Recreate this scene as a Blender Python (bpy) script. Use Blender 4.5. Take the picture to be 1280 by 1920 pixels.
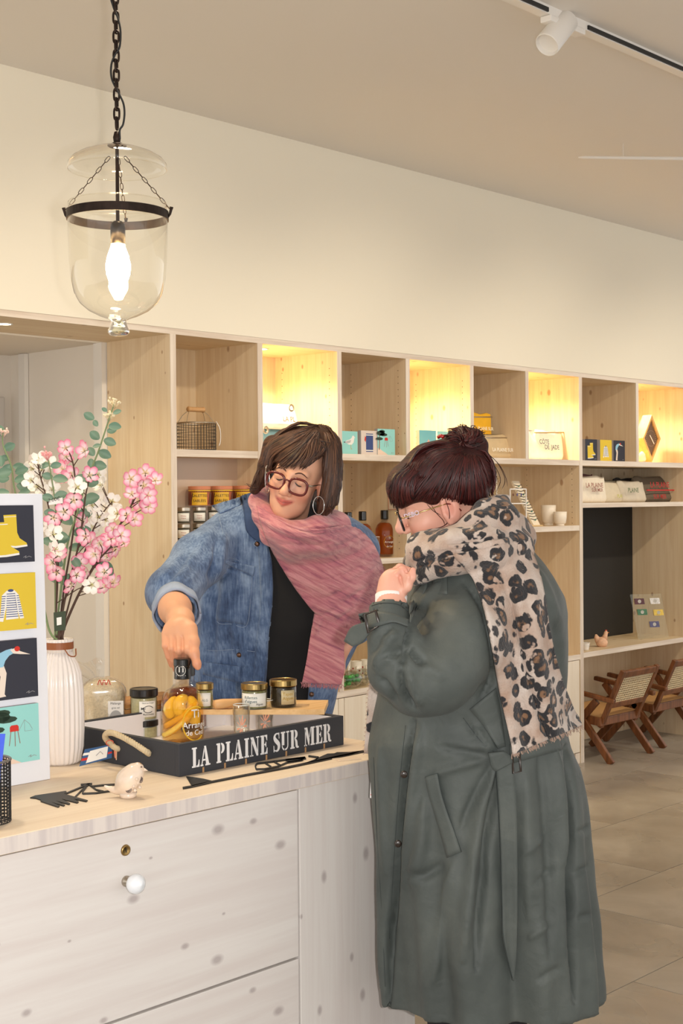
import bpy, bmesh, math, random
import numpy as np
from mathutils import Vector, Matrix
random.seed(7)
RNG = np.random.default_rng(7)
for o in list(bpy.data.objects): bpy.data.objects.remove(o)
scene = bpy.context.scene
COL = scene.collection

# ------------------------------------------------------------------ camera
FPX = 2591.64
HEAD, PITCH, ROLL = math.radians(43.1976), math.radians(-0.5209), math.radians(-0.4531)
CAM = np.array([0.0, 0.0, 1.55])
_F = np.array([math.cos(HEAD)*math.cos(PITCH), math.sin(HEAD)*math.cos(PITCH), math.sin(PITCH)])
_R = np.array([math.sin(HEAD), -math.cos(HEAD), 0.0]); _U = np.cross(_R, _F)
VR = math.cos(ROLL)*_R + math.sin(ROLL)*_U
VU = math.cos(ROLL)*_U - math.sin(ROLL)*_R
VF = _F
cam = bpy.data.cameras.new('camera'); camo = bpy.data.objects.new('camera', cam); COL.objects.link(camo)
cam.sensor_fit = 'VERTICAL'; cam.sensor_height = 36.0; cam.lens = 36.0*FPX/1920.0
cam.clip_start = 0.05; cam.clip_end = 100
camo.matrix_world = Matrix(((VR[0], VU[0], -VF[0], CAM[0]), (VR[1], VU[1], -VF[1], CAM[1]), (VR[2], VU[2], -VF[2], CAM[2]), (0, 0, 0, 1)))
scene.camera = camo

# ------------------------------------------------------------------ world, exposure, big lights
world = bpy.data.worlds.new('world'); scene.world = world; world.use_nodes = True
wb = world.node_tree.nodes['Background']; wb.inputs[0].default_value = (1.0, 0.97, 0.93, 1); wb.inputs[1].default_value = 0.86
scene.view_settings.view_transform = 'Standard'; scene.view_settings.look = 'None'
scene.view_settings.gamma = 1.0; scene.view_settings.exposure = 0.55; scene.view_settings.use_curve_mapping = False

def lamp(name, kind, loc, energy, color, size=0.05, aim=None, spot=60, blend=0.5):
    l = bpy.data.lights.new(name, kind); l.energy = energy; l.color = color
    if kind == 'AREA': l.size = size
    else: l.shadow_soft_size = size
    if kind == 'SPOT': l.spot_size = math.radians(spot); l.spot_blend = blend
    o = bpy.data.objects.new(name, l); COL.objects.link(o); o.location = loc
    if aim is not None:
        o.rotation_euler = (Vector(aim)-Vector(loc)).to_track_quat('-Z', 'Y').to_euler()
    return o
# the camera's pop-up flash (camera held upright, flash just right of the lens)
fp = CAM + VR*0.085 + VF*0.03
lamp('camera_flash', 'SPOT', tuple(fp), 105.0, (1.0, 0.96, 0.93), 0.02, tuple(fp+VF), 75, 0.6)
# ceiling track spots washing the shelving
for sx in (1.6, 3.2, 4.7, 6.2, 7.7, 9.2):
    lamp('track_wash', 'SPOT', (sx, 2.66, 3.02), 46.0, (1.0, 0.86, 0.66), 0.04, (sx+0.35, 4.6, 1.15), 92, 1.0)

# track spots over the counter
for sx, ax_, ay, pw_ in ((1.3, 1.25, 2.25, 30.0), (2.15, 1.95, 2.3, 30.0), (3.0, 2.9, 2.5, 14.0)):
    lamp('track_spot_counter', 'SPOT', (sx, 2.66, 3.02), pw_, (1.0, 0.87, 0.68), 0.12, (ax_, ay, 1.0), 80, 0.9)

# ------------------------------------------------------------------ geometry helpers
def pix(x, y, d): return CAM + (VF + VR*((x-640)/FPX) - VU*((y-960)/FPX))*d
def onz(x, y, z):
    r = VF + VR*((x-640)/FPX) - VU*((y-960)/FPX); return CAM + r*((z-CAM[2])/r[2])
def ony(x, y, Y):
    r = VF + VR*((x-640)/FPX) - VU*((y-960)/FPX); return CAM + r*(Y/r[1])
def onx(x, y, X):
    r = VF + VR*((x-640)/FPX) - VU*((y-960)/FPX); return CAM + r*(X/r[0])
def depth(p): return float((np.asarray(p)-CAM) @ VF)
def nrm(v): v = np.asarray(v, float); return v/np.linalg.norm(v)

class MB:
    """mesh builder"""
    def __init__(s): s.v = []; s.f = []; s.col = None
    def add(s, vs, fs):
        n = len(s.v); s.v += [tuple(map(float, p)) for p in vs]; s.f += [tuple(i+n for i in q) for q in fs]; return s
    def box(s, x0, x1, y0, y1, z0, z1):
        return s.add([(x0,y0,z0),(x1,y0,z0),(x1,y1,z0),(x0,y1,z0),(x0,y0,z1),(x1,y0,z1),(x1,y1,z1),(x0,y1,z1)],
                     [(0,3,2,1),(4,5,6,7),(0,1,5,4),(1,2,6,5),(2,3,7,6),(3,0,4,7)])
    def obox(s, o, ex, ey, ez):
        """box from corner o with edge vectors"""
        o, ex, ey, ez = map(lambda q: np.asarray(q, float), (o, ex, ey, ez))
        p = [o, o+ex, o+ex+ey, o+ey]; p += [q+ez for q in p]
        f = [(0,3,2,1),(4,5,6,7),(0,1,5,4),(1,2,6,5),(2,3,7,6),(3,0,4,7)]
        if np.dot(np.cross(ex, ey), ez) < 0: f = [q[::-1] for q in f]
        return s.add(p, f)
    def prism(s, pts, ext):
        """polygon (3d points) extruded by vector"""
        pts = [np.asarray(p, float) for p in pts]; n = len(pts); ext = np.asarray(ext, float)
        nn = sum(np.cross(pts[i], pts[(i+1) % n]) for i in range(n))
        if np.dot(nn, ext) > 0: pts = pts[::-1]
        v = pts + [p+ext for p in pts]
        f = [tuple(range(n)), tuple(range(2*n-1, n-1, -1))] + [(i, i+n, (i+1) % n+n, (i+1) % n) for i in range(n)]
        return s.add(v, f)
    def lathe(s, prof, c=(0,0,0), seg=32, axis=(0,0,1), wob=None, cap=True):
        """prof: list of (r, h) along axis from c; wob(theta)->radius factor"""
        ax = nrm(axis); t = np.array([1.,0,0]) if abs(ax[0]) < .9 else np.array([0,1.,0])
        u = nrm(np.cross(ax, t)); w = np.cross(ax, u); c = np.asarray(c, float); vs = []; fs = []
        for r, h in prof:
            for k in range(seg):
                a = 2*math.pi*k/seg; q = r*(wob(a, h) if wob else 1)
                vs.append(c + ax*h + (u*math.cos(a)+w*math.sin(a))*q)
        for i in range(len(prof)-1):
            for k in range(seg):
                k2 = (k+1) % seg; fs.append((i*seg+k, i*seg+k2, (i+1)*seg+k2, (i+1)*seg+k))
        if cap:
            if prof[0][0] > 1e-5: fs.append(tuple(range(seg))[::-1])
            if prof[-1][0] > 1e-5: fs.append(tuple((len(prof)-1)*seg+k for k in range(seg)))
        return s.add(vs, fs)
    def tube(s, pts, r, seg=8, closed=False, flat=1.0, up=None):
        """tube along 3d points; r scalar or list"""
        P = np.array([np.asarray(p, float) for p in pts]); n = len(P)
        rr = np.broadcast_to(np.asarray(r, float), (n,))
        if closed: T = np.roll(P, -1, 0)-np.roll(P, 1, 0)
        else: T = np.gradient(P, axis=0)
        T /= np.linalg.norm(T, axis=1)[:, None]+1e-12
        u = np.asarray(up, float) if up is not None else (np.array([0, 0, 1.]) if abs(T[0][2]) < .9 else np.array([1., 0, 0]))
        vs = []
        for i in range(n):
            u = u - T[i]*np.dot(u, T[i]); u /= np.linalg.norm(u)+1e-12; w = np.cross(T[i], u)
            for k in range(seg):
                a = 2*math.pi*k/seg; vs.append(P[i] + (u*math.cos(a)*flat + w*math.sin(a))*rr[i])
        fs = []
        for i in range(n if closed else n-1):
            j = (i+1) % n
            for k in range(seg):
                k2 = (k+1) % seg; fs.append((i*seg+k, i*seg+k2, j*seg+k2, j*seg+k))
        if not closed: fs += [tuple(range(seg))[::-1], tuple((n-1)*seg+k for k in range(seg))]
        return s.add(vs, fs)
    def ball(s, c, r, seg=12, rings=8, ax=None):
        """ellipsoid; r scalar or 3; ax rows = axes"""
        r = np.broadcast_to(np.asarray(r, float), (3,)); A = np.eye(3) if ax is None else np.asarray(ax, float)
        c = np.asarray(c, float); vs = []; fs = []
        for i in range(1, rings):
            t = math.pi*i/rings
            for k in range(seg):
                p = 2*math.pi*k/seg; q = np.array([math.sin(t)*math.cos(p), math.sin(t)*math.sin(p), math.cos(t)])*r
                vs.append(c + q @ A)
        vs.append(c + np.array([0,0,r[2]]) @ A); vs.append(c - np.array([0,0,r[2]]) @ A); a = len(vs)-2; b = a+1
        for i in range(rings-2):
            for k in range(seg):
                k2 = (k+1) % seg; fs.append((i*seg+k, (i+1)*seg+k, (i+1)*seg+k2, i*seg+k2))
        for k in range(seg):
            k2 = (k+1) % seg; fs.append((a, k, k2)); fs.append((b, (rings-2)*seg+k2, (rings-2)*seg+k))
        return s.add(vs, fs)
    def grid(s, P):
        """P: array (n,m,3)"""
        P = np.asarray(P, float); n, m = P.shape[:2]
        return s.add(P.reshape(-1, 3), [(i*m+j, i*m+j+1, (i+1)*m+j+1, (i+1)*m+j) for i in range(n-1) for j in range(m-1)])
    def mesh(s, name):
        me = bpy.data.meshes.new(name); me.from_pydata(s.v, [], s.f); me.update(); return me

def spline(pts, n=24):
    """Catmull-Rom through points"""
    P = np.array([np.asarray(p, float) for p in pts]); P = np.vstack([2*P[0]-P[1], P, 2*P[-1]-P[-2]])
    out = []; m = len(P)-3
    for t in np.linspace(0, m-1e-6, n):
        i = int(t); u = t-i; a, b, c, d = P[i:i+4]
        out.append(0.5*((2*b)+(-a+c)*u+(2*a-5*b+4*c-d)*u*u+(-a+3*b-3*c+d)*u**3))
    return np.array(out)

def finish(o, parent=None, smooth=False, bevel=0, seg=2, solid=0, sub=0):
    COL.objects.link(o)
    if parent is not None:
        o.parent = parent; o.matrix_parent_inverse = parent.matrix_basis.inverted() if parent.parent is None else (parent.parent.matrix_basis @ parent.matrix_parent_inverse @ parent.matrix_basis).inverted()
    if smooth and o.type == 'MESH':
        for p in o.data.polygons: p.use_smooth = True
    if solid:
        m = o.modifiers.new('solid', 'SOLIDIFY'); m.thickness = solid; m.offset = 0
    if sub:
        m = o.modifiers.new('sub', 'SUBSURF'); m.levels = sub; m.render_levels = sub
    if bevel:
        m = o.modifiers.new('bevel', 'BEVEL'); m.width = bevel; m.segments = seg; m.limit_method = 'ANGLE'; m.angle_limit = math.radians(40)
    return o
def obj(name, mb, mat, parent=None, **k):
    me = mb if isinstance(mb, bpy.types.Mesh) else mb.mesh(name)
    if not me.materials: me.materials.append(mat)
    return finish(bpy.data.objects.new(name, me), parent, **k)
def tag(o, label, cat, group=None):
    o['label'] = label; o['category'] = cat
    if group: o['group'] = group
    return o
def struct(o): o['kind'] = 'structure'; return o
def thing(name, loc, label, cat, group=None):
    e = bpy.data.objects.new(name, None); e.empty_display_size = 0.05; COL.objects.link(e); e.location = tuple(map(float, loc))
    e.matrix_basis = Matrix.Translation(Vector(tuple(map(float, loc))))
    return tag(e, label, cat, group)

def flatpoly(mb, polys, O, ex, ey, en, t=0.0004):
    """2d polygons on a plane as thin prisms"""
    O, ex, ey, en = map(lambda q: np.asarray(q, float), (O, ex, ey, en))
    for P in polys: mb.prism([O+ex*a+ey*b for a, b in P], en*t)
    return mb
def text(name, body, O, ex, ey, size, mat, parent, align='LEFT', ext=0.0003, bold=0.0, bend=None):
    """flat lettering lying on plane with x-axis ex and y-axis ey"""
    cu = bpy.data.curves.new(name, 'FONT'); cu.body = body; cu.size = 1.0; cu.align_x = align; cu.resolution_u = 3; cu.offset = bold
    ob = bpy.data.objects.new(name, cu); COL.objects.link(ob)
    dg = bpy.context.evaluated_depsgraph_get(); me = bpy.data.meshes.new_from_object(ob.evaluated_get(dg))
    bpy.data.objects.remove(ob); bpy.data.curves.remove(cu)
    ex, ey = nrm(ex), nrm(ey); en = np.cross(ex, ey); O = np.asarray(O, float)
    for v in me.vertices:
        x, y, z = v.co
        if bend is None: q = O + ex*x*size + ey*y*size + en*ext
        else:        # wrap round an upright cylinder: bend = (axis point, radius)
            c_, r_ = bend; a_ = math.atan2(O[1]-c_[1], O[0]-c_[0]) + x*size/r_
            q = np.array([c_[0]+(r_+ext)*math.cos(a_), c_[1]+(r_+ext)*math.sin(a_), O[2]+y*size])
        v.co = Vector(tuple(q))
    me.materials.clear(); me.materials.append(mat)
    return finish(bpy.data.objects.new(name, me), parent)

# ------------------------------------------------------------------ materials
MATS = {}
def srgb(r, g, b):
    f = lambda c: (c/255/12.92) if c/255 <= 0.04045 else ((c/255+0.055)/1.055)**2.4
    return (f(r), f(g), f(b), 1)
def mat(name, col, rough=0.6, metal=0, spec=0.5, bump=0, bscale=200, var=0, vscale=20, sheen=0, coat=0, emit=0, sss=0, alpha=1):
    if name in MATS: return MATS[name]
    m = bpy.data.materials.new(name); m.use_nodes = True; nt = m.node_tree; b = nt.nodes['Principled BSDF']
    c = srgb(*col); b.inputs['Base Color'].default_value = c
    b.inputs['Roughness'].default_value = rough; b.inputs['Metallic'].default_value = metal
    b.inputs['Specular IOR Level'].default_value = spec; b.inputs['Sheen Weight'].default_value = sheen
    b.inputs['Coat Weight'].default_value = coat; b.inputs['Subsurface Weight'].default_value = sss
    if sss: b.inputs['Subsurface Radius'].default_value = (0.012, 0.005, 0.003); b.inputs['Subsurface Scale'].default_value = 1.0
    if emit: b.inputs['Emission Color'].default_value = c; b.inputs['Emission Strength'].default_value = emit
    tc = nt.nodes.new('ShaderNodeTexCoord')
    if var:
        n = nt.nodes.new('ShaderNodeTexNoise'); n.inputs['Scale'].default_value = vscale; n.inputs['Detail'].default_value = 5
        nt.links.new(tc.outputs['Object'], n.inputs['Vector'])
        r = nt.nodes.new('ShaderNodeMapRange'); r.inputs['To Min'].default_value = 1-var; r.inputs['To Max'].default_value = 1+var
        r.inputs['From Min'].default_value = 0.3; r.inputs['From Max'].default_value = 0.7
        nt.links.new(n.outputs['Fac'], r.inputs['Value'])
        mx = nt.nodes.new('ShaderNodeVectorMath'); mx.operation = 'SCALE'; mx.inputs[0].default_value = c[:3]
        nt.links.new(r.outputs[0], mx.inputs['Scale']); nt.links.new(mx.outputs[0], b.inputs['Base Color'])
    if bump:
        n = nt.nodes.new('ShaderNodeTexNoise'); n.inputs['Scale'].default_value = bscale; n.inputs['Detail'].default_value = 4
        nt.links.new(tc.outputs['Object'], n.inputs['Vector'])
        bp = nt.nodes.new('ShaderNodeBump'); bp.inputs['Strength'].default_value = bump; bp.inputs['Distance'].default_value = 0.004
        nt.links.new(n.outputs['Fac'], bp.inputs['Height']); nt.links.new(bp.outputs[0], b.inputs['Normal'])
    MATS[name] = m; return m
def N(nt, t, **k):
    n = nt.nodes.new('ShaderNode'+t)
    for a, v in k.items():
        if a in n.inputs: n.inputs[a].default_value = v
        else: setattr(n, a, v)
    return n
def ramp(nt, stops):
    r = nt.nodes.new('ShaderNodeValToRGB'); e = r.color_ramp.elements
    while len(e) < len(stops): e.new(0.5)
    for i, (p, c) in enumerate(stops): e[i].position = p; e[i].color = c
    return r
def wood(name, light, dark, knot, axis, rough=0.55, knots=1.0, kscale=11.0, contrast=1.0, kr0=.07, kr1=.12, flat=None):
    """pale pine with straight grain along axis (x, y or z) and scattered knots"""
    if name in MATS: return MATS[name]
    m = bpy.data.materials.new(name); m.use_nodes = True; nt = m.node_tree; L = nt.links; b = nt.nodes['Principled BSDF']
    b.inputs['Roughness'].default_value = rough; b.inputs['Specular IOR Level'].default_value = 0.35
    tc = N(nt, 'TexCoord')
    sc = [9.0, 9.0, 9.0]; sc['xyz'.index(axis)] = 0.45
    # knots distort the grain
    mk = N(nt, 'Mapping'); ks = [kscale]*3; ks['xyz'.index(axis)] = kscale*0.62; mk.inputs['Scale'].default_value = ks
    L.new(tc.outputs['Object'], mk.inputs['Vector'])
    vo = N(nt, 'TexVoronoi'); vo.inputs['Scale'].default_value = 1.0; vo.inputs['Randomness'].default_value = 1.0
    if flat:      # knots lie in the plane of the board
        vo.voronoi_dimensions = '2D'; sx_ = N(nt, 'SeparateXYZ'); cx_ = N(nt, 'CombineXYZ'); L.new(mk.outputs[0], sx_.inputs[0])
        for i_, ch_ in enumerate([c for c in 'XYZ' if c.lower() != flat]): L.new(sx_.outputs[ch_], cx_.inputs[i_])
        L.new(cx_.outputs[0], vo.inputs['Vector'])
    else: L.new(mk.outputs[0], vo.inputs['Vector'])
    mp = N(nt, 'Mapping'); mp.inputs['Scale'].default_value = sc; L.new(tc.outputs['Object'], mp.inputs['Vector'])
    n1 = N(nt, 'TexNoise', Scale=3.0, Detail=6.0, Roughness=0.6, Distortion=0.35); L.new(mp.outputs[0], n1.inputs['Vector'])
    wv = N(nt, 'TexNoise', Scale=12.0, Detail=3.0); L.new(mp.outputs[0], wv.inputs['Vector'])
    ad = N(nt, 'Math', operation='ADD'); L.new(n1.outputs['Fac'], ad.inputs[0])
    mu = N(nt, 'Math', operation='MULTIPLY'); mu.inputs[1].default_value = 0.35; L.new(wv.outputs['Fac'], mu.inputs[0]); L.new(mu.outputs[0], ad.inputs[1])
    w = 0.16/contrast
    r1 = ramp(nt, [(0.67-w, srgb(*dark)), (0.67+w, srgb(*light))]); L.new(ad.outputs[0], r1.inputs[0])
    kr = N(nt, 'MapRange'); kr.inputs['From Min'].default_value = kr0; kr.inputs['From Max'].default_value = kr1; kr.inputs['To Min'].default_value = 0.75*knots; kr.inputs['To Max'].default_value = 0.0
    sr_ = N(nt, 'SeparateColor'); L.new(vo.outputs['Color'], sr_.inputs[0]); dv_ = N(nt, 'Math', operation='DIVIDE'); am_ = N(nt, 'Math', operation='ADD'); am_.inputs[1].default_value = .35; L.new(sr_.outputs[0], am_.inputs[0])
    L.new(vo.outputs['Distance'], dv_.inputs[0]); L.new(am_.outputs[0], dv_.inputs[1]); L.new(dv_.outputs[0], kr.inputs['Value'])
    mix = N(nt, 'MixRGB'); mix.inputs[2].default_value = srgb(*knot); L.new(kr.outputs[0], mix.inputs[0]); L.new(r1.outputs[0], mix.inputs[1])
    L.new(mix.outputs[0], b.inputs['Base Color'])
    bp = N(nt, 'Bump'); bp.inputs['Strength'].default_value = 0.05; bp.inputs['Distance'].default_value = 0.002; L.new(ad.outputs[0], bp.inputs['Height']); L.new(bp.outputs[0], b.inputs['Normal'])
    MATS[name] = m; return m
def glass(name, tint=(255, 255, 255), edge=0.35, gloss=1.0, rough=0.02):
    """thin clear glass: see-through film with Fresnel shine"""
    if name in MATS: return MATS[name]
    m = bpy.data.materials.new(name); m.use_nodes = True; nt = m.node_tree; L = nt.links
    nt.nodes.remove(nt.nodes['Principled BSDF']); out = nt.nodes['Material Output']
    tr = N(nt, 'BsdfTransparent'); tr.inputs[0].default_value = srgb(*tint)
    gl = N(nt, 'BsdfGlossy'); gl.inputs['Roughness'].default_value = rough; gl.inputs[0].default_value = (1, 1, 1, 1)
    fr = N(nt, 'LayerWeight'); fr.inputs['Blend'].default_value = 0.5
    pw = N(nt, 'Math', operation='POWER'); pw.inputs[1].default_value = 4.0; L.new(fr.outputs['Facing'], pw.inputs[0])
    mu = N(nt, 'Math', operation='MULTIPLY_ADD'); mu.inputs[1].default_value = 0.75*gloss; mu.inputs[2].default_value = 0.035*gloss; L.new(pw.outputs[0], mu.inputs[0])
    mx = N(nt, 'MixShader'); L.new(mu.outputs[0], mx.inputs[0]); L.new(tr.outputs[0], mx.inputs[1]); L.new(gl.outputs[0], mx.inputs[2])
    L.new(mx.outputs[0], out.inputs['Surface']); MATS[name] = m; return m
def emission(name, col, strength):
    if name in MATS: return MATS[name]
    m = bpy.data.materials.new(name); m.use_nodes = True; nt = m.node_tree
    nt.nodes.remove(nt.nodes['Principled BSDF']); e = N(nt, 'Emission'); e.inputs[0].default_value = srgb(*col); e.inputs[1].default_value = strength
    nt.links.new(e.outputs[0], nt.nodes['Material Output'].inputs['Surface']); MATS[name] = m; return m

PLASTER = mat('plaster', (240, 233, 216), 0.9, bump=0.05, bscale=60)
CEILM = mat('ceiling_paint', (232, 226, 218), 0.95)
SW = dict(light=(232, 212, 180), dark=(221, 196, 160), knot=(160, 120, 84))
WX = wood('pine_x', axis='x', **SW); WY = wood('pine_y', axis='y', **SW); WZ = wood('pine_z', axis='z', **SW)
EDGE = wood('pine_edge', (232, 220, 206), (214, 198, 182), (190, 165, 140), 'x', knots=0.2, contrast=1.5)
EDGEZ = wood('pine_edge_upright', (232, 220, 206), (214, 198, 182), (190, 165, 140), 'z', knots=0.2, contrast=1.5)
CW = dict(light=(224, 219, 214), dark=(216, 208, 203), knot=(150, 136, 136))
CX = wood('whitewash_x', axis='x', knots=0.8, kscale=9, kr0=.03, kr1=.085, flat='y', **CW); CZ = wood('whitewash_z', axis='z', knots=0.8, kscale=9, kr0=.03, kr1=.085, flat='y', **CW)
CTOP = wood('counter_top_pine', (236, 218, 194), (226, 205, 180), (200, 170, 140), 'x', knots=0.3)
WHITE = mat('white_lacquer', (236, 232, 226), 0.35)
BLACK = mat('matt_black', (22, 22, 23), 0.5); DARKGREY = mat('charcoal_paint', (52, 54, 60), 0.7, bump=0.08, bscale=150)
GAPSHADE = mat('dark_gap', (70, 62, 55), 0.9)
STEEL = mat('brushed_steel', (190, 180, 165), 0.3, metal=1); IRON = mat('aged_iron', (48, 36, 30), 0.5, metal=0.7, var=0.3, vscale=60)
# ------------------------------------------------------------------ room shell
SF, SB = 4.503, 4.935            # shelf front plane, back plane
CZT = 3.2
o = struct(obj('ceiling', MB().box(-3.0, 12, -3.0, 7, CZT, CZT+.1), CEILM))
o = struct(obj('wall_back', MB().box(-3.0, 12, SF-.004, SF+.12, 2.277, CZT), PLASTER))
# passage behind the left bay
struct(obj('wall_passage_side', MB().box(3.76, 3.9, 4.985, 5.75, 0, 2.252), mat('passage_white', (236, 229, 219), 0.6)))
struct(obj('wall_passage_end', MB().box(1.2, 3.76, 5.70, 5.8, 0, 2.252), mat('passage_grey', (228, 221, 212), 0.3)))
struct(obj('ceiling_passage', MB().box(1.2, 3.9, 4.985, 5.8, 2.252, 2.277), mat('passage_soffit', (230, 220, 206), 0.8)))
struct(obj('trim_1', MB().box(3.725, 3.757, 4.94, 5.0, 0, 2.25), WHITE))
struct(obj('trim_2', MB().box(3.735, 3.757, 5.55, 5.60, 0, 2.25), WHITE))
d = struct(obj('door_1', MB().box(3.2, 3.70, 5.66, 5.695, 0, 2.05), mat('glossy_door', (200, 194, 188), 0.12, spec=0.7), bevel=.006))
obj('door_panel_strip', MB().box(3.2, 3.70, 5.652, 5.660, 1.86, 1.90), mat('door_strip', (190, 182, 174), 0.3), d)
# floor: one slab with the tiles lying on it
TILE = None
def tilemat():
    m = bpy.data.materials.new('floor_tile'); m.use_nodes = True; nt = m.node_tree; L = nt.links; b = nt.nodes['Principled BSDF']
    tc = N(nt, 'TexCoord'); n = N(nt, 'TexNoise', Scale=2.3, Detail=8.0, Roughness=0.62, Distortion=0.6); L.new(tc.outputs['Object'], n.inputs['Vector'])
    r = ramp(nt, [(0.32, srgb(150, 140, 128)), (0.55, srgb(166, 157, 145)), (0.75, srgb(182, 174, 163))]); L.new(n.outputs['Fac'], r.inputs[0])
    n2 = N(nt, 'TexNoise', Scale=1.5, Detail=3.0, Distortion=1.2); L.new(tc.outputs['Object'], n2.inputs['Vector'])
    mr = N(nt, 'MapRange'); mr.inputs['From Min'].default_value = 0.35; mr.inputs['From Max'].default_value = 0.7; mr.inputs['To Min'].default_value = 0.22; mr.inputs['To Max'].default_value = 0.5
    L.new(n2.outputs['Fac'], mr.inputs['Value']); L.new(mr.outputs[0], b.inputs['Roughness']); L.new(r.outputs[0], b.inputs['Base Color'])
    bp = N(nt, 'Bump', Strength=0.03, Distance=0.002); L.new(n.outputs['Fac'], bp.inputs['Height']); L.new(bp.outputs[0], b.inputs['Normal'])
    return m
TILE = tilemat()
fl = struct(obj('floor', MB().box(-3.0, 12, -3.0, 7, -.1, -.004), mat('grout', (172, 164, 152), 0.9)))
tm = MB().box(-.598, .598, -.298, .298, -.006, 0).mesh('tile'); tm.materials.append(TILE)
row = 0; ys = [4.147-.6*k for k in range(-1, 12)]
for j, y1 in enumerate(ys):
    off = 4.444 + (0.6 if j % 2 == 0 else 0.0)          # row 2.35..2.95 has its joint at x = 4.444
    k0 = -6 if y1 < 4.2 else -1
    for k in range(k0, 5):
        t = bpy.data.objects.new('tile', tm); t.location = (off+.6+1.2*k, y1-.3, 0); COL.objects.link(t); t.parent = fl
# ------------------------------------------------------------------ shelving along the wall
TH = .030
def shelf_board(name, x0, x1, z0, z1, parent, y1=SB, y0=SF):
    o = obj(name, MB().box(x0, x1, y0+.003, y1, z0, z1), WX, parent)
    obj('front_edge', MB().box(x0, x1, y0, y0+.003, z0, z1), EDGE, o); return o
def upright(x0, x1, z0, z1, parent, name='side_panel', y1=SB):
    o = obj(name, MB().box(x0, x1, SF+.001, y1, z0, z1), WZ, parent)
    obj('front_edge', MB().box(x0, x1, SF-.002, SF+.001, z0, z1), EDGEZ, o); return o
BK = thing('shelving_unit', (4.8, SF, 0), 'tall pale pine wall shelving with a top row of square boxes, behind the two women', 'shelving')
shelf_board('top_board', 3.751, 6.836, 2.252, 2.277, BK)
struct(shelf_board('trim_3', 1.2, 3.751, 2.252, 2.277, None))
shelf_board('shelf', 3.782, 6.82, 1.737, 1.768, BK)
for xc in (3.766, 4.269, 4.787, 5.287, 5.808): upright(xc-.015, xc+.015, 0.636, 2.252, BK)
upright(6.305-.015, 6.305+.015, 1.768, 2.252, BK, 'divider')
upright(6.82, 6.836, .636, 2.252, BK)
obj('back_panel', MB().box(3.781, 6.82, SB-.012, SB+.01, 1.768, 2.252), WZ, BK)
obj('back_panel', MB().box(4.28, 6.82, SB-.012, SB+.01, 0.636, 1.737), WZ, BK)
obj('back_panel', MB().box(3.781, 4.254, 4.64, 4.66, 0.636, 1.737), mat('glossy_back', (196, 172, 150), 0.28, spec=0.6), BK)
shelf_board('shelf', 3.781, 4.254, 1.352, 1.380, BK, y1=4.638)
shelf_board('shelf', 4.284, 4.772, 1.232, 1.258, BK)
shelf_board('shelf', 4.802, 5.272, 1.232, 1.258, BK)
shelf_board('shelf', 5.302, 5.793, 1.232, 1.258, BK)
shelf_board('shelf', 5.823, 6.82, 1.358, 1.388, BK)
# shelf pin holes drilled in the side panels
hm = MB()
for X, z0, z1 in ((4.772, 1.79, 2.2), (5.272, 1.3, 2.2), (5.793, 1.79, 2.2), (6.82, 1.40, 1.72)):
    for Y in (SF+.05, SB-.06):
        for z in np.arange(z0, z1, .032): hm.lathe([(.0025, 0), (.0025, .0008)], (X, Y, z), 6, (-1, 0, 0))
obj('pin_holes', hm, mat('pin_hole', (120, 95, 70), 0.9), BK)['kind'] = 'stuff'
# base cabinets with doors and their worktop
CB = thing('base_cabinet', (5.3, SF, 0), 'low white pine base cabinets with flat doors under the shelving', 'cabinet')
obj('body', MB().box(3.782, 6.82, SF+.022, SB, .06, .604), WZ, CB)
upright(3.751, 3.781, 0, .636, CB); upright(6.82, 6.836, 0, .636, CB)
obj('plinth', MB().box(3.782, 6.77, SF+.06, SB, 0, .06), WX, CB)
PALE = wood('pale_door', (238, 228, 212), (230, 217, 198), (200, 180, 160), 'z', knots=0.6)
xs = [3.785, 4.26, 4.766, 4.808, 5.28, 5.80, 6.30, 6.815]
for a, b in zip(xs[:-1], xs[1:]):
    obj('door' if b-a > .1 else 'filler_strip', MB().box(a+.002, b-.002, SF+.002, SF+.022, .065, .602), PALE, CB, bevel=.0015)
obj('foot', MB().box(6.77, 6.818, SF+.004, SF+.06, 0, .06), EDGEZ, CB)
wt = thing('pine_worktop', (5.3, SF, .606), 'pale pine worktop on the low cabinets beneath the shelves', 'worktop')
shelf_board('board', 3.782, 6.82, .606, .636, wt)
# desk bay at the right
DK = thing('desk_bay', (7.5, SF, 0), 'open pine desk bay with a black wall panel and two chairs tucked under it', 'desk')
shelf_board('top_board', 6.836, 8.092, 2.252, 2.277, DK); upright(6.836, 6.852, 0, 2.252, DK)
shelf_board('shelf', 6.852, 8.06, 1.737, 1.768, DK); shelf_board('shelf', 6.852, 8.06, 1.49, 1.518, DK)
upright(7.447, 7.477, 1.768, 2.252, DK, 'divider'); upright(8.06, 8.092, 0, 2.252, DK)
shelf_board('desktop', 6.852, 8.06, .612, .642, DK)
obj('back_panel', MB().box(6.852, 8.06, SB-.012, SB+.01, 0, 2.252), WZ, DK)
obj('black_panel', MB().box(6.90, 8.056, SB-.032, SB-.013, .644, 1.488), mat('chalkboard', (36, 34, 32), 0.75, bump=.05, bscale=40), DK)
NB = thing('end_shelving', (8.8, SF, 0), 'pine shelving continuing past the desk bay at the right edge', 'shelving')
shelf_board('top_board', 8.092, 9.6, 2.252, 2.277, NB); shelf_board('shelf', 8.092, 9.6, 1.737, 1.768, NB); upright(9.57, 9.6, 0, 2.252, NB); obj('back_panel', MB().box(8.092, 9.57, SB-.012, SB+.01, 0, 2.252), WZ, NB)
shelf_board('shelf', 8.092, 9.57, .612, .642, NB); upright(8.80, 8.83, 1.768, 2.252, NB, 'divider')
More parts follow.
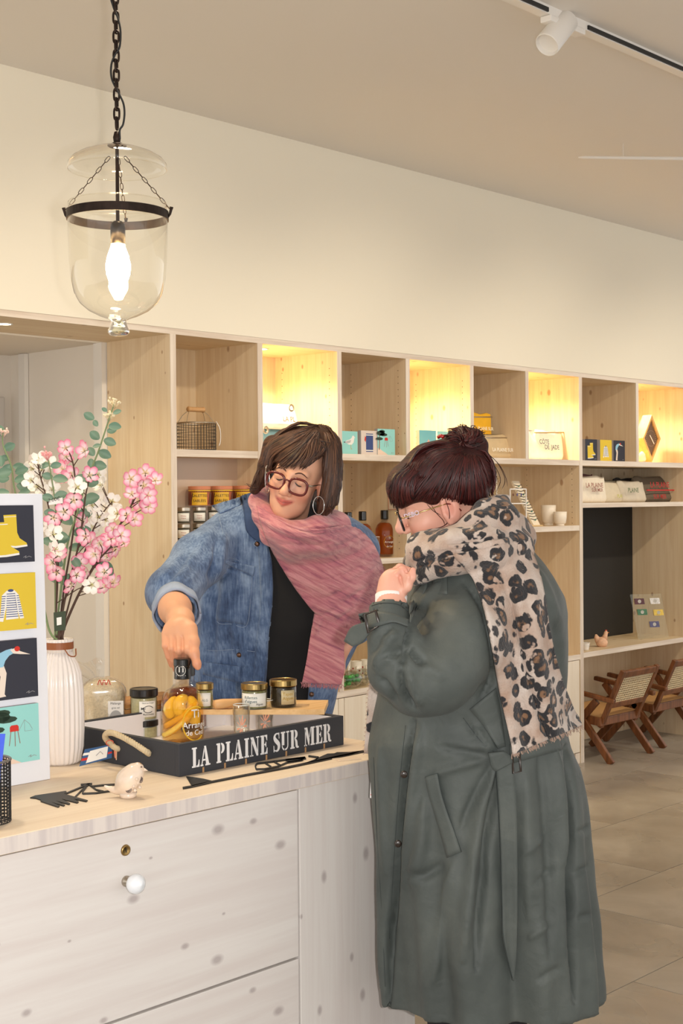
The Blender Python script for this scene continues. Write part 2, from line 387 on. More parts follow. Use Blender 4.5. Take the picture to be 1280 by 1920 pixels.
# recessed downlights in every other box and in the left bay
def downlight(x, y, label, e, z=2.252):
    t = thing('recessed_downlight', (x, y, z), label, 'light', 'downlights in the shelving boxes')
    obj('ring', MB().lathe([(.026, 0), (.034, 0), (.034, -.003), (.026, -.003), (.026, 0)], (x, y, z), 24, cap=False), WHITE, t, smooth=False)
    obj('lens', MB().lathe([(.0, -.0005), (.026, -.001)], (x, y, z), 24, cap=False), emission('led_lens', (255, 236, 190), 14), t)
    lamp('downlight_lamp', 'SPOT', (x, y, z-.008), e, (1.0, .80, .46), .02, (x, y, 0), 150, .6)
q = ony(505, 657, SF); downlight(4.43, 4.66, 'small round downlight glowing in the box above the dark-haired woman in denim', 22)
downlight(5.43, 4.66, 'small round downlight in the lit box above the red-haired woman', 22)
downlight(6.46, 4.66, 'small round downlight in the box over the white pouch', 22)
downlight(7.62, 4.66, 'small round downlight in the box over the diamond clock', 22)
q = onz(8, 607, 2.252); downlight(q[0], q[1], 'small round downlight in the bay above the flowers', 9)
# ------------------------------------------------------------------ ceiling track and spot
TK = thing('track_rail', (5, 2.66, CZT), 'white lighting track running along the ceiling', 'light track')
obj('rail', MB().box(1.0, 11.5, 2.662, 2.70, CZT-.03, CZT), WHITE, TK)
obj('slot', MB().box(1.0, 3.86, 2.656, 2.663, CZT-.026, CZT-.012), BLACK, TK)
obj('slot', MB().box(4.10, 11.5, 2.656, 2.663, CZT-.026, CZT-.012), BLACK, TK)
SP = thing('track_spot', (3.95, 2.67, CZT-.03), 'white cylindrical spotlight hanging from the ceiling track', 'spotlight')
obj('adapter', MB().box(3.87, 4.08, 2.655, 2.70, CZT-.052, CZT-.0305), WHITE, SP, bevel=.004)
A0, A1 = pix(1062, 38, 4.72), pix(1030, 78, 4.66)
obj('bracket', MB().tube([pix(1040, 18, 4.72), pix(1036, 30, 4.71), pix(1037, 50, 4.70)], [.018, .018, .022], 12), WHITE, SP, smooth=True)
ax = nrm(A1-A0); Ln = np.linalg.norm(A1-A0)
obj('barrel', MB().lathe([(.0, 0), (.040, 0), (.043, .004), (.043, Ln+.02), (.040, Ln+.022), (.036, Ln+.005), (0, Ln+.003)], A0, 32, ax), WHITE, SP, smooth=True, bevel=.001)
obj('rear_screw', MB().lathe([(.0, -.004), (.007, -.004), (.007, 0), (.026, -.001), (.028, 0)], A0, 16, ax, cap=False), mat('lamp_grey', (150, 160, 175), .4), SP)
# thin white bar under the ceiling at the right
LB = thing('ceiling_bar', pix(1180, 296, 6.6), 'slim white bar hanging just below the ceiling at upper right', 'light bar')
a, b = pix(1084, 295, 6.45), pix(1420, 299, 6.45)
obj('tube', MB().tube([a, a+(b-a)*.03, a+(b-a)*.5, b], [.004, .007, .009, .010], 10), WHITE, LB, smooth=True)
for t in (.25, .8):
    p = a+(b-a)*t; obj('hanger_wire', MB().tube([p, (p[0], p[1], CZT)], .0015, 6), WHITE, LB)
# ------------------------------------------------------------------ counter
CF, CBK, CE, CT = 2.0, 2.95, 2.376, .988
CN = thing('counter', (1.2, CF, 0), 'whitewashed pine shop counter with drawers in the foreground', 'counter')
obj('carcass', MB().box(-.6, CE-.012, CF+.04, CBK-.03, .08, CT-.03), CX, CN)
obj('plinth', MB().box(-.55, CE-.06, CF+.09, CBK-.08, 0, .08), CX, CN)
GAP = MB().box(-.6, CE-.013, CF+.030, CF+.041, .08, CT-.03); obj('gap_shade_sheet', GAP, GAPSHADE, CN)  # dark sheet behind the fronts, shade between them put into its colour
def dr(x0, x1, z0, z1, m=CX, n='drawer_front'): return obj(n, MB().box(x0, x1, CF+.012, CF+.032, z0, z1), m, CN, bevel=.0015)
d1 = dr(.62, 2.004, .610, .953); dr(.62, 2.004, .252, .605); dr(.62, 2.004, .085, .247)
dr(-.6, .616, .610, .953); dr(-.6, .616, .252, .605); dr(-.6, .616, .085, .247)
dr(2.009, CE-.004, .085, .956, CZ, 'end_stile')
obj('end_panel', MB().box(CE-.014, CE-.002, CF+.03, CBK-.02, .08, CT-.03), CZ, CN)
kp = ony(236, 1652, CF+.012); kb = MB().lathe([(.010, 0), (.010, .003), (.006, .006), (.006, .014)], kp, 20, (0, -1, 0))
knb = obj('knob', MB().lathe([(.0, .012), (.008, .013), (.0155, .02), (.0185, .028), (.0165, .037), (.009, .043), (0, .045)], kp, 28, (0, -1, 0)), mat('white_porcelain', (238, 242, 246), .12, coat=.6), d1, smooth=True)
obj('knob_collar', kb, STEEL, d1, smooth=True)
lp = ony(235, 1594, CF+.012); obj('lock', MB().lathe([(0, .002), (.006, .002), (.0075, .0035), (.0095, .003), (.0105, 0)], lp, 28, (0, -1, 0)), mat('brass_lock', (170, 140, 90), .3, metal=1), d1, smooth=True)
obj('keyhole', MB().box(lp[0]-.001, lp[0]+.001, lp[1]-.0026, lp[1]-.0018, lp[2]-.004, lp[2]+.004), BLACK, d1)
ct = thing('pine_worktop', (1.2, CF, CT-.03), 'pale pine counter top carrying the tray, vase and jars', 'worktop')
obj('board', MB().box(-.62, CE, CF, CBK, CT-.030, CT), CTOP, ct, bevel=.0012)
obj('front_edge', MB().box(-.62, CE-.001, CF-.0015, CF+.001, CT-.0285, CT-.0015), wood('counter_edge', (224, 214, 206), (206, 196, 192), (190, 180, 180), 'z', knots=.1, contrast=1.6), ct)
# ------------------------------------------------------------------ printed pictures
def C_(n, c, r=.8): return mat(n, c, r)
NAVY = C_('print_navy', (50, 52, 64)); YEL = C_('print_yellow', (226, 196, 58)); WHT = C_('print_white', (240, 238, 232)); TURQ = C_('print_turquoise', (152, 216, 212))
SAND = C_('print_sand', (232, 208, 190)); DGRN = C_('print_dark_green', (44, 66, 52)); RED = C_('print_red', (206, 52, 40)); LBLUE = C_('print_light_blue', (150, 200, 226))
GREY = C_('print_grey', (150, 150, 152)); BLUE = C_('print_blue', (62, 78, 132)); SKINP = C_('print_skin', (236, 222, 208)); BROWN = C_('print_brown', (150, 90, 66)); INK = C_('print_ink', (44, 46, 60)); PGREY = C_('print_pale_grey', (222, 208, 198))
def ell(cx, cy, rx, ry, n=16, a0=0, a1=2*math.pi): return [(cx+rx*math.cos(a0+(a1-a0)*k/n), cy+ry*math.sin(a0+(a1-a0)*k/n)) for k in range(n if a1-a0 > 6.2 else n+1)]
def stroke(pts, w):
    """polyline as quads"""
    out = []
    for (x0, y0), (x1, y1) in zip(pts[:-1], pts[1:]):
        dx, dy = x1-x0, y1-y0; L = math.hypot(dx, dy)+1e-9; nx, ny = -dy/L*w/2, dx/L*w/2
        out.append([(x0+nx, y0+ny), (x0-nx, y0-ny), (x1-nx, y1-ny), (x1+nx, y1+ny)])
    return out
def _boots():
    b2 = [(.38, .83), (.64, .84), (.65, .52), (.70, .42), (.84, .335), (.85, .30), (.60, .28), (.45, .30), (.42, .50)]
    b1 = [(.18, .70), (.46, .71), (.47, .38), (.52, .28), (.68, .19), (.68, .155), (.30, .13), (.20, .13)]
    return NAVY, [('boot', YEL, [b2]), ('boot_sole', WHT, [[(.47, .30), (.60, .285), (.85, .305), (.855, .275), (.62, .25), (.5, .265)]]), ('boot', YEL, [b1]),
                  ('boot_sole', WHT, [[(.2, .13), (.40, .135), (.68, .165), (.685, .13), (.42, .10), (.2, .095)]]), ('boot_band', WHT, [[(.385, .80), (.64, .81), (.64, .80), (.385, .79)], [(.185, .67), (.46, .68), (.46, .665), (.185, .655)]]),
                  ('signature', GREY, stroke([(.76, .08), (.82, .11), (.80, .07), (.88, .10), (.93, .08)], .008))]
def _sweater():
    body = [(.40, .70), (.56, .70), (.63, .20), (.37, .19)]; la = [(.40, .70), (.30, .62), (.24, .17), (.31, .16), (.39, .45)]; ra = [(.56, .70), (.64, .62), (.74, .20), (.66, .19), (.575, .45)]
    st = []
    for k in range(11):
        y = .235+.04*k; f = (y-.19)/.51; st.append([(.37+.03*f, y), (.63-.07*f, y), (.63-.07*f, y+.014), (.37+.03*f, y+.014)])
        g = (y-.17)/.45
        if g < 1: st.append([(.24+.06*g, y), (.31+.07*g, y), (.31+.07*g, y+.014), (.24+.06*g, y+.014)]); st.append([(.66-.07*g, y), (.74-.10*g, y), (.74-.10*g, y+.014), (.66-.07*g, y+.014)])
    return YEL, [('sweater', WHT, [body, la, ra]), ('stripes', BLUE, st), ('neckline', BLUE, [ell(.48, .70, .06, .025)]), ('signature', GREY, stroke([(.76, .08), (.82, .11), (.80, .07), (.88, .10), (.93, .08)], .008))]
def _diver():
    legs = [(.20, .08), (.26, .40), (.18, .60), (.30, .66), (.38, .45), (.33, .10), (.36, .06), (.22, .05)]
    suit = [(.17, .55), (.18, .70), (.26, .80), (.38, .84), (.50, .86), (.54, .78), (.44, .74), (.36, .66), (.32, .56)]
    arm = [(.46, .84), (.56, .86), (.66, .80), (.86, .73), (.66, .75), (.52, .77)]
    return NAVY, [('legs', SKINP, [legs]), ('swimsuit', LBLUE, [suit]), ('arm', SKINP, [arm]), ('cap', RED, [ell(.60, .845, .055, .045)]), ('signature', GREY, stroke([(.76, .08), (.82, .11), (.80, .07), (.88, .10), (.93, .08)], .008))]
def _hut():
    tree = [ell(.18, .83, .24, .10, 10), ell(.34, .78, .22, .06, 10), ell(.10, .62, .20, .06, 10), ell(.26, .90, .16, .06, 10)]
    return TURQ, [('sand', SAND, [[(0, 0), (.62, 0), (.42, .10), (.26, .16), (.12, .24), (0, .26)]]), ('pine_trunk', BROWN, [[(.06, .2), (.11, .2), (.13, .85), (.09, .85)]]), ('pine_crown', DGRN, tree),
                  ('hut', RED, [[(.40, .56), (.58, .56), (.58, .64), (.55, .67), (.43, .67), (.40, .64)]]), ('stilts', BROWN, stroke([(.42, .56), (.38, .32)], .012)+stroke([(.50, .56), (.50, .30)], .012)+stroke([(.56, .56), (.60, .34)], .012)),
                  ('net', GREY, stroke([(.58, .56), (.70, .74), (.80, .66), (.86, .56)], .006)+stroke([(.70, .74), (.70, .54), (.86, .54)], .005)), ('signature', GREY, stroke([(.76, .08), (.82, .11), (.80, .07), (.88, .10), (.93, .08)], .008))]
def _gull():
    return TURQ, [('gull_body', WHT, [[(.20, .52), (.30, .60), (.50, .64), (.62, .72), (.66, .80), (.74, .82), (.80, .76), (.78, .68), (.74, .52), (.62, .42), (.42, .42)], [(.79, .76), (.86, .72), (.79, .72)]]),
                  ('gull_wing', C_('print_wing', (190, 190, 192)), [[(.12, .50), (.34, .58), (.58, .62), (.52, .50), (.34, .47)]]), ('gull_tail', INK, [[(.08, .52), (.20, .55), (.20, .49)]]), ('gull_legs', C_('print_ochre', (206, 170, 90)), stroke([(.56, .42), (.57, .25), (.63, .22)], .025))]
def _towel():
    return PGREY, [('towel', BLUE, [[(.30, .12), (.74, .12), (.74, .88), (.30, .88)]]), ('towel_stripe', WHT, [[(.30, .16), (.74, .16), (.74, .20), (.30, .20)]]), ('towel_stripe', WHT, [[(.30, .80), (.74, .80), (.74, .84), (.30, .84)]]), ('fish', RED, [[(.20, .60), (.28, .52), (.30, .72), (.24, .78)]])]
def _boat():
    return C_('print_teal', (120, 190, 200)), [('boat', SAND, [[(.2, .35), (.8, .38), (.72, .25), (.3, .22)]]), ('sail', C_('print_salmon', (228, 176, 160)), [[(.35, .42), (.75, .44), (.55, .66)]])]
ART = dict(boots=_boots, sweater=_sweater, diver=_diver, hut=_hut, gull=_gull, towel=_towel, boat=_boat)
def picture(kind, O, ex, ey, s, th, label, group=None, name='picture_block'):
    """square printed block, O = lower-left corner of the front face"""
    bg, shapes = ART[kind](); ex, ey = nrm(ex), nrm(ey); en = np.cross(ex, ey); O = np.asarray(O, float)
    side = C_('picture_side', (176, 172, 176))
    t = thing(name, O+ex*s/2-en*th/2, label, 'picture', group)
    obj('block', MB().obox(O-en*.0008, ex*s, ey*s, -en*(th-.0008)), side, t)
    obj('face', MB().obox(O, ex*s, ey*s, -en*.0008), bg, t)
    for i, (n, m, polys) in enumerate(shapes):
        obj(n, flatpoly(MB(), [[(a*s, b*s) for a, b in P] for P in polys], O+en*(.0001*(i+.2)), ex, ey, en, .0001), m, t)
    return t
EXR = np.array([1., 0, 0]); EZ = np.array([0, 0, 1.])
def on_shelf(kind, xl, yb, Y, s, z, yaw, label, group=None):
    p = ony(xl, yb, Y); c, sn = math.cos(yaw), math.sin(yaw)
    return picture(kind, (p[0], Y, z), (c, sn, 0), EZ, s, .02, label, group)
G3 = 'little picture blocks in the shelf boxes'
on_shelf('gull', 641, 848, 4.56, .112, 1.7685, 0, 'turquoise picture block with a white seagull, beside the towel picture', G3)
on_shelf('towel', 677, 850, 4.55, .118, 1.7685, 0, 'pale grey picture block of a blue towel, between seagull and hut pictures', G3)
on_shelf('hut', 708, 850, 4.545, .130, 1.7685, 0, 'turquoise picture block with pine tree and red fishing hut on the upper shelf', G3)
on_shelf('boat', 786, 852, 4.56, .135, 1.7685, 0, 'teal picture block of a boat, in the lit box left of the red-haired bun', G3)
on_shelf('gull', 820, 853, 4.58, .135, 1.7685, 0, 'pale blue picture block half hidden behind the red-haired woman\'s bun', G3)
on_shelf('boots', 1097, 860, 4.55, .128, 1.7685, 0, 'small navy picture block of yellow boots in a box at right', G3)
on_shelf('sweater', 1125, 861, 4.55, .128, 1.7685, 0, 'small yellow picture block of a sailor sweater in a box at right', G3)
on_shelf('diver', 1150, 861, 4.55, .128, 1.7685, 0, 'small navy picture block of a diver in a box at right', G3)

# ------------------------------------------------------------------ wire basket in the first box
def wire_basket(c, r, h, label, nv=40, nr=9, wr=.0011, name='wire_basket', handle=True, rimr=.003):
    c = np.asarray(c, float); t = thing(name, c, label, 'basket')
    m = MB(); th = np.linspace(0, 2*math.pi, 41)[:-1]
    for k in range(nv):
        a = 2*math.pi*k/nv; p = c+np.array([r*math.cos(a), r*math.sin(a), 0]); m.tube([p, p+EZ*h], wr, 4)
    for k in range(nr):
        m.tube([c+np.array([r*math.cos(a), r*math.sin(a), h*k/(nr-1)]) for a in th], wr, 4, closed=True)
    for k in range(-4, 5):
        x = r*k/5; y = math.sqrt(max(r*r-x*x, 0)); m.tube([c+np.array([x, -y, .002]), c+np.array([x, y, .002])], wr, 4)
    obj('wire_mesh', m, BLACK, t)
    obj('rim', MB().tube([c+np.array([r*math.cos(a), r*math.sin(a), h]) for a in th], rimr, 6, closed=True), STEEL if handle else mat('grey_rim', (130, 128, 126), .35, metal=.6), t, smooth=True)
    return t
bc = ony(368, 838, 4.60); bc[2] = 1.770
wb_ = wire_basket(bc, .086, .118, 'black wire mesh basket with a wooden grip, in the first shelf box')
gl, gr = bc+np.array([-.035, 0, .178]), bc+np.array([.035, 0, .178])
obj('grip', MB().tube(spline([gl-EXR*.012, gl, (gl+gr)/2, gr, gr+EXR*.012], 14), [.010, .012, .013, .011, .0105, .0105, .0105, .0105, .0105, .0105, .011, .013, .012, .010], 12), mat('turned_wood', (196, 150, 100), .5, var=.1, vscale=40), wb_, smooth=True)
for s_, g in ((-1, gl), (1, gr)):
    for dy in (-.03, .03): obj('handle_wire', MB().tube([bc+np.array([s_*.08, dy, .118]), bc+np.array([s_*.062, dy*.6, .15]), g], .0014, 5), STEEL, wb_)
obj('strap', MB().tube(spline([bc+np.array([.058, -.066, .125]), bc+np.array([.070, -.078, .09]), bc+np.array([.074, -.075, .04]), bc+np.array([.066, -.074, .018])], 10), .006, 6, flat=.3), WHITE, wb_, smooth=True)

# ------------------------------------------------------------------ cloth pouches and bags
def pouch(x0, x1, ytop, ybot, Y, d, z, label, col, group=None, flare=0.0, name='pouch', top_sag=.0, words=(), tcol=(60, 60, 60), grommet=False, zipper=None, lean=0.0, depth_px=None, cat='bag'):
    a, b = ony(x0, ybot, Y), ony(x1, ybot, Y); w = abs(b[0]-a[0]); cx = (a[0]+b[0])/2
    tp = ony((x0+x1)/2, ytop, Y)[2]; h = tp-z; c = np.array([cx, Y+d/2, z])
    t = thing(name, (cx, Y+d/2, z), label, cat, group)
    m = MB(); n = 36; rows = 14; P = np.zeros((rows, n, 3)); ph = random.random()*6
    for i in range(rows):
        u = i/(rows-1); hw = w/2*(.93+.07*math.sin(min(1, u*6)*math.pi/2))*(1+flare*u); hd = d/2*max(.06, (1-u)**.6)*(.75+.25*min(1, u*7))
        for k in range(n):
            th = 2*math.pi*k/n; cs, sn = math.cos(th), math.sin(th); e = .42
            x = hw*math.copysign(abs(cs)**e, cs); y = hd*math.copysign(abs(sn)**(.7), sn)
            wv = .004*math.sin(7*th+ph+4*u)*u+.006*math.sin(2.3*x/w*6+ph)*u
            zz = h*u - top_sag*h*u*(1-(x/hw)**2)*.5 + .006*math.sin(x*60+ph)*u
            P[i, k] = c+np.array([x, y+wv*.6+lean*u, zz])
    vs = P.reshape(-1, 3); fs = [(i*n+k, i*n+(k+1) % n, (i+1)*n+(k+1) % n, (i+1)*n+k) for i in range(rows-1) for k in range(n)]
    fs += [tuple(range(n))[::-1], tuple((rows-1)*n+k for k in range(n))]
    m.add(vs, fs); cm = mat('canvas_%d_%d_%d' % col, col, .9, bump=.25, bscale=260, var=.05, vscale=30)
    body = obj('cloth_body', m, cm, t, smooth=True)
    tm_ = mat('cloth_ink_%d_%d_%d' % tcol, tcol, .9)
    for (s, px, py, hpx) in words:
        q = ony(px, py, Y); dpt = depth(q); q[1] = Y-.012; text('lettering', s, q, EXR, EZ+np.array([0, .12, 0]), hpx*dpt/FPX*1.5, tm_, t, bold=.012)
    if zipper: 
        zp = [ony(zipper[0]+(zipper[1]-zipper[0])*k/8, zipper[2], Y+d*.35) for k in range(9)]; obj('zip', MB().tube(zp, .004, 6), zipper[3], t)
    if grommet:
        for gx, gy in grommet:
            q = ony(gx, gy, Y); q[1] = Y+.002; obj('eyelet', MB().lathe([(.010, 0), (.018, 0), (.018, .004), (.010, .004), (.010, 0)], q, 20, (0, -1, 0), cap=False), STEEL, t, smooth=True)
    return t
CREAM = (238, 230, 214); LIN = (206, 196, 176)
pouch(491, 572, 802, 843, 4.58, .20, 1.7685, 'folded blue canvas bag with eyelet under the white bag', (118, 160, 178), name='canvas_bag', grommet=[(498, 806)])
pouch(491, 575, 757, 803, 4.60, .18, 1.881, 'white canvas bag with brown lettering lying on the blue bag', (246, 242, 230), name='canvas_bag', words=[('LA PL', 527, 790, 9)], tcol=(160, 110, 60), grommet=[(546, 765)])
pouch(886, 926, 775, 817, 4.66, .06, 1.872, 'bright yellow pouch with white lettering leaning above the beige pouch', (240, 182, 40), words=[('PLAINE SUR', 893, 806, 6)], tcol=(250, 240, 210), zipper=(888, 922, 782, STEEL))
pouch(886, 930, 810, 855, 4.72, .10, 1.7685, 'pale green pouch behind the beige zip pouch in the shelf box', (150, 170, 160))
pouch(908, 968, 815, 856, 4.60, .09, 1.7685, 'beige canvas pouch with zip and white lettering, below the yellow pouch', (214, 190, 150), words=[('LA PLAINE SUR', 920, 846, 6.5)], tcol=(250, 244, 230), zipper=(910, 966, 821, STEEL))
pouch(994, 1018, 812, 858, 4.66, .07, 1.7685, 'yellow pouch peeking out left of the white lettered pouch', (240, 206, 90))
pouch(1000, 1062, 808, 860, 4.58, .08, 1.7685, 'white canvas pouch with grey two-line lettering in a lit box', (248, 242, 222), flare=.06, words=[('CÔTE', 1008, 832, 8), ('DE  JADE', 1018, 842, 8)], tcol=(96, 100, 104), zipper=(1002, 1068, 811, mat('zip_gold', (170, 140, 90), .5)))
BG = 'cloth bags on the shelf above the black panel'
pouch(1089, 1144, 893, 944, 4.56, .10, 1.5185, 'cream pouch with brown lettering, leftmost on the shelf above the black panel', (236, 226, 208), BG, words=[('LA PLAINE', 1095, 914, 8.5), ('SUR MER', 1106, 922, 6.5)], tcol=(150, 90, 76), name='cloth_bag')
pouch(1136, 1176, 902, 942, 4.60, .10, 1.5185, 'beige folded bag with pale green lettering, second from left above black panel', (216, 204, 180), BG, words=[('PLAI', 1154, 933, 6)], tcol=(190, 190, 90), name='cloth_bag', top_sag=.1)
pouch(1172, 1219, 902, 941, 4.575, .12, 1.5185, 'greige linen bag with dark green lettering, third from left above black panel', (210, 200, 182), BG, words=[('PLAINE', 1174, 923, 8)], tcol=(90, 110, 80), name='cloth_bag', top_sag=.1)
br = pouch(1210, 1284, 894, 939, 4.60, .20, 1.5185, 'olive brown bag with red lettering and red stripe above the desk', (112, 100, 84), BG, words=[('LA PLAINE', 1216, 914, 10), ('SUR MER', 1222, 935, 8)], tcol=(176, 50, 48), name='cloth_bag')
q0, q1 = ony(1214, 919, 4.585), ony(1277, 919, 4.585); obj('red_stripe', MB().box(q0[0], q1[0], 4.590, 4.594, q0[2]-.004, q0[2]+.004), mat('red_tape', (200, 40, 40), .7), br)
pouch(1092, 1126, 889, 930, 4.68, .12, 1.5185, 'dark rosy cloth bag bundled behind the cream pouch', (120, 82, 80), BG, name='cloth_bag')
pouch(1165, 1215, 897, 930, 4.72, .12, 1.5185, 'black cloth bag tucked behind the greige linen bag', (50, 46, 44), BG, name='cloth_bag')

# ------------------------------------------------------------------ diamond clock
ck = ony(1222, 862, 4.60); cz = 1.7685
dc = thing('tide_clock', (ck[0], 4.6, cz), 'diamond-shaped wooden tide clock with brown dial in a lit box', 'clock')
ctr = ony(1222, 817, 4.60); hw, hh = .088, .152
yaw = .15; ex = np.array([math.cos(yaw), -math.sin(yaw), 0]); en = np.array([-math.sin(yaw), -math.cos(yaw), 0])
ctr = np.array([ctr[0], 4.60, cz+hh+.004])
dia = lambda k, o: [ctr+ex*hw*k*a+EZ*hh*k*b+en*o for a, b in ((0, -1), (1, 0), (0, 1), (-1, 0))]
fm = MB(); A, B_ = dia(1, 0), dia(.80, 0)
for i in range(4):
    j = (i+1) % 4; fm.prism([A[i], A[j], B_[j], B_[i]], -en*.075)
obj('frame', fm, wood('clock_wood', (226, 186, 120), (206, 160, 96), (180, 130, 80), 'z', knots=.2), dc, bevel=.002)
obj('dial', MB().prism(dia(.82, -.012), -en*.004), mat('clock_dial', (110, 84, 62), .6), dc)
hnd = MB().tube([ctr-en*.008-ex*.012+EZ*.02, ctr-en*.008+ex*.03-EZ*.035], .003, 6); obj('hand', hnd, WHITE, dc)
tk = MB()
for k in range(24):
    a = 2*math.pi*k/24; r = .045; p = ctr-en*.0085+ex*r*math.cos(a)+EZ*r*1.1*math.sin(a); tk.ball(p, .0016, 6, 4)
obj('tick_marks', tk, C_('tick', (214, 196, 160)), dc)
obj('stand', MB().obox(ctr+ex*-.03-EZ*(hh+.004)-en*.06, ex*.06, -en*.02, EZ*.006), MATS['clock_wood'], dc)
q = ony(1203, 858, 4.56); sm = thing('glass_pebble', (q[0], 4.56, cz), 'small pale glass ornament standing left of the diamond clock', 'ornament')
obj('body', MB().lathe([(0, 0), (.02, .002), (.026, .02), (.02, .05), (.008, .066), (0, .068)], (q[0], 4.56, cz), 16), mat('pale_glass', (240, 226, 190), .15), sm, smooth=True)
obj('base', MB().lathe([(0, 0), (.03, 0), (.03, .004), (0, .004)], (q[0]+.06, 4.56, cz), 16), MATS['clock_wood'], sm)

# ------------------------------------------------------------------ jars, cans and bottles
GLASSJ = glass('jar_glass', (235, 240, 235)); LABELW = mat('paper_label', (238, 236, 228), .7); GOLDLID = mat('gold_lid', (178, 152, 98), .3, metal=1); BLKLID = mat('black_lid', (24, 22, 22), .3)
def jar(x, y, d, rpx, hpx, label, fill, lid, lidh=.22, name='jar', words=(), lab=True, group=None, base=None, labcol=LABELW, labspan=(-.95, .75), wcol=None):
    """x,y = bottom centre pixel; d depth; radius and total height in pixels"""
    p = pix(x, y, d) if base is None else np.asarray(base, float); k = d/FPX; r, h = rpx*k, hpx*k
    t = thing(name, p, label, 'jar', group); bh = h*(1-lidh)
    obj('contents', MB().lathe([(0, .003), (r*.9, .003), (r*.93, bh*.1), (r*.93, bh*.92), (0, bh*.92)], p, 28), fill, t, smooth=False)
    obj('glass_body', MB().lathe([(0, 0), (r*.9, 0), (r*.985, bh*.06), (r*.985, bh*.9), (r*.93, bh)], p, 32), GLASSJ, t, smooth=True)
    obj('lid', MB().lathe([(r*.9, bh*.97), (r*1.0, bh*.98), (r*1.03, bh*1.0), (r*1.03, h*.97), (r*.99, h), (r*.88, h), (r*.86, h*.985), (0, h*.985)], p, 36), lid, t, smooth=False, bevel=r*.03)
    if lab:
        vd = nrm(np.array([CAM[0]-p[0], CAM[1]-p[1], 0])); sd = np.cross(EZ, vd); G = np.zeros((2, 15, 3))
        for j in range(15):
            a = labspan[0]+(labspan[1]-labspan[0])*j/14
            for i in range(2): G[i, j] = p+(vd*math.cos(a)+sd*math.sin(a))*r*1.0+EZ*bh*(.16+.66*i)
        obj('paper_label', MB().grid(G), labcol, t, smooth=True, solid=.0006)
        for (s, u, v, hs, c) in words:
            ca = (labspan[0]+labspan[1])/2; q = p+(vd*math.cos(ca)+sd*math.sin(ca))*r*1.012+EZ*bh*v; fx = nrm(np.cross(EZ, vd*math.cos(ca)+sd*math.sin(ca)))
            ca2 = ca+u; q = p+(vd*math.cos(ca2)+sd*math.sin(ca2))*r*1.02+EZ*bh*v; text('lettering', s, q, fx, EZ, hs*k*1.05, c, t, align='CENTER', bold=.005, bend=(p, r*1.012))
    return t
INKG = mat('ink_green', (60, 90, 96), .8); INKB = mat('ink_black', (40, 40, 42), .8); INKGO = mat('ink_gold', (186, 150, 60), .8); INKR = mat('ink_rose', (180, 90, 80), .8)
JG = 'jars of spread in the lower left shelf bay'
jm = mat('spread_dark', (70, 60, 44), .5); JY = 4.575
def shelfjar(x, ybot, z, lab):
    p = ony(x, ybot, JY); p[2] = z; return jar(0, 0, depth(p), 12.5, 30, lab, jm, BLKLID if False else STEEL, base=p, group=JG, name='spread_jar', words=[('Rillettes', 0, .55, 3, INKR), ("d'algues", 0, .38, 3, INKR)], labspan=(-1.0, 1.0))
shelfjar(344, 1012, 1.3805, 'lower jar of the stack at the left post, on the shelf behind the denim sleeve')
shelfjar(344, 984, 1.4525, 'upper jar of the stack at the left post, right above its twin')
shelfjar(374, 1010, 1.3805, 'lower stacked jar second from the left post, half behind the denim sleeve')
shelfjar(374, 983, 1.4525, 'upper stacked jar second from the left post, under the yellow tins')
shelfjar(402, 983, 1.4525, 'upper stacked jar third from the left post behind the denim shoulder'); shelfjar(402, 1010, 1.3805, 'lower stacked jar third from the left post behind the denim shoulder')
TINY = mat('tin_yellow', (226, 176, 40), .45); TINR = mat('tin_russet', (168, 84, 44), .45); TINB = mat('tin_brown', (92, 44, 30), .5)
for i, (x, nm) in enumerate(((374, 'round yellow and russet biscuit tin, leftmost of three behind the denim shoulder'), (415, 'round yellow and russet biscuit tin, middle of three behind the denim shoulder'), (456, 'round yellow and russet biscuit tin, nearest the dark-haired woman\'s head'))):
    p = ony(x, 956, 4.58); p[2] = 1.5285; k = depth(p)/FPX; r, h = 20.5*k, 36*k
    t = thing('biscuit_tin', p, nm, 'tin', 'biscuit tins on the shelf')
    obj('tin_body', MB().lathe([(0, 0), (r, 0), (r, h*.80), (0, h*.80)], p, 36), TINR, t, smooth=False)
    obj('lid', MB().lathe([(r*1.02, h*.82), (r*1.03, h*.84), (r*1.03, h*.985), (r, h), (0, h)], p, 36), mat('tin_lid', (206, 128, 90), .45), t)
    obj('yellow_band', MB().lathe([(r*1.025, h*.74), (r*1.025, h*.80)], p, 36, cap=False), TINY, t)
    vd = nrm(np.array([CAM[0]-p[0], CAM[1]-p[1], 0])); sd = np.cross(EZ, vd); G = np.zeros((2, 11, 3))
    for j in range(11):
        a = -.75+1.5*j/10
        for i2 in range(2): G[i2, j] = p+(vd*math.cos(a)+sd*math.sin(a))*r*1.015+EZ*h*(.02+.66*i2)
    obj('yellow_panel', MB().grid(G), TINY, t, smooth=True)
    sm_ = MB()
    for a in np.linspace(-1.5, 1.5, 16):
        pa = p+(vd*math.cos(a)+sd*math.sin(a))*r*1.02; tg = sd*math.cos(a)-vd*math.sin(a)
        sm_.obox(pa+EZ*h*.70, tg*.006, EZ*.003, (vd*math.cos(a)+sd*math.sin(a))*.0006)
        if abs(a) > .8: sm_.obox(pa+EZ*h*.06, tg*.005, EZ*h*.6+tg*.012, (vd*math.cos(a)+sd*math.sin(a))*.0006)
    obj('brown_stripes', sm_, TINB, t)
    for s, v in (('GALETTES', .44), ('SABLÉES', .18)): text('lettering', s, p+vd*r*1.02+EZ*h*v, sd, EZ, 7*k, INKB, t, align='CENTER', bend=(p, r*1.022))
AMBER = glass('amber_glass', (206, 96, 34), gloss=1.2); 
def solid(name, col, rough=.2): return mat(name, col, rough)
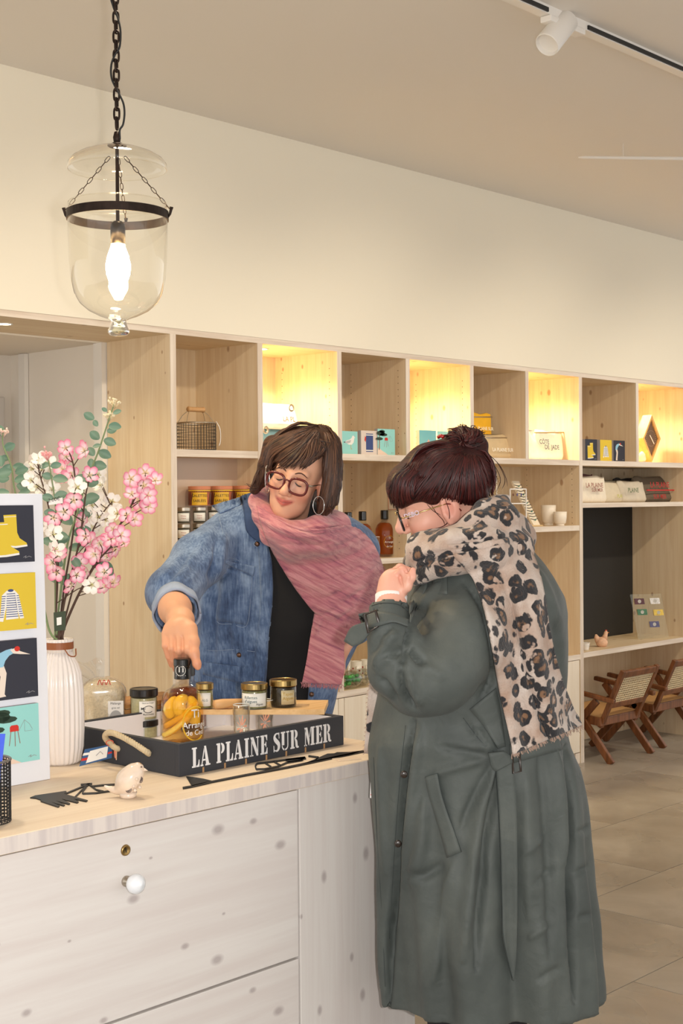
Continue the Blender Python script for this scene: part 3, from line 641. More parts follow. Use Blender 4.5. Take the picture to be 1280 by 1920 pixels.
RUMM = mat('rum_liquid', (140, 62, 18), .15, coat=.5)
def glassware(nm, col, tr=.9, rough=.03):
    if nm in MATS: return MATS[nm]
    m = bpy.data.materials.new(nm); m.use_nodes = True; b = m.node_tree.nodes['Principled BSDF']; b.inputs['Base Color'].default_value = srgb(*col); b.inputs['Transmission Weight'].default_value = tr; b.inputs['Roughness'].default_value = rough; b.inputs['IOR'].default_value = 1.2; MATS[nm] = m; return m
BLKCAP = mat('bottle_capsule', (18, 18, 18), .25, coat=.4)
CLEARG = glass('clear_glass', (246, 248, 246))
def bottle(p, r, h, label, liquid, group=None, ring=True, fruit=None, name='rum_bottle', capcol=None):
    p = np.asarray(p, float); t = thing(name, p, label, 'bottle', group)
    prof = [(0, 0), (r*.92, 0), (r, h*.02), (r, h*.52), (r*.97, h*.60), (r*.82, h*.68), (r*.55, h*.735), (r*.36, h*.76), (r*.31, h*.79), (r*.31, h*.90)]
    obj('glass_body', MB().lathe(prof, p, 40), CLEARG, t, smooth=True)
    lp_ = [(0, h*.06)] + [(a*.95, b) for a, b in prof[2:]][:1] + [(r*.95, h*.06)] + [(a*.95, b) for a, b in prof[3:7]] + [(0, h*.74)]
    lp_ = [(0, h*.055), (r*.93, h*.055), (r*.95, h*.08), (r*.95, h*.52), (r*.92, h*.60), (r*.77, h*.68), (r*.5, h*.728), (0, h*.735)]
    obj('liquid', MB().lathe(lp_, p, 40), liquid, t, smooth=True)
    obj('capsule', MB().lathe([(r*.34, h*.80), (r*.37, h*.80), (r*.40, h*.82), (r*.40, h*.985), (r*.36, h), (0, h)], p, 28), capcol or BLKCAP, t, smooth=False, bevel=.001)
    if ring:
        vd = nrm(np.array([CAM[0]-p[0], CAM[1]-p[1], 0])); sd = np.cross(EZ, vd); a0 = .55; n_ = vd*math.cos(a0)+sd*math.sin(a0); tg = np.cross(EZ, n_); pts = []
        for k in range(28):
            a = 2*math.pi*k/28; u = r*.62*math.cos(a)/r; pts.append(p+(n_*math.cos(u)+tg*math.sin(u))*r*1.006+EZ*(h*.32+r*.62*math.sin(a)))
        obj('label_ring', MB().tube(pts, .0011, 5, closed=True), mat('label_gold', (214, 160, 40), .35, metal=.3), t)
        text('lettering', 'Arrangés', p+n_*r*1.01+EZ*h*.30, tg, EZ, r*.30, WHT, t, align='CENTER', bend=(p, r*1.006)); text('lettering', 'de Ced', p+n_*r*1.01+EZ*h*.21, tg, EZ, r*.24, WHT, t, align='CENTER', bend=(p, r*1.006))
        text('lettering', 'Ti', p+n_*r*1.01+EZ*h*.38, tg, EZ, r*.34, WHT, t, align='CENTER')
    return t
LIQ = glassware('rum_amber', (200, 96, 30), .75, .05)
BT = 'rum bottles on the shelf between the women'
for x, y, nm in ((721, 1042, 'amber rum bottle on the shelf, nearest the red-haired woman\'s face'), (680, 1046, 'amber rum bottle in the middle of three, just behind the two small shelf glasses'), (653, 1049, 'amber rum bottle leftmost of three, mostly hidden by the pink scarf')):
    p = ony(x, y, 4.64); p[2] = 1.2585; k = depth(p)/FPX; bottle(p, 18.3*k, 87*k, nm, LIQ, BT)
SHOTG = glass('shot_glass', (252, 253, 252), gloss=1.6)
def shot(p, r, h, label, group, col=(226, 150, 120)):
    t = thing('shot_glass', p, label, 'glass', group)
    obj('glass_wall', MB().lathe([(0, 0), (r*.86, 0), (r*.9, h*.02), (r, h), (r*.93, h), (r*.82, h*.12), (0, h*.10)], p, 32), SHOTG, t, smooth=True)
    obj('rim', MB().tube([p+np.array([r*.97*math.cos(a), r*.97*math.sin(a), h]) for a in np.linspace(0, 2*math.pi, 33)[:-1]], .0009, 5, closed=True), mat('rim_white', (235, 238, 236), .1), t, smooth=True)
    vd = nrm(np.array([CAM[0]-p[0], CAM[1]-p[1], 0])); sd = np.cross(EZ, vd); m = MB()
    for k in range(9):
        a = k*math.pi*2/9; u0, v0 = .1*math.cos(a), .06*math.sin(a); u1, v1 = .62*math.cos(a), .27*math.sin(a)
        f = lambda u, v: p+(vd*math.cos(u)+sd*math.sin(u))*r*.985+EZ*h*(.45+v)
        m.add([f(u0-.06, v0), f(u0+.06, v0), f(u1+.10, v1), f(u1-.02, v1+.05)], [(0, 1, 2, 3)])
    obj('flower_print', m, mat('print_%d' % col[0], col, .6), t)
    return t
for x, y, nm in ((704, 1044, 'small printed shot glass on shelf, beside the right rum bottle'), (688, 1046, 'small printed shot glass on shelf, next to the pink scarf shoulder')):
    p = ony(x, y, 4.56); p[2] = 1.2585; k = depth(p)/FPX; shot(p, 8*k, 40*k, nm, 'shot glasses on the shelf', (224, 200, 180))
# small framed sign on the side panel
q0, q1 = onx(727, 890, 5.268), onx(742, 956, 5.268)
sg = thing('paper_sign', (5.27, 4.7, 1.6), 'faint pink-edged paper sign on the shelf side behind the red hair', 'sign'); y0, y1 = min(q0[1], 4.66), 4.56
y1, y0 = q0[1], q0[1]-.14
obj('sheet', MB().box(5.2695, 5.2715, y0, y1, q1[2], q0[2]), mat('sign_paper', (222, 206, 184), .6), sg)
bm_ = MB(); 
for a in ((y0, y0+.004, q1[2], q0[2]), (y1-.004, y1, q1[2], q0[2]), (y0, y1, q1[2], q1[2]+.004), (y0, y1, q0[2]-.004, q0[2])): bm_.box(5.2685, 5.2696, *a)
obj('border', bm_, mat('sign_border', (206, 150, 126), .7), sg)

# ------------------------------------------------------------------ jewellery and crockery at the right bay
SZ = 1.3885
q = ony(966, 990, 4.58); rs = thing('jewellery_stand', (q[0], 4.58, SZ), 'small white metal frame stand with earrings, left of the ladder display', 'display stand')
fx0, fx1 = ony(956, 960, 4.58)[0], ony(986, 960, 4.58)[0]; zz = [ony(970, y, 4.58)[2] for y in (917, 944, 972)]; zz[2] = SZ+.002
fmx = MB()
for xx in (fx0, fx1): fmx.box(xx-.003, xx+.003, 4.577, 4.583, SZ, zz[0])
for z_ in zz: fmx.box(fx0, fx1, 4.577, 4.583, z_-.003, z_+.003)
obj('frame', fmx, WHITE, rs)
for k, c in enumerate(((110, 60, 40), (90, 90, 160), (90, 170, 150))):
    x_ = fx0+(fx1-fx0)*(.2+.25*k); obj('earring', MB().lathe([(0, 0), (.0035, .003), (.0035, .014), (0, .018)], (x_, 4.58, zz[0]-.04), 8), mat('bead_%d' % c[0], c, .4), rs, smooth=True)
tb, tt = ony(1008, 985, 4.60), ony(986, 902, 4.66)
ld = thing('necklace_board', (tb[0], 4.60, SZ), 'leaning white board strung with dark necklaces on the right shelf', 'jewellery display')
O = np.array([ony(1000, 985, 4.56)[0], 4.56, SZ+.008]); wv_ = .064; top = np.array([ony(976, 902, 4.60)[0], 4.66, ony(980, 902, 4.66)[2]]); up = top-O; n_ = nrm(np.cross(EXR, up))
obj('board', MB().obox(O, EXR*wv_, up, -n_*.012), mat('display_white', (244, 230, 204), .7), ld)
for k in range(13):
    f = .14+.064*k; a = O+up*f+n_*.003; obj('necklace', MB().tube([a-EXR*.002, a+EXR*wv_*.5-nrm(up)*.006, a+EXR*(wv_+.002)], .0018, 5), mat('dark_cord', (50, 50, 48), .6), ld)
    if k % 3 == 0: obj('charm', MB().ball(a+EXR*wv_*(.5+.1*(k % 2))-nrm(up)*.010+n_*.003, .004, 8, 6), mat('charm_teal', (70, 150, 130), .3), ld)
obj('foot', MB().box(O[0]-.03, O[0]+.09, 4.56, 4.66, SZ, SZ+.008), mat('display_foot', (220, 190, 140), .6), ld)
def cup(x, ybot, Y, rpx, hpx, label, group, z=SZ, flare=.0, tilt=None, name='bowl'):
    p = ony(x, ybot, Y); p[2] = z; k = depth(p)/FPX; r, h = rpx*k, hpx*k
    t = thing(name, p, label, 'bowl', group)
    obj('foot', MB().lathe([(r*.62, 0), (r*.60, h*.10), (r*.7, h*.12)], p, 28), mat('white_ceramic', (246, 236, 220), .3), t)
    obj('body', MB().lathe([(r*.6, h*.10), (r*.86, h*.2), (r*(.96+flare), h*.6), (r*(1+flare), h), (r*(.93+flare), h), (r*.86, h*.5), (r*.5, h*.2), (0, h*.2)], p, 32, axis=tilt if tilt is not None else (0, 0, 1), cap=False), MATS.get('white_ceramic') or mat('white_ceramic', (246, 236, 220), .3), t, smooth=True)
    return t
CG = 'white bowls on the right shelf'
cup(1050, 985, 4.57, 12.5, 26, 'white ceramic bowl standing upright, at the shelf\'s right end', CG)
cup(1028, 984, 4.66, 14, 38, 'tall white bowl behind the upright one', CG); cup(1036, 983, 4.78, 16, 42, 'large white bowl at the back of the right shelf', CG)
cup(970, 986, 4.64, 13, 20, 'low white bowl behind the small earring frame', CG)
q = ony(931, 975, 4.66); ed = thing('earring_tree', (q[0], 4.66, SZ), 'shimmering silver earring display behind the red-haired woman\'s neck', 'jewellery display')
m = MB()
for k in range(70): m.ball(ony(925+14*random.random(), 888+60*random.random(), 4.64+.03*random.random()), .003, 6, 4)
obj('silver_earrings', m, mat('silver', (230, 214, 180), .2, metal=.8), ed)['kind'] = 'stuff'
obj('rod', MB().lathe([(.03, 0), (.03, .006), (.003, .01), (.003, .30)], (q[0], 4.66, SZ), 12), WHITE, ed)

# ------------------------------------------------------------------ mugs and sweets on the worktop
MZ = .6365
for x, Y, nm in ((652, 4.66, 'white mug on the worktop, partly behind the staff woman\'s forearm'), (668, 4.62, 'plain white mug, middle one on the worktop'), (686, 4.62, 'white mug with red flower print beside the green sleeve')):
    p = ony(x, 1275, Y); p[2] = MZ; k = depth(p)/FPX; r, h = 10.5*k, 36*k+.02
    t = thing('mug', p, nm, 'mug', 'mugs behind the women')
    obj('cup_body', MB().lathe([(0, 0), (r*.92, 0), (r, .006), (r, h), (r*.9, h), (r*.88, .01), (0, .01)], p, 28), mat('mug_white', (226, 220, 206), .25), t, smooth=True)
    obj('handle', MB().tube([p+np.array([-r*.7-.02*math.sin(a), -r*.7-.02*math.sin(a), h*.5+.03*math.cos(a)]) for a in np.linspace(0, math.pi, 9)], .005, 8), MATS['mug_white'], t, smooth=True)
    fm_ = MB(); vd = nrm(np.array([-p[0], -p[1], 0])); sd = np.cross(EZ, vd)
    for j in range(6): fm_.ball(p+(vd*math.cos(.7*math.sin(j*2.1))+sd*math.sin(.7*math.sin(j*2.1)))*r+EZ*h*(.25+.09*j), .005, 6, 4)
    obj('flower_print', fm_, mat('mug_red', (170, 70, 60), .5), t)
for x, Y, c, nm in ((660, 4.53, (70, 160, 70), 'cellophane bag of green sweets in front of the mugs'), (682, 4.54, (196, 176, 140), 'cellophane bag of tan sweets beside the bag of green sweets')):
    p = ony(x, 1292, Y); p[2] = MZ; t = thing('sweet_bag', p, nm, 'sweets', 'bags of sweets'); m = MB()
    for j in range(16): m.ball(p+np.array([random.uniform(-.05, .05), random.uniform(-.02, .04), .012+random.random()*.05]), (.014, .010, .010), 8, 6)
    obj('sweets', m, mat('sweet_%d' % c[0], c, .4), t, smooth=True)['kind'] = 'stuff'
    obj('cellophane', MB().ball(p+EZ*.045+np.array([0, .01, 0]), (.075, .045, .043), 16, 10), glass('cellophane', (235, 238, 235), gloss=1.6, rough=.1), t, smooth=True)

# ------------------------------------------------------------------ things on the desk
hz = .6425
p = ony(1128, 1214, 4.60); p[2] = hz; k = depth(p)/FPX
hn = thing('hen_figurine', p, 'small terracotta-pink hen figurine on the desk', 'figurine')
hm_ = mat('hen_clay', (226, 182, 150), .6, var=.12, vscale=80)
obj('body', MB().lathe([(0, 0), (.024, 0), (.034, .012), (.036, .03), (.026, .05), (.012, .058), (0, .06)], p, 24), hm_, hn, smooth=True)
L_ = nrm(VR-np.array([0, 0, VR[2]]))
obj('tail', MB().tube([p-L_*.02+EZ*.035, p-L_*.034+EZ*.06, p-L_*.036+EZ*.075], [.022, .014, .005], 12), hm_, hn, smooth=True)
obj('head', MB().tube([p+L_*.012+EZ*.04, p+L_*.022+EZ*.07, p+L_*.026+EZ*.088, p+L_*.028+EZ*.096], [.022, .013, .011, .004], 12), hm_, hn, smooth=True)
obj('beak', MB().lathe([(.005, 0), (0, .014)], p+L_*.033+EZ*.085, 8, L_), mat('beak', (200, 120, 60), .5), hn)
obj('comb', MB().obox(p+L_*.020+EZ*.094-VF*.002, L_*.012, EZ*.008, VF*.004), mat('comb_red', (190, 80, 60), .5), hn)
p = ony(1098, 1220, 4.57); p[2] = hz; pt = thing('ridged_pot', p, 'tiny white ridged pot at the desk\'s left end', 'pot')
obj('body', MB().lathe([(0, 0), (.016, 0), (.018, .006), (.017, .01), (.020, .016), (.019, .022), (.022, .028), (.0225, .042), (.018, .042), (.016, .006), (0, .006)], p, 20), WHITE, pt, smooth=True)
obj('rim', MB().lathe([(.0225, .040), (.026, .042), (.0225, .045)], p, 20, cap=False), WHITE, pt)
a, b = ony(1196, 1192, 4.66), ony(1254, 1190, 4.545)
rk = thing('acrylic_card_rack', (a[0], 4.68, hz), 'clear acrylic stand holding five small printed cards on the desk', 'display stand')
O = np.array([a[0], 4.66, hz]); exr = nrm(np.array([b[0]-a[0], -.115, 0])); up = np.array([-.02, .045, .285]); wr_ = np.linalg.norm(b[:2]-a[:2]); nn = nrm(np.cross(exr, up))
obj('sheet', MB().obox(O, exr*wr_, up, -nn*.004), glass('acrylic', (250, 248, 234), gloss=1.3), rk)
for (u, v, c) in ((.25, .84, (90, 50, 60)), (.75, .84, (226, 224, 222)), (.28, .60, (70, 120, 90)), (.80, .58, (226, 196, 90)), (.60, .32, (90, 90, 130))):
    q = O+exr*wr_*u+up*v+nn*.002; cd = obj('printed_card', MB().obox(q-exr*.034-nrm(up)*.019, exr*.068, nrm(up)*.038, nn*.002), mat('card_%d_%d_%d' % c, c, .5, var=.3, vscale=120), rk)
    obj('card_badge', MB().lathe([(0, 0), (.012, 0)], q+nn*.0026, 14, nn, cap=True), WHT, cd)

# ------------------------------------------------------------------ cane armchairs
TEAK = wood('teak', (132, 82, 48), (98, 58, 32), (90, 50, 28), 'z', knots=.1, rough=.4, contrast=1.2)
CANE = mat('cane_webbing', (226, 210, 176), .7); CANES = mat('cane_seat', (206, 160, 104), .7, bump=.4, bscale=300)
def bar(m, a, b, w, d, wd):
    """bar from a to b, width w along wd, depth d"""
    a, b = np.asarray(a, float), np.asarray(b, float); t = nrm(b-a); wd = nrm(np.asarray(wd, float)-t*np.dot(wd, t)); e = np.cross(t, wd)
    return m.obox(a-wd*w/2-e*d/2, wd*w, e*d, b-a)
def cane_chair(x, y, label, group):
    """rear feet at y; faces +Y; x = left rear foot"""
    W_ = .445; t = thing('cane_armchair', (x+W_/2, y+.2, 0), label, 'chair', group)
    P = lambda u, v, z: np.array([x+u, y+v, z])
    X_ = (1, 0, 0)
    for u in (0.0, W_):
        obj('leg', bar(MB(), P(u, 0.0, 0), P(u, .33, .40), .026, .042, X_), TEAK, t, bevel=.004)
        obj('leg', bar(MB(), P(u, .43, 0), P(u, .10, .36), .026, .042, X_), TEAK, t, bevel=.004)
        obj('armrest', bar(MB(), P(u, -.02, .365), P(u, .40, .425), .034, .026, X_), TEAK, t, bevel=.006)
    for u in (.035, W_-.035):
        obj('back_post', bar(MB(), P(u, .10, .20), P(u, -.06, .545), .036, .026, X_), TEAK, t, bevel=.004)
    bk = lambda z: .10-(z-.20)*.464
    for z, h_ in ((.522, .040), (.335, .036)): obj('back_rail', bar(MB(), P(.04, bk(z), z), P(W_-.04, bk(z), z), h_, .024, (0, -.4, 1)), TEAK, t, bevel=.004)
    m = MB(); 
    for k in range(19): u = .055+(W_-.11)*k/18; m.tube([P(u, bk(.35)-.004, .35), P(u, bk(.505)-.004, .505)], .0028, 4)
    for k in range(12): z = .35+.155*k/11; m.tube([P(.05, bk(z)-.004, z), P(W_-.05, bk(z)-.004, z)], .0028, 4)
    obj('cane_back', m, CANE, t)
    for v, z in ((.09, .235), (.40, .262)): obj('seat_rail', bar(MB(), P(.0, v, z), P(W_, v, z), .050, .026, (0, 0, 1)), TEAK, t, bevel=.004)
    for u in (.02, W_-.02): obj('seat_rail', bar(MB(), P(u, .09, .235), P(u, .40, .262), .05, .026, (0, 0, 1)), TEAK, t, bevel=.004)
    obj('cane_seat', MB().obox(P(.02, .09, .25), (W_-.04, 0, 0), (0, .31, .027), (0, -.001, .012)), CANES, t)
    return t
cane_chair(6.907, 4.348, 'teak armchair with white cane back, fully visible one at the desk', 'cane armchairs at the desk')
cane_chair(7.557, 4.383, 'teak armchair with cane back, cut off by the right edge', 'cane armchairs at the desk')
# ------------------------------------------------------------------ serving tray with stencilled lettering
def glyph(ch):
    """stencil letters as polygons in a unit-height box; returns width, polygons"""
    R_ = lambda x0, x1, y0, y1: [(x0, y0), (x1, y0), (x1, y1), (x0, y1)]
    def half(cx, cy, rx, ry, ix, iy, a0=-math.pi/2, a1=math.pi/2, n=10):
        o_ = [(cx+rx*math.cos(a0+(a1-a0)*k/n), cy+ry*math.sin(a0+(a1-a0)*k/n)) for k in range(n+1)]; i_ = [(cx+ix*math.cos(a0+(a1-a0)*k/n), cy+iy*math.sin(a0+(a1-a0)*k/n)) for k in range(n+1)]
        return [[o_[k], o_[k+1], i_[k+1], i_[k]] for k in range(n)]
    def ribbon(pts, ws):
        P = spline([(a, b, 0) for a, b in pts], 40)[:, :2]; W = np.interp(np.linspace(0, 1, 40), np.linspace(0, 1, len(ws)), ws); T = np.gradient(P, axis=0); T /= np.linalg.norm(T, axis=1)[:, None]; Nn = np.stack([-T[:, 1], T[:, 0]], 1)
        A, B = P+Nn*W[:, None]/2, P-Nn*W[:, None]/2; return [[tuple(A[k]), tuple(B[k]), tuple(B[k+1]), tuple(A[k+1])] for k in range(39)]
    if ch == 'L': return .62, [R_(.10, .32, 0, 1), R_(.02, .10, .92, 1), R_(.32, .40, .92, 1), R_(.02, .10, 0, .08), [(.36, 0), (.60, 0), (.60, .36), (.55, .36), (.50, .16), (.44, .08), (.36, .08)]]
    if ch == 'A': return .80, [[(.30, 1), (.44, 1), (.70, 0), (.46, 0)], [(.28, .90), (.31, .74), (.15, .08), (.08, .08)], R_(0, .22, 0, .08), R_(.70, .78, 0, .08), R_(.39, .46, 0, .08), [(.22, .34), (.38, .34), (.41, .26), (.20, .26)]]
    if ch == 'P': return .70, [R_(.10, .32, 0, 1), R_(.02, .10, .92, 1), R_(.02, .10, 0, .08), R_(.32, .40, 0, .08)] + half(.40, .73, .28, .27, .07, .19)
    if ch == 'I': return .42, [R_(.10, .32, 0, 1), R_(.02, .10, .92, 1), R_(.32, .40, .92, 1), R_(.02, .10, 0, .08), R_(.32, .40, 0, .08)]
    if ch == 'N': return .82, [R_(.12, .18, 0, .86), [(.04, 1), (.30, 1), (.70, .12), (.70, 0), (.56, 0)], R_(.02, .28, 0, .07), R_(.64, .70, .16, 1), R_(.54, .64, .93, 1), R_(.70, .80, .93, 1)]
    if ch == 'E': return .64, [R_(.10, .32, 0, 1), R_(.02, .10, .92, 1), R_(.02, .10, 0, .08), [(.36, 1), (.60, 1), (.60, .70), (.56, .70), (.50, .86), (.44, .92), (.36, .92)], [(.36, .53), (.44, .55), (.48, .64), (.52, .64), (.52, .36), (.48, .36), (.44, .45), (.36, .47)], [(.36, 0), (.62, 0), (.62, .32), (.57, .32), (.52, .15), (.45, .08), (.36, .08)]]
    if ch == 'S': return .62, ribbon([(.53, .80), (.48, .93), (.33, .96), (.18, .88), (.15, .74), (.24, .61), (.38, .50), (.50, .38), (.51, .2), (.40, .06), (.25, .05), (.12, .10)], [.03, .08, .07, .13, .20, .24, .25, .24, .20, .12, .07, .05]) + [[(.50, 1), (.56, 1), (.56, .68), (.52, .68)], [(.06, .34), (.10, .34), (.13, 0), (.06, 0)]]
    if ch == 'U': return .78, [R_(.10, .32, .28, 1), R_(.02, .10, .92, 1), R_(.32, .40, .92, 1), R_(.60, .67, .26, 1), R_(.50, .60, .92, 1), R_(.67, .76, .92, 1)] + half(.385, .26, .285, .27, .22, .18, math.pi, 1.42*math.pi) + half(.385, .26, .285, .27, .22, .18, 1.5*math.pi, 2*math.pi)
    if ch == 'R': return .80, [R_(.10, .32, 0, 1), R_(.02, .10, .92, 1), R_(.02, .10, 0, .08), R_(.32, .40, 0, .08)] + half(.40, .75, .27, .25, .07, .17) + [[(.40, .50), (.54, .50), (.64, .38), (.68, .10), (.78, .08), (.76, 0), (.60, 0), (.50, .08), (.46, .36)]]
    if ch == 'M': return 1.0, [R_(.10, .16, 0, .90), R_(.02, .26, 0, .07), [(.04, 1), (.30, 1), (.50, .34), (.47, 0), (.40, .06)], [(.52, .44), (.68, 1), (.62, 1), (.50, .52)], R_(.68, .90, 0, 1), R_(.90, .98, .92, 1), R_(.90, .98, 0, .08), R_(.60, .68, 0, .08)]
    return .34, []
TX0, TX1, TY0, TY1, TZ0, TZ1 = 1.815, 2.304, 2.162, 2.566, CT+.0005, 1.055
TR = thing('serving_tray', ((TX0+TX1)/2, (TY0+TY1)/2, TZ0), 'charcoal wooden tray with white stencilled town name on the counter', 'tray')
wt_ = .013
fp_ = obj('front_panel', MB().box(TX0, TX1, TY0, TY0+wt_, TZ0, TZ1), DARKGREY, TR, bevel=.0012)
obj('side_panel', MB().box(TX0, TX0+wt_, TY0+wt_, TY1-wt_, TZ0, TZ1), DARKGREY, TR, bevel=.0012); obj('side_panel', MB().box(TX1-wt_, TX1, TY0+wt_, TY1-wt_, TZ0, TZ1), DARKGREY, TR, bevel=.0012)
obj('back_panel', MB().box(TX0, TX1, TY1-wt_, TY1, TZ0, TZ1), DARKGREY, TR, bevel=.0012)
TW = mat('tray_white', (236, 232, 232), .6)
obj('lining', MB().box(TX0+wt_, TX1-wt_, TY0+wt_, TY1-wt_, TZ0, TZ0+.006).box(TX0+wt_+.001, TX1-wt_-.001, TY1-wt_-.002, TY1-wt_-.0002, TZ0+.006, TZ1-.003).box(TX1-wt_-.002, TX1-wt_-.0002, TY0+wt_+.001, TY1-wt_-.002, TZ0+.006, TZ1-.003).box(TX0+wt_+.0002, TX0+wt_+.002, TY0+wt_+.001, TY1-wt_-.002, TZ0+.006, TZ1-.003), TW, TR)
word = 'LA PLAINE SUR MER'; gs = [glyph(c) for c in word]; tot = sum(w+.06 for w, _ in gs)
x0 = ony(359, 1410, TY0)[0]; x1 = ony(622, 1370, TY0)[0]; hgt = .041; sx_ = (x1-x0)/tot; cur = x0; zb = TZ0+.0135
lt = MB()
for w, polys in gs:
    flatpoly(lt, [[(cur-x0+a*sx_, b*hgt) for a, b in P] for P in polys], (x0, TY0-.0002, zb), EXR, EZ, (0, -1, 0), .0004); cur += (w+.06)*sx_
obj('lettering', lt, mat('stencil_white', (232, 232, 234), .7), fp_)
WNOTCH = mat('tray_notch', (178, 138, 96), .7)
for k in range(7):
    xx = TX0+.062+.060*k; obj('wood_peg', MB().box(xx, xx+.0045, TY0-.0006, TY0+.002, TZ0, TZ0+.011), WNOTCH, fp_)
def rope(path, r, parent, name, m, turns=18, n=120):
    P = spline(path, n); T = np.gradient(P, axis=0); T /= np.linalg.norm(T, axis=1)[:, None]; mb = MB()
    u = np.array([0, 0, 1.]); U_ = []
    for t in T: u = u-t*np.dot(u, t); u /= np.linalg.norm(u); U_.append(u)
    U_ = np.array(U_); W_ = np.cross(T, U_)
    for k in range(3):
        a = np.linspace(0, turns*2*math.pi, n)+2*math.pi*k/3; mb.tube(P+(U_*np.cos(a)[:, None]+W_*np.sin(a)[:, None])*r*.55, r*.58, 6)
    return obj(name, mb, m, parent, smooth=True)
JUTE = mat('jute_rope', (206, 188, 154), .9, bump=.3, bscale=400, var=.1, vscale=100)
rope([onx(225, 1404, TX0+.004), onx(216, 1402, TX0-.006), pix(203, 1391, 2.955), pix(197, 1381, 2.94), pix(203, 1374, 2.925), pix(219, 1377, 2.905), pix(246, 1391, 2.88), pix(272, 1408, 2.862), onx(281, 1414, TX0+.004)], .0062, TR, 'rope_handle', JUTE)
rope([(TX1-.004, 2.27, 1.028), (TX1+.012, 2.28, 1.04), (TX1+.022, 2.36, 1.05), (TX1+.012, 2.44, 1.04), (TX1-.004, 2.45, 1.028)], .0062, TR, 'rope_handle', JUTE)
# paper tag on the rope
tg = thing('paper_tag', pix(180, 1437, 2.93), 'blue, white and red paper tag tied to the tray\'s rope handle', 'tag')
def pq(pts, d0, d1=None):
    """pixels to a slanted plane: depth varies with x"""
    xs_ = [p[0] for p in pts]; d1 = d0 if d1 is None else d1; a, b = 148, 212
    return [pix(x, y, d0+(d1-d0)*(x-a)/(b-a)) for x, y in pts]
def tagpoly(n, pts, m, off): 
    return obj(n, MB().prism([q-VF*off+EZ*off for q in pq(pts, 2.915, 2.955)], -VF*.0006), m, tg)
tagpoly('card', [(159, 1405), (211, 1395), (209.5, 1421), (148.5, 1437)], mat('tag_blue', (52, 92, 140), .6), 0)
tagpoly('white_panel', [(169, 1409), (203, 1400), (200, 1421), (161, 1432)], WHT, .0012)
tagpoly('white_stripe', [(157, 1413), (168, 1411.5), (167, 1416), (155, 1418)], WHT, .0012); tagpoly('red_stripe', [(154, 1423), (165, 1421), (163.5, 1426), (152, 1428)], RED, .0012)
tagpoly('red_stripe', [(203, 1411), (210.3, 1409.5), (210, 1413), (202, 1415)], RED, .0012)
obj('tag_lines', MB().tube(pq([(180, 1417), (188, 1409), (193, 1414)], 2.912, 2.95), .0007, 4), GREY, tg)
for k in range(4): obj('twine', MB().tube([pix(211, 1398, 2.945), pix(214+k*1.5, 1405+k, 2.94), pix(215+k, 1419+2*k, 2.935)], .0011, 5), mat('twine_%d' % (k % 2), ((206, 90, 70), (226, 190, 150))[k % 2], .8), tg)
obj('twine_loop', MB().tube([pix(206+7*math.cos(a), 1393+5*math.sin(a), 2.945) for a in np.linspace(0, 6, 12)], .0011, 5), MATS['twine_0'], tg)

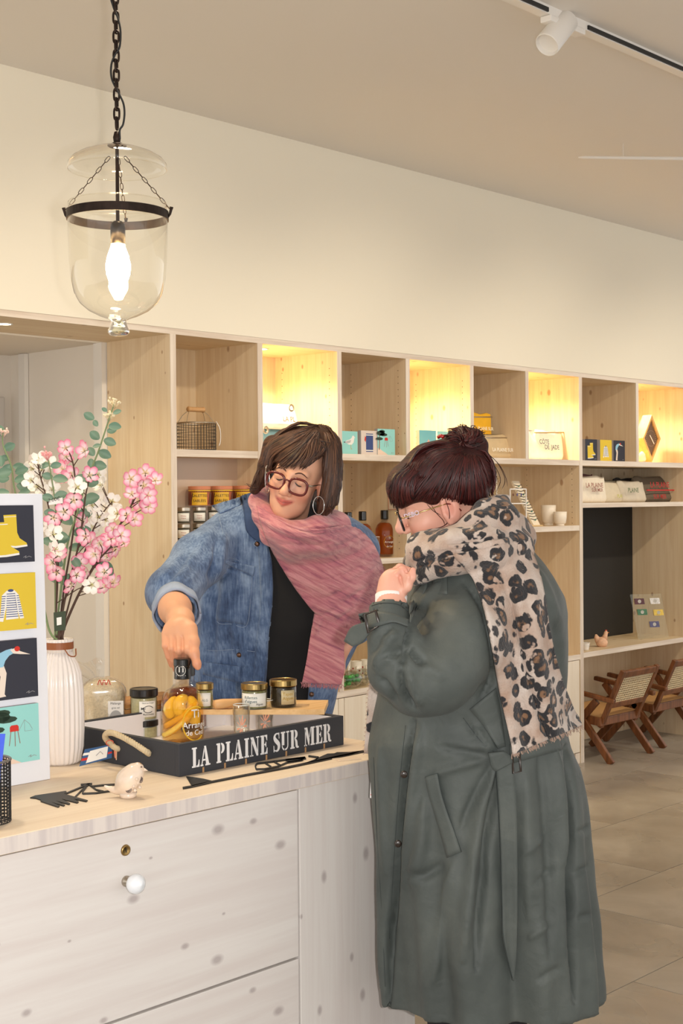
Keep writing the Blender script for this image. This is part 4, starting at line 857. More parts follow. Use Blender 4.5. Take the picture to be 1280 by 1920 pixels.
# ------------------------------------------------------------------ bottles in the tray
FRUIT = mat('preserved_mango', (242, 222, 116), .35, var=.08, vscale=40); PEEL = mat('preserved_peel', (240, 204, 90), .4, var=.10, vscale=60)
def hero_bottle(px_, py_, zb_, wpx, hpx, label, main):
    p = onz(px_, py_, zb_); k = depth(p)/FPX; r, h = wpx*k/2, hpx*k
    t = thing('rum_bottle', p, label, 'bottle', 'rum bottles in the tray')
    prof = [(0, 0), (r*.93, 0), (r, h*.02), (r, h*.42), (r*.985, h*.50), (r*.90, h*.575), (r*.72, h*.63), (r*.46, h*.665), (r*.34, h*.69), (r*.32, h*.72), (r*.32, h*.78)]
    obj('glass_body', MB().lathe(prof, p, 48), glass('bottle_amber', (255, 251, 243) if main else (220, 130, 90), gloss=1.2), t, smooth=True) if main else obj('glass_body', MB().lathe(prof, p, 48), CLEARG, t, smooth=True)
    if main:
        obj('liquid', MB().lathe([(0, h*.035), (r*.93, h*.035), (r*.95, h*.05), (r*.95, h*.42), (r*.93, h*.50), (r*.80, h*.57), (0, h*.60)], p, 40), glass('rum_gold', (255, 234, 176), gloss=.3), t, smooth=True)
        vd = nrm(np.array([CAM[0]-p[0], CAM[1]-p[1], 0])); sd = np.cross(EZ, vd)
        Q = lambda a, b, c: p+sd*r*a+EZ*h*b+vd*r*c
        for pts, rad in (([(-.5, .30, .2), (-.62, .42, .3), (-.30, .55, .2)], [.22, .30, .16]), ([(-.1, .34, .45), (-.15, .48, .5), (.2, .56, .3)], [.30, .34, .18]), ([(.35, .32, .2), (.45, .45, .3), (.30, .55, .2)], [.3, .32, .16]), ([(-.25, .22, -.3), (.2, .3, -.4)], [.35, .35]), ([(.55, .2, -.1), (.6, .36, -.1)], [.26, .26])):
            P = spline([Q(*q) for q in pts], 10); R2 = np.interp(np.linspace(0, 1, 10), np.linspace(0, 1, len(rad)), rad)*r; R2[0] *= .5; R2[-1] *= .45
            obj('fruit_piece', MB().tube(P, R2, 12), FRUIT, t, smooth=True)
        for pts in ([(-.85, .10, .30), (-.5, .16, .68), (0, .27, .80), (.45, .38, .62), (.62, .48, .4)], [(-.80, .20, .2), (-.2, .30, .55), (.2, .38, .66), (.6, .50, .3)]):
            obj('peel_strip', MB().tube(spline([Q(*q) for q in pts], 18), r*.17, 8, flat=.9), PEEL, t, smooth=True)
    else:
        obj('liquid', MB().lathe([(0, h*.035), (r*.95, h*.04), (r*.96, h*.42), (r*.95, h*.50), (r*.86, h*.575), (0, h*.60)], p, 40), glassware('rum_red', (168, 60, 30), .7, .05), t, smooth=True)
    cp = obj('capsule', MB().lathe([(r*.34, h*.755), (r*.37, h*.755), (r*.39, h*.76), (r*.39, h*.91), (r*.41, h*.915), (r*.41, h*.985), (r*.38, h), (0, h)], p, 32), BLKCAP, t, bevel=.0008)
    if main:
        vd = nrm(np.array([CAM[0]-p[0], CAM[1]-p[1], 0])); sd = np.cross(EZ, vd)
        def lab(body, a0, z_, size, rr, m=WHT): 
            n_ = vd*math.cos(a0)+sd*math.sin(a0); text('lettering', body, p+n_*rr+EZ*z_, np.cross(EZ, n_), EZ, size, m, t, align='CENTER', bold=.01, bend=(p, rr))
        lab('Ti', -.25, h*.845, r*.42, r*.40); lab('· · · · ·', -.2, h*.785, r*.2, r*.40)
        pts = []; n_ = vd*math.cos(-.25)+sd*math.sin(-.25); tgv = np.cross(EZ, n_)
        for k2 in range(24):
            a = 2*math.pi*k2/24; u = .62*math.cos(a); pts.append(p+(n_*math.cos(u)+tgv*math.sin(u))*r*.40+EZ*(h*.865+r*.24*math.sin(a)))
        obj('capsule_ring', MB().tube(pts, .0006, 4, closed=True), WHT, t)
        a0 = .62; n_ = vd*math.cos(a0)+sd*math.sin(a0); tgv = np.cross(EZ, n_); pts = []
        for k2 in range(36):
            a = math.radians(60)+math.radians(250)*k2/35; u = .62*math.cos(a); pts.append(p+(n_*math.cos(u)+tgv*math.sin(u))*r*1.006+EZ*(h*.25+r*.78*math.sin(a)))
        obj('label_arc', MB().tube(pts, .0016, 5), mat('label_yellow', (236, 190, 50), .5), t)
        lab('Ti', .62, h*.32, r*.55, r*1.01); lab('Arrangés', .70, h*.20, r*.40, r*1.015); lab('de Ced', .62, h*.115, r*.34, r*1.01)
        lab('BANANE PASSION', .45, h*.42, r*.13, r*1.01, mat('label_yellow', (236, 190, 50), .5))
    return t
hero_bottle(343, 1391, TZ0+.007, 80, 157, 'bottle of golden rum with mango pieces, held by its black cap', True)
hero_bottle(352, 1366, TZ0+.007, 74, 132, 'dark red rum bottle standing just behind the bottle being held', False)
for x, y, nm in ((453, 1393, 'printed shot glass in the tray, nearer the bottles'), (497, 1384, 'printed shot glass in the tray, nearer the lettering\'s end')):
    p = onz(x, y, TZ0+.007); k = depth(p)/FPX; shot(p, 16*k, 72*k, nm, 'shot glasses in the tray', (232, 160, 130))

# ------------------------------------------------------------------ cutting board on the tray rim, jars on it
BAM = wood('bamboo', (236, 196, 140), (220, 176, 118), (190, 150, 100), 'x', knots=0, contrast=1.4)
bz = 1.0556
c0, c1, c2 = onz(383, 1340, bz), onz(608, 1340, bz), onz(590, 1319, bz)
bex = c1-c0; bey = (c2-c1); bey = bey - bex*np.dot(bey, bex)/np.dot(bex, bex); bey *= 1.0
CBD = thing('cutting_board', (c0+c1)/2, 'pale bamboo cutting board lying across the back of the tray', 'cutting board')
hx, hy = nrm(bex), nrm(bey); LW, LD = np.linalg.norm(bex), .15
hole_a = LW-.045; bd = MB()
bd.obox(c0-hx*.05, hx*(LW+.05-.075), hy*LD, EZ*.012); bd.obox(c0+hx*(LW-.04), hx*.04, hy*LD, EZ*.012)
bd.obox(c0+hx*(LW-.075), hx*.035, hy*.055, EZ*.012); bd.obox(c0+hx*(LW-.075)+hy*.085, hx*.035, hy*(LD-.085), EZ*.012)
obj('board', bd, BAM, CBD)
obj('hole_shade_patch', MB().obox(c0+hx*(LW-.0749)+hy*.0551, hx*.0348, hy*.0298, EZ*.002), mat('hole_shade', (150, 116, 80), .8), CBD)  # darker patch filling the hole, its shade put into the colour
jz = bz+.0125
def cjar(x, y, z, rpx, hpx, **k):
    p = onz(x, y, z); return jar(0, 0, depth(p), rpx, hpx, base=p, **k)
ALG = mat('algae_spread', (150, 140, 90), .5, var=.3, vscale=200); TAP = mat('dark_tapenade', (58, 44, 30), .45, var=.3, vscale=150)
cjar(477, 1328, jz, 24.5, 48, label='white-labelled glass jar with gold lid, left of the dark tapenade jar', fill=ALG, lid=GOLDLID, name='spread_jar', words=[('Rillettes', -.25, .55, 7.5, INKG), ("d'algues", -.25, .36, 7.5, INKG), ('Algues', .45, .24, 5, INKB)], labspan=(-1.2, 1.1), group='jars on the cutting board')
cjar(531, 1324, jz, 25, 51, label='dark tapenade jar with gold lettering, right one on the cutting board', fill=TAP, lid=GOLDLID, name='spread_jar', words=[("Tapen'", 0, .58, 8, INKGO), ('Algues', 0, .38, 8, INKGO)], labspan=(-.15, .95), group='jars on the cutting board', labcol=mat('label_cream', (206, 190, 150), .6))
cjar(384, 1328, jz, 16, 48, label='narrow glass jar with gold lid right behind the held bottle', fill=ALG, lid=GOLDLID, name='spread_jar', words=[('ALG', .1, .4, 6, INKG)], group='jars on the cutting board')
ha, hb = onz(400, 1321, jz+.012), onz(455, 1316, jz+.012)
hd = thing('spreader_knife', (ha+hb)/2, 'wooden handled spreader lying on the cutting board, left of the jars', 'utensil')
obj('handle', MB().tube([ha, ha+(hb-ha)*.06, ha+(hb-ha)*.3, ha+(hb-ha)*.7, hb], [.006, .0105, .0115, .0095, .008], 14), mat('utensil_wood', (222, 172, 116), .45), hd, smooth=True)
obj('blade', MB().obox(hb-EZ*.006, (hb-ha)*.9, hy*.014, EZ*.0012), STEEL, hd)

# ------------------------------------------------------------------ jars and salt behind the tray
mj = np.array([2.21, 2.74, CT+.0005]); kj = depth(mj)/FPX
jz_top = onz(270, 1346, 1.03); lowh = .052
p = np.array([*onz(270, 1352, 1.03)[:2], CT+.0005]); k = depth(p)/FPX
MAYO = mat('mayonnaise', (206, 190, 150), .4, var=.15, vscale=200)
jar(0, 0, depth(p), 26, (.046)/k, 'squat jar with black lid under the mayonnaise jar behind the tray', MAYO, BLKLID, base=p, name='sauce_jar', lab=False, lidh=.3, group='sauce jars behind the tray')
p2 = p+EZ*.0463; jar(0, 0, depth(p2), 25.5, 58, 'mayonnaise jar with black lid and white label, stacked behind the tray', MAYO, BLKLID, base=p2, name='sauce_jar', lidh=.23, words=[('Sauce au vinaigre', 0, .72, 3.2, INKB), ('My', -.38, .46, 7, INKB), ('Mayonnaise', 0, .24, 4.6, INKB)], labspan=(-.35, 1.0), group='sauce jars behind the tray')
vd = nrm(np.array([CAM[0]-p2[0], CAM[1]-p2[1], 0])); 
jt = [o_ for o_ in bpy.data.objects if o_.get('label', '').startswith('mayonnaise jar')][0]; sd = np.cross(EZ, vd); ca = .32; nn_ = vd*math.cos(ca)+sd*math.sin(ca); tt_ = np.cross(EZ, nn_)
obj('label_emblem', MB().tube([p2+nn_*25.5*k*1.015+tt_*(.012*math.cos(a))+EZ*(.027+.008*math.sin(a)) for a in np.linspace(.4, 5.6, 20)], .0007, 4), INKB, jt)
wb0 = p+np.array([.075, .10, 0])
wbx = thing('wooden_crate', wb0, 'small orange-brown wooden crate behind the stacked sauce jars', 'crate'); CRW = wood('crate_wood', (206, 152, 92), (180, 124, 70), (140, 90, 50), 'x', knots=.3)
for z_ in (0, .022, .044): obj('slat', MB().box(wb0[0]-.10, wb0[0]+.12, wb0[1]-.045, wb0[1]-.035, CT+.001+z_, CT+.020+z_), CRW, wbx, bevel=.001)
obj('lid_board', MB().box(wb0[0]-.10, wb0[0]+.12, wb0[1]-.045, wb0[1]+.07, CT+.066, CT+.076), CRW, wbx, bevel=.001)
obj('end_board', MB().box(wb0[0]-.10, wb0[0]-.09, wb0[1]-.034, wb0[1]+.07, CT+.001, CT+.065), CRW, wbx); obj('end_board', MB().box(wb0[0]+.11, wb0[0]+.12, wb0[1]-.034, wb0[1]+.07, CT+.001, CT+.065), CRW, wbx)
# bag of coarse salt
sp = onz(190, 1385, CT+.0005); sp = np.array([sp[0]+.02, sp[1]+.02, CT+.0005]); k = depth(sp)/FPX
vd = nrm(np.array([CAM[0]-sp[0], CAM[1]-sp[1], 0])); sd = np.cross(EZ, vd)
sb_ = thing('salt_bag', sp, 'clear bag of coarse grey salt with twist tie between vase and tray', 'bag')
def lump(w, d, h, n=40, rows=18, seed=0, top=.55, amp=.03, prof=None):
    P = np.zeros((rows, n, 3)); ph = [random.random()*6 for _ in range(6)]
    for i in range(rows):
        u = i/(rows-1); f = prof(u)
        for j in range(n):
            a = 2*math.pi*j/n; e = 1+amp*(math.sin(3*a+ph[0]+5*u)+.6*math.sin(7*a+ph[1]-9*u)+.4*math.sin(11*a+ph[2]+14*u))
            cs, sn = math.cos(a), math.sin(a); x = math.copysign(abs(cs)**.7, cs)*w/2*f*e; y = math.copysign(abs(sn)**.7, sn)*d/2*f*e
            P[i, j] = sp+sd*x+vd*y+EZ*h*u
    m = MB(); vs = P.reshape(-1, 3); m.add(vs, [(i*n+j, i*n+(j+1) % n, (i+1)*n+(j+1) % n, (i+1)*n+j) for i in range(rows-1) for j in range(n)]+[tuple(range(n))[::-1], tuple((rows-1)*n+j for j in range(n))]); return m
SALT = mat('coarse_salt', (222, 208, 180), .8, bump=1.0, bscale=260, var=.12, vscale=160)
obj('salt', lump(82*k, 60*k, 108*k, prof=lambda u: min(1, .86+1.2*u)*(1 if u < .75 else math.sqrt(max(0.02, 1-((u-.75)/.26)**2)))), SALT, sb_, smooth=True)
PLAS = glass('bag_plastic', (250, 248, 244), gloss=2.2, rough=.12)
obj('plastic', lump(86*k, 64*k, 112*k, amp=.025, prof=lambda u: min(1, .86+1.2*u)*(1 if u < .75 else math.sqrt(max(0.06, 1-((u-.75)/.27)**2)))), PLAS, sb_, smooth=True)
cr = MB(); G = np.zeros((8, 16, 3))
for i in range(8):
    for j in range(16):
        u = i/7; a = (j/15-.5); G[i, j] = sp+sd*(-.022+a*(.02+.075*u)-.02*u)*1.0+EZ*(108*k+.045*u+.006*math.sin(9*a+5*u))+vd*(.01*math.sin(14*a+6*u)*(.4+u))
obj('gathered_top', cr.grid(G), PLAS, sb_, smooth=True)
tie = [pix(183+4*q, 1280+(-5 if q % 2 else 4), depth(sp)-.03) for q in range(7)]; obj('twist_tie', MB().tube(spline(tie, 30), .0011, 5), mat('tie_red', (196, 60, 48), .5), sb_)
lo = sp+vd*.040+sd*.012
lb_ = obj('paper_label', MB().obox(lo+EZ*.028, sd*.036, EZ*.062, vd*.0008), mat('salt_label', (236, 232, 226), .7), sb_)
flat_ = [( .018+.0145*math.cos(a), .022+.018*math.sin(a)) for a in np.linspace(0, 2*math.pi, 25)[:-1]]
obj('oval_print', flatpoly(MB(), [flat_], lo+EZ*.028+vd*.0009, sd, EZ, vd, .0003), mat('salt_oval', (168, 166, 164), .7), lb_)
text('lettering', 'Mélange', lo+EZ*.082+vd*.001+sd*.018, sd, EZ, .0075, INKB, lb_, align='CENTER'); text('lettering', 'gros sel', lo+EZ*.072+vd*.001+sd*.018, sd, EZ, .006, INKB, lb_, align='CENTER')

# ------------------------------------------------------------------ ceramic bird and metal silhouettes
bd_ = 2.622; CER = mat('bird_glaze', (226, 206, 186), .15, coat=.7, var=.06, vscale=50)
bp_ = onz(240, 1495, CT+.0003); BI = thing('ceramic_bird', bp_, 'glossy cream ceramic bird figurine in front of the tray', 'figurine')
bk = bd_/FPX
pts = [(195, 1474), (205, 1478), (216, 1481), (228, 1475), (238, 1466), (247, 1455), (254, 1446), (259, 1439), (263, 1432)]; rad = [2, 4.5, 8.5, 19, 23.5, 22.5, 19, 14.5, 6]
q = spline([(*pix(x, y, bd_), r*bk) for (x, y), r in zip(pts, rad)], 34)
q[:, 2] = np.maximum(q[:, 2], CT+.0005+q[:, 3]*.55)
obj('body', MB().tube(q[:, :3], np.maximum(q[:, 3], .0015), 24), CER, BI, smooth=True)
obj('base', MB().lathe([(.014, 0), (.016, .002), (.017, .010)], bp_, 24), CER, BI, smooth=True)
obj('beak', MB().lathe([(.004, 0), (0, .009)], pix(269, 1443, bd_-.005), 8, nrm(VR*1.0-VU*.25)), CER, BI, smooth=True)
obj('eye', MB().ball(pix(265, 1438, bd_-.012), .0018, 8, 6), mat('bird_eye', (120, 100, 90), .3), BI)
for x, y, rr in ((241, 1481, 5.2), (264, 1462, 5.4)):
    for f in (1.0, .62, .3): obj('floral_print', MB().tube([pix(x+rr*f*math.cos(a)*(.62 if x > 250 else 1), y+rr*f*math.sin(a), bd_-.0190+(.0075 if x > 250 else 0)) for a in np.linspace(0, 2*math.pi, 17)[:-1]], .0007, 4, closed=True), mat('bird_print', (70, 56, 60), .4), BI)
for x, y in ((250, 1474), (258, 1468), (253, 1482), (262, 1476), (256, 1461)): obj('raised_flower', MB().ball(pix(x, y, bd_-.0185+(.006 if x > 256 else 0)), (.0035, .0035, .0035), 10, 6), CER, BI, smooth=True)
MZt = CT+.0004
def sil(poly, m): m.prism([onz(x, y, MZt) for x, y in poly], EZ*.002); return m
def sline(pts, wpx, m):
    for st in stroke(pts, wpx): sil(st, m)
    return m
Z3 = lambda P: [(x/3.556, 1380+y/3.556) for x, y in P]
S1 = thing('metal_silhouette', onz(120, 1500, MZt), 'black cut-metal fishing hut silhouette lying left of the bird', 'metal ornament')
m = MB()
sil(Z3([(200, 416), (235, 402), (440, 372), (446, 383), (430, 392), (585, 434), (575, 442), (490, 425), (525, 444), (515, 451), (410, 426), (468, 455), (460, 461), (370, 437), (433, 465), (424, 471), (340, 446), (398, 472), (388, 479), (270, 440), (276, 433), (240, 420)]), m)
obj('hut_plate', m, BLACK, S1)
m = MB()
for L_ in ([(430, 392), (590, 325)], [(500, 412), (560, 350), (598, 322)], [(538, 328), (614, 322)], [(590, 325), (640, 362), (690, 374)], [(575, 345), (552, 372), (550, 388), (640, 384), (735, 370)], [(610, 340), (690, 331), (772, 326)]): sline(Z3(L_), 2.2, m)
obj('net_frame', m, BLACK, S1)
Z4 = lambda P: [(330+x/3.368, 1370+y/3.368) for x, y in P]
S2 = thing('metal_silhouette', onz(500, 1445, MZt), 'long black cut-metal coastline silhouette lying in front of the tray', 'metal ornament')
m = MB(); sline(Z4([(42, 366), (100, 356), (230, 326), (430, 286), (700, 236), (900, 194), (1185, 133)]), 3.0, m); obj('base_strip', m, BLACK, S2)
obj('fin_plate', sil(Z4([(64, 294), (110, 299), (170, 308), (228, 322), (160, 342), (100, 356)]), MB()), BLACK, S2)
obj('rock_plate', sil(Z4([(955, 150), (1000, 148), (1015, 141), (1100, 139), (1186, 129), (1120, 152), (900, 196), (800, 214), (870, 188)]), MB()), BLACK, S2)
m = MB()
for L_ in ([(505, 245), (500, 225), (512, 210), (600, 200), (700, 185), (815, 172), (790, 190), (700, 205), (650, 228), (560, 246), (505, 247)], [(560, 206), (600, 232)], [(620, 200), (660, 224)], [(690, 190), (820, 178)], [(835, 163), (900, 172), (880, 190)]): sline(Z4(L_), 2.4, m)
obj('sail_outline', m, BLACK, S2); obj('sail_plate', sil(Z4([(690, 186), (815, 170), (800, 192), (705, 206)]), MB()), BLACK, S2)
obj('paper_patch', sil(Z4([(985, 182), (1130, 165), (1170, 180), (1030, 194)]), MB()), mat('sticker', (226, 206, 182), .5), thing('sticker', onz(660, 1423, MZt), 'faint worn paper sticker on the counter near its right end', 'sticker'))

# ------------------------------------------------------------------ picture display board at the left
by = 2.345; brx = onz(98, 1462, CT)[0]; tz = ony(88, 925, by+.01)[2]
DB = thing('display_board', (brx-.16, by, CT), 'white display board on the counter holding four square pictures', 'display board')
blx = brx-.33; lean = .012; upv = np.array([-.004, lean, tz-CT-.001])
obj('panel', MB().obox((blx, by, CT+.0006), (brx-blx, 0, 0), upv, (0, .022, 0)), mat('display_panel', (236, 238, 244), .6), DB, bevel=.001)
obj('rear_prop', MB().obox((blx+.1, by+.09, CT+.0006), (.06, 0, 0), (0, -.058, .30), (0, .008, 0)), MATS['display_panel'], DB)
upn = nrm(upv)
for kind, xr, yt, yb, nm in (('boots', 70, 947, 1053, 'square picture of yellow rubber boots on navy, top of the white board'), ('sweater', 72, 1073, 1178, 'square yellow picture of a striped sailor sweater on the white board'), ('diver', 73.5, 1196, 1305, 'square navy picture of a diver in red cap on the white board'), ('hut', 75, 1318, 1424, 'square turquoise picture of a stilt fishing hut, bottom of the white board')):
    a, b = ony(xr, yb, by-.013), ony(xr, yt, by-.013); s = b[2]-a[2]; yy = by-.0135+lean*((a[2]-CT)/(tz-CT))
    picture(kind, (a[0]-s, yy, a[2]), EXR, upn, s, .0128, nm, 'pictures on the display board')
# ------------------------------------------------------------------ pencil basket and blue leaflet at the left edge
pb = onz(-27, 1540, CT+.002); pb[2] = CT+.002
wire_basket(pb, .0435, .108, 'black wire mesh pot cut off by the left edge', nv=34, nr=19, wr=.0010, name='wire_pot', handle=False, rimr=.0025)
lf = thing('blue_leaflet', pb+EZ*.004, 'bright blue leaflet sticking out of the black wire pot', 'leaflet')
a, b = pix(10, 1376, 2.40), pix(-4, 1500, 2.40); e = nrm(VR); obj('sheet', MB().obox(b-e*.05, e*.05, a-b, VF*.0008), mat('leaflet_blue', (64, 96, 226), .5), lf)
obj('fold', MB().obox(b-e*.05+VF*.0012, e*.049, a-b, VF*.0006), mat('leaflet_inside', (90, 110, 220), .5), lf)

# ------------------------------------------------------------------ ribbed vase with artificial branches
vp = onz(112, 1430, CT+.0005); vD = depth(vp); vk = vD/FPX
VA = thing('ribbed_vase', vp, 'tall white ribbed ceramic vase with a leather cord, holding the flower branches', 'vase')
zt = lambda y: pix(112, y, vD)[2]-vp[2]
VG = mat('vase_glaze', (236, 228, 222), .2, coat=.4)
prof = [(0, 0), (34*vk, 0), (40*vk, .006)] + [(r*vk, zt(y)) for y, r in ((1400, 45), (1370, 46.5), (1330, 46.5), (1290, 45), (1262, 42), (1245, 36.5), (1232, 29), (1222, 26))] 
obj('body', MB().lathe(prof, vp, 208, wob=lambda a, h: 1-.075*(1-abs(math.cos(13*a)))*(1 if h > .004 else 0)), VG, VA, smooth=True)
obj('neck', MB().lathe([(26*vk, zt(1222)), (26*vk, zt(1206)), (28*vk, zt(1200)), (26.5*vk, zt(1197)), (23*vk, zt(1199)), (22*vk, zt(1230)), (0, zt(1240))], vp, 104, wob=lambda a, h: 1-.06*(1-abs(math.cos(13*a)))), VG, VA, smooth=True)
LEA = mat('leather_cord', (146, 84, 44), .5)
obj('leather_band', MB().lathe([(26.8*vk, zt(1216)), (27.6*vk, zt(1216)), (27.6*vk, zt(1203)), (26.8*vk, zt(1203))], vp, 40, cap=False), LEA, VA)
vd = nrm(np.array([-vp[0], -vp[1], 0])); sd = np.cross(EZ, vd)
obj('cord_loop', MB().tube(spline([vp+sd*.012+vd*.030+EZ*zt(1214), vp+sd*.022+vd*.036+EZ*zt(1226), vp+sd*.035+vd*.026+EZ*zt(1228), vp+sd*.036+vd*.012+EZ*zt(1216)], 20), .0014, 6), LEA, VA, smooth=True)
# branch ingredients
def colmat(name, rough=.6, trans=0.0, bump=0):
    if name in MATS: return MATS[name]
    m = bpy.data.materials.new(name); m.use_nodes = True; nt = m.node_tree; b = nt.nodes['Principled BSDF']; a = N(nt, 'VertexColor'); a.layer_name = 'Col'
    nt.links.new(a.outputs[0], b.inputs['Base Color']); b.inputs['Roughness'].default_value = rough; b.inputs['Subsurface Weight'].default_value = trans; b.inputs['Subsurface Radius'].default_value = (.01, .006, .004); MATS[name] = m; return m
def setcol(me, cols):
    at = me.color_attributes.new('Col', 'FLOAT_COLOR', 'POINT'); c = np.ones((len(me.vertices), 4), np.float32); c[:, :3] = cols; at.data.foreach_set('color', c.ravel())
def lin(c): return np.array(srgb(*c)[:3])
PET = colmat('petals', .6, .0)
def blossom_mesh(edge, inner, core, seed):
    rg = random.Random(seed); m = MB(); cols = []
    for p in range(5):
        a0 = 2*math.pi*p/5+rg.uniform(-.1, .1); cup_ = rg.uniform(.15, .5); n, k = 5, 7; G = np.zeros((n, k, 3))
        for i in range(n):
            u = i/(n-1)
            for j in range(k):
                v = j/(k-1)*2-1; w = .66*min(1, .25+1.5*u); rr = (.10+.90*u)*(1-.30*v*v*u*u)-(.06 if (i == n-1 and j == k//2) else 0)
                a = a0+v*w*.95; z = cup_*u*u+.10*math.cos(v*3)*u+rg.uniform(-.03, .03)*u
                G[i, j] = (rr*math.cos(a), rr*math.sin(a), z)
                t = u**2.6; t = max(t, abs(v)**5*u); cols.append(lin(inner)*(1-t)+lin(edge)*t if u > .08 else lin(core))
        m.grid(G)
    nb = len(m.v)
    for s in range(6):
        a = rg.random()*6.28; b = np.array([math.cos(a)*.2, math.sin(a)*.2, .35]); m.tube([(0, 0, 0), b], .02, 4); m.ball(b, .05, 6, 4)
    cols += [lin(core)]*(len(m.v)-nb); me = m.mesh('blossom'); setcol(me, np.array(cols)); me.materials.append(PET)
    for p in me.polygons: p.use_smooth = True
    return me
PINK = [blossom_mesh((232, 110, 150), (252, 226, 230), (236, 214, 170), s) for s in (1, 2, 3)]
WBLO = [blossom_mesh((248, 240, 228), (252, 248, 240), (196, 190, 120), s) for s in (4, 5)]
def leaf_mesh(seed):
    rg = random.Random(seed); n, k = 9, 5; G = np.zeros((n, k, 3)); cols = []
    for i in range(n):
        u = i/(n-1); w = .36*math.sin(math.pi*min(1, u*.93+.04))**.7
        for j in range(k):
            v = j/(k-1)*2-1; G[i, j] = (u, v*w, .12*abs(v)*w*2+.10*u*u*(1 if seed % 2 else -1)); t = .5+.5*math.sin(seed+v*2); cols.append(lin((92, 126, 104))*(1-.35*t)+lin((138, 160, 132))*.35*t+(.05 if abs(v) < .1 else 0))
    me = MB().grid(G).mesh('leaf'); setcol(me, np.array(cols)); me.materials.append(colmat('leaves', .55, .0))
    for p in me.polygons: p.use_smooth = True
    return me
LEAVES = [leaf_mesh(s) for s in (1, 2, 3, 4)]
STEMB = mat('branch_brown', (78, 56, 44), .7); STEMG = mat('stem_green', (120, 140, 96), .7)
def put(me, pos, size, normal, parent, name, spin=None, xdir=None):
    z = nrm(normal); x = np.array([1., 0, 0]) if xdir is None else np.asarray(xdir, float); x = x-z*np.dot(x, z); x = nrm(x) if np.linalg.norm(x) > 1e-3 else nrm(np.cross(z, [0, 1., 0])); y = np.cross(z, x)
    M = Matrix(((x[0]*size, y[0]*size, z[0]*size, pos[0]), (x[1]*size, y[1]*size, z[1]*size, pos[1]), (x[2]*size, y[2]*size, z[2]*size, pos[2]), (0, 0, 0, 1)))
    o = bpy.data.objects.new(name, me); COL.objects.link(o); o.parent = parent; o.matrix_parent_inverse = parent.matrix_basis.inverted(); o.matrix_basis = M; return o
ZF = lambda P: [(x/3.49, 700+y/3.49) for x, y in P]
stembase = vp+EZ*(zt(1215))
def branch(label, path, dd, blossoms, kind, matS, r=.0022, leaves=(), berries=(), twigs=True):
    """path in zoomed pixels from tip to vase mouth"""
    b0 = stembase+sd*random.uniform(-.012, .012)+vd*random.uniform(-.012, .012)
    t = thing('flower_branch', b0, label, 'artificial flowers', 'branches in the ribbed vase')
    P = ZF(path); n = len(P); pts = [pix(x, y, vD+dd*(1-i/(n-1))) for i, (x, y) in enumerate(P)]+[b0, b0-EZ*.1]
    S = spline(pts, 40); obj('stem', MB().tube(S, np.linspace(r*.6, r*1.3, 40), 7), matS, t, smooth=True)
    for i, (x, y) in enumerate(ZF(blossoms)):
        d = vD+dd+random.uniform(-.05, .03); c = pix(x, y, d); me = random.choice(PINK if kind == 'pink' else WBLO)
        nn = nrm(-VF+VR*random.uniform(-.9, .9)+VU*random.uniform(-.5, .9)); put(me, c, random.uniform(.0185, .0225), nn, t, 'blossom', xdir=(random.random(), random.random(), random.random()))
        j = int(np.argmin(np.linalg.norm(S-c, axis=1)+np.maximum(0, (S[:, 2]-c[2]))*2)); 
        obj('twig', MB().tube(spline([c-nn*.002, c*.6+S[j]*.4-EZ*.006, S[min(j+2, 39)]], 7), .0011, 5), matS, t, smooth=True)
    for (x, y, ang, sz) in leaves:
        (X, Y), = ZF([(x, y)]); d = vD+dd*.6+random.uniform(-.03, .03); c = pix(X, Y, d); a = math.radians(ang); dirv = VR*math.cos(a)+VU*math.sin(a)-VF*random.uniform(-.3, .4); nn = nrm(-VF+VU*random.uniform(.1, .8)+VR*random.uniform(-.4, .4))
        put(random.choice(LEAVES), c, sz*vk, nn, t, 'leaf', xdir=dirv)
    for (x, y, rr, col) in berries:
        m = MB(); (X, Y), = ZF([(x, y)]); c = pix(X, Y, vD+dd)
        for q_ in range(26):
            o_ = VR*random.uniform(-1, 1)*rr*vk+VU*abs(random.gauss(0, .35))*rr*vk+VF*random.uniform(-1, 1)*rr*vk; m.ball(c+o_, .0026, 6, 4); m.tube([c-VU*.012, c+o_], .0005, 3)
        obj('berry_cluster', m, mat('berries_%d' % col[1], col, .6), t, smooth=True)['kind'] = 'stuff'
    return t
EU = [(615, 300, 150, 22), (700, 250, 140, 12), (740, 262, 10, 16), (640, 345, 130, 15), (710, 345, 0, 24), (700, 380, 10, 18), (650, 430, 140, 24), (680, 435, -20, 24), (660, 470, 175, 16), (645, 510, -25, 26), (615, 540, 120, 22), (605, 600, -10, 28), (600, 620, 100, 20), (590, 630, -60, 20), (570, 700, 165, 24), (560, 710, -5, 28), (520, 800, 130, 28), (545, 830, 15, 32), (510, 850, 0, 20), (485, 890, 150, 36), (500, 930, 10, 30), (470, 990, 130, 32), (480, 1050, 20, 34), (445, 1070, 170, 32), (430, 1160, 150, 30), (450, 1150, 25, 28), (410, 1260, 160, 26), (400, 1370, 130, 34), (400, 1380, 40, 30)]
branch('tall eucalyptus branch topped with cream berries, rising above the other flowers', [(750, 190), (700, 340), (640, 520), (560, 720), (510, 900), (450, 1080), (420, 1250), (395, 1450), (370, 1700)], .03, [], 'none', STEMG, .0024, EU, [(750, 195, 11, (236, 222, 186)), (715, 280, 10, (226, 222, 170))])
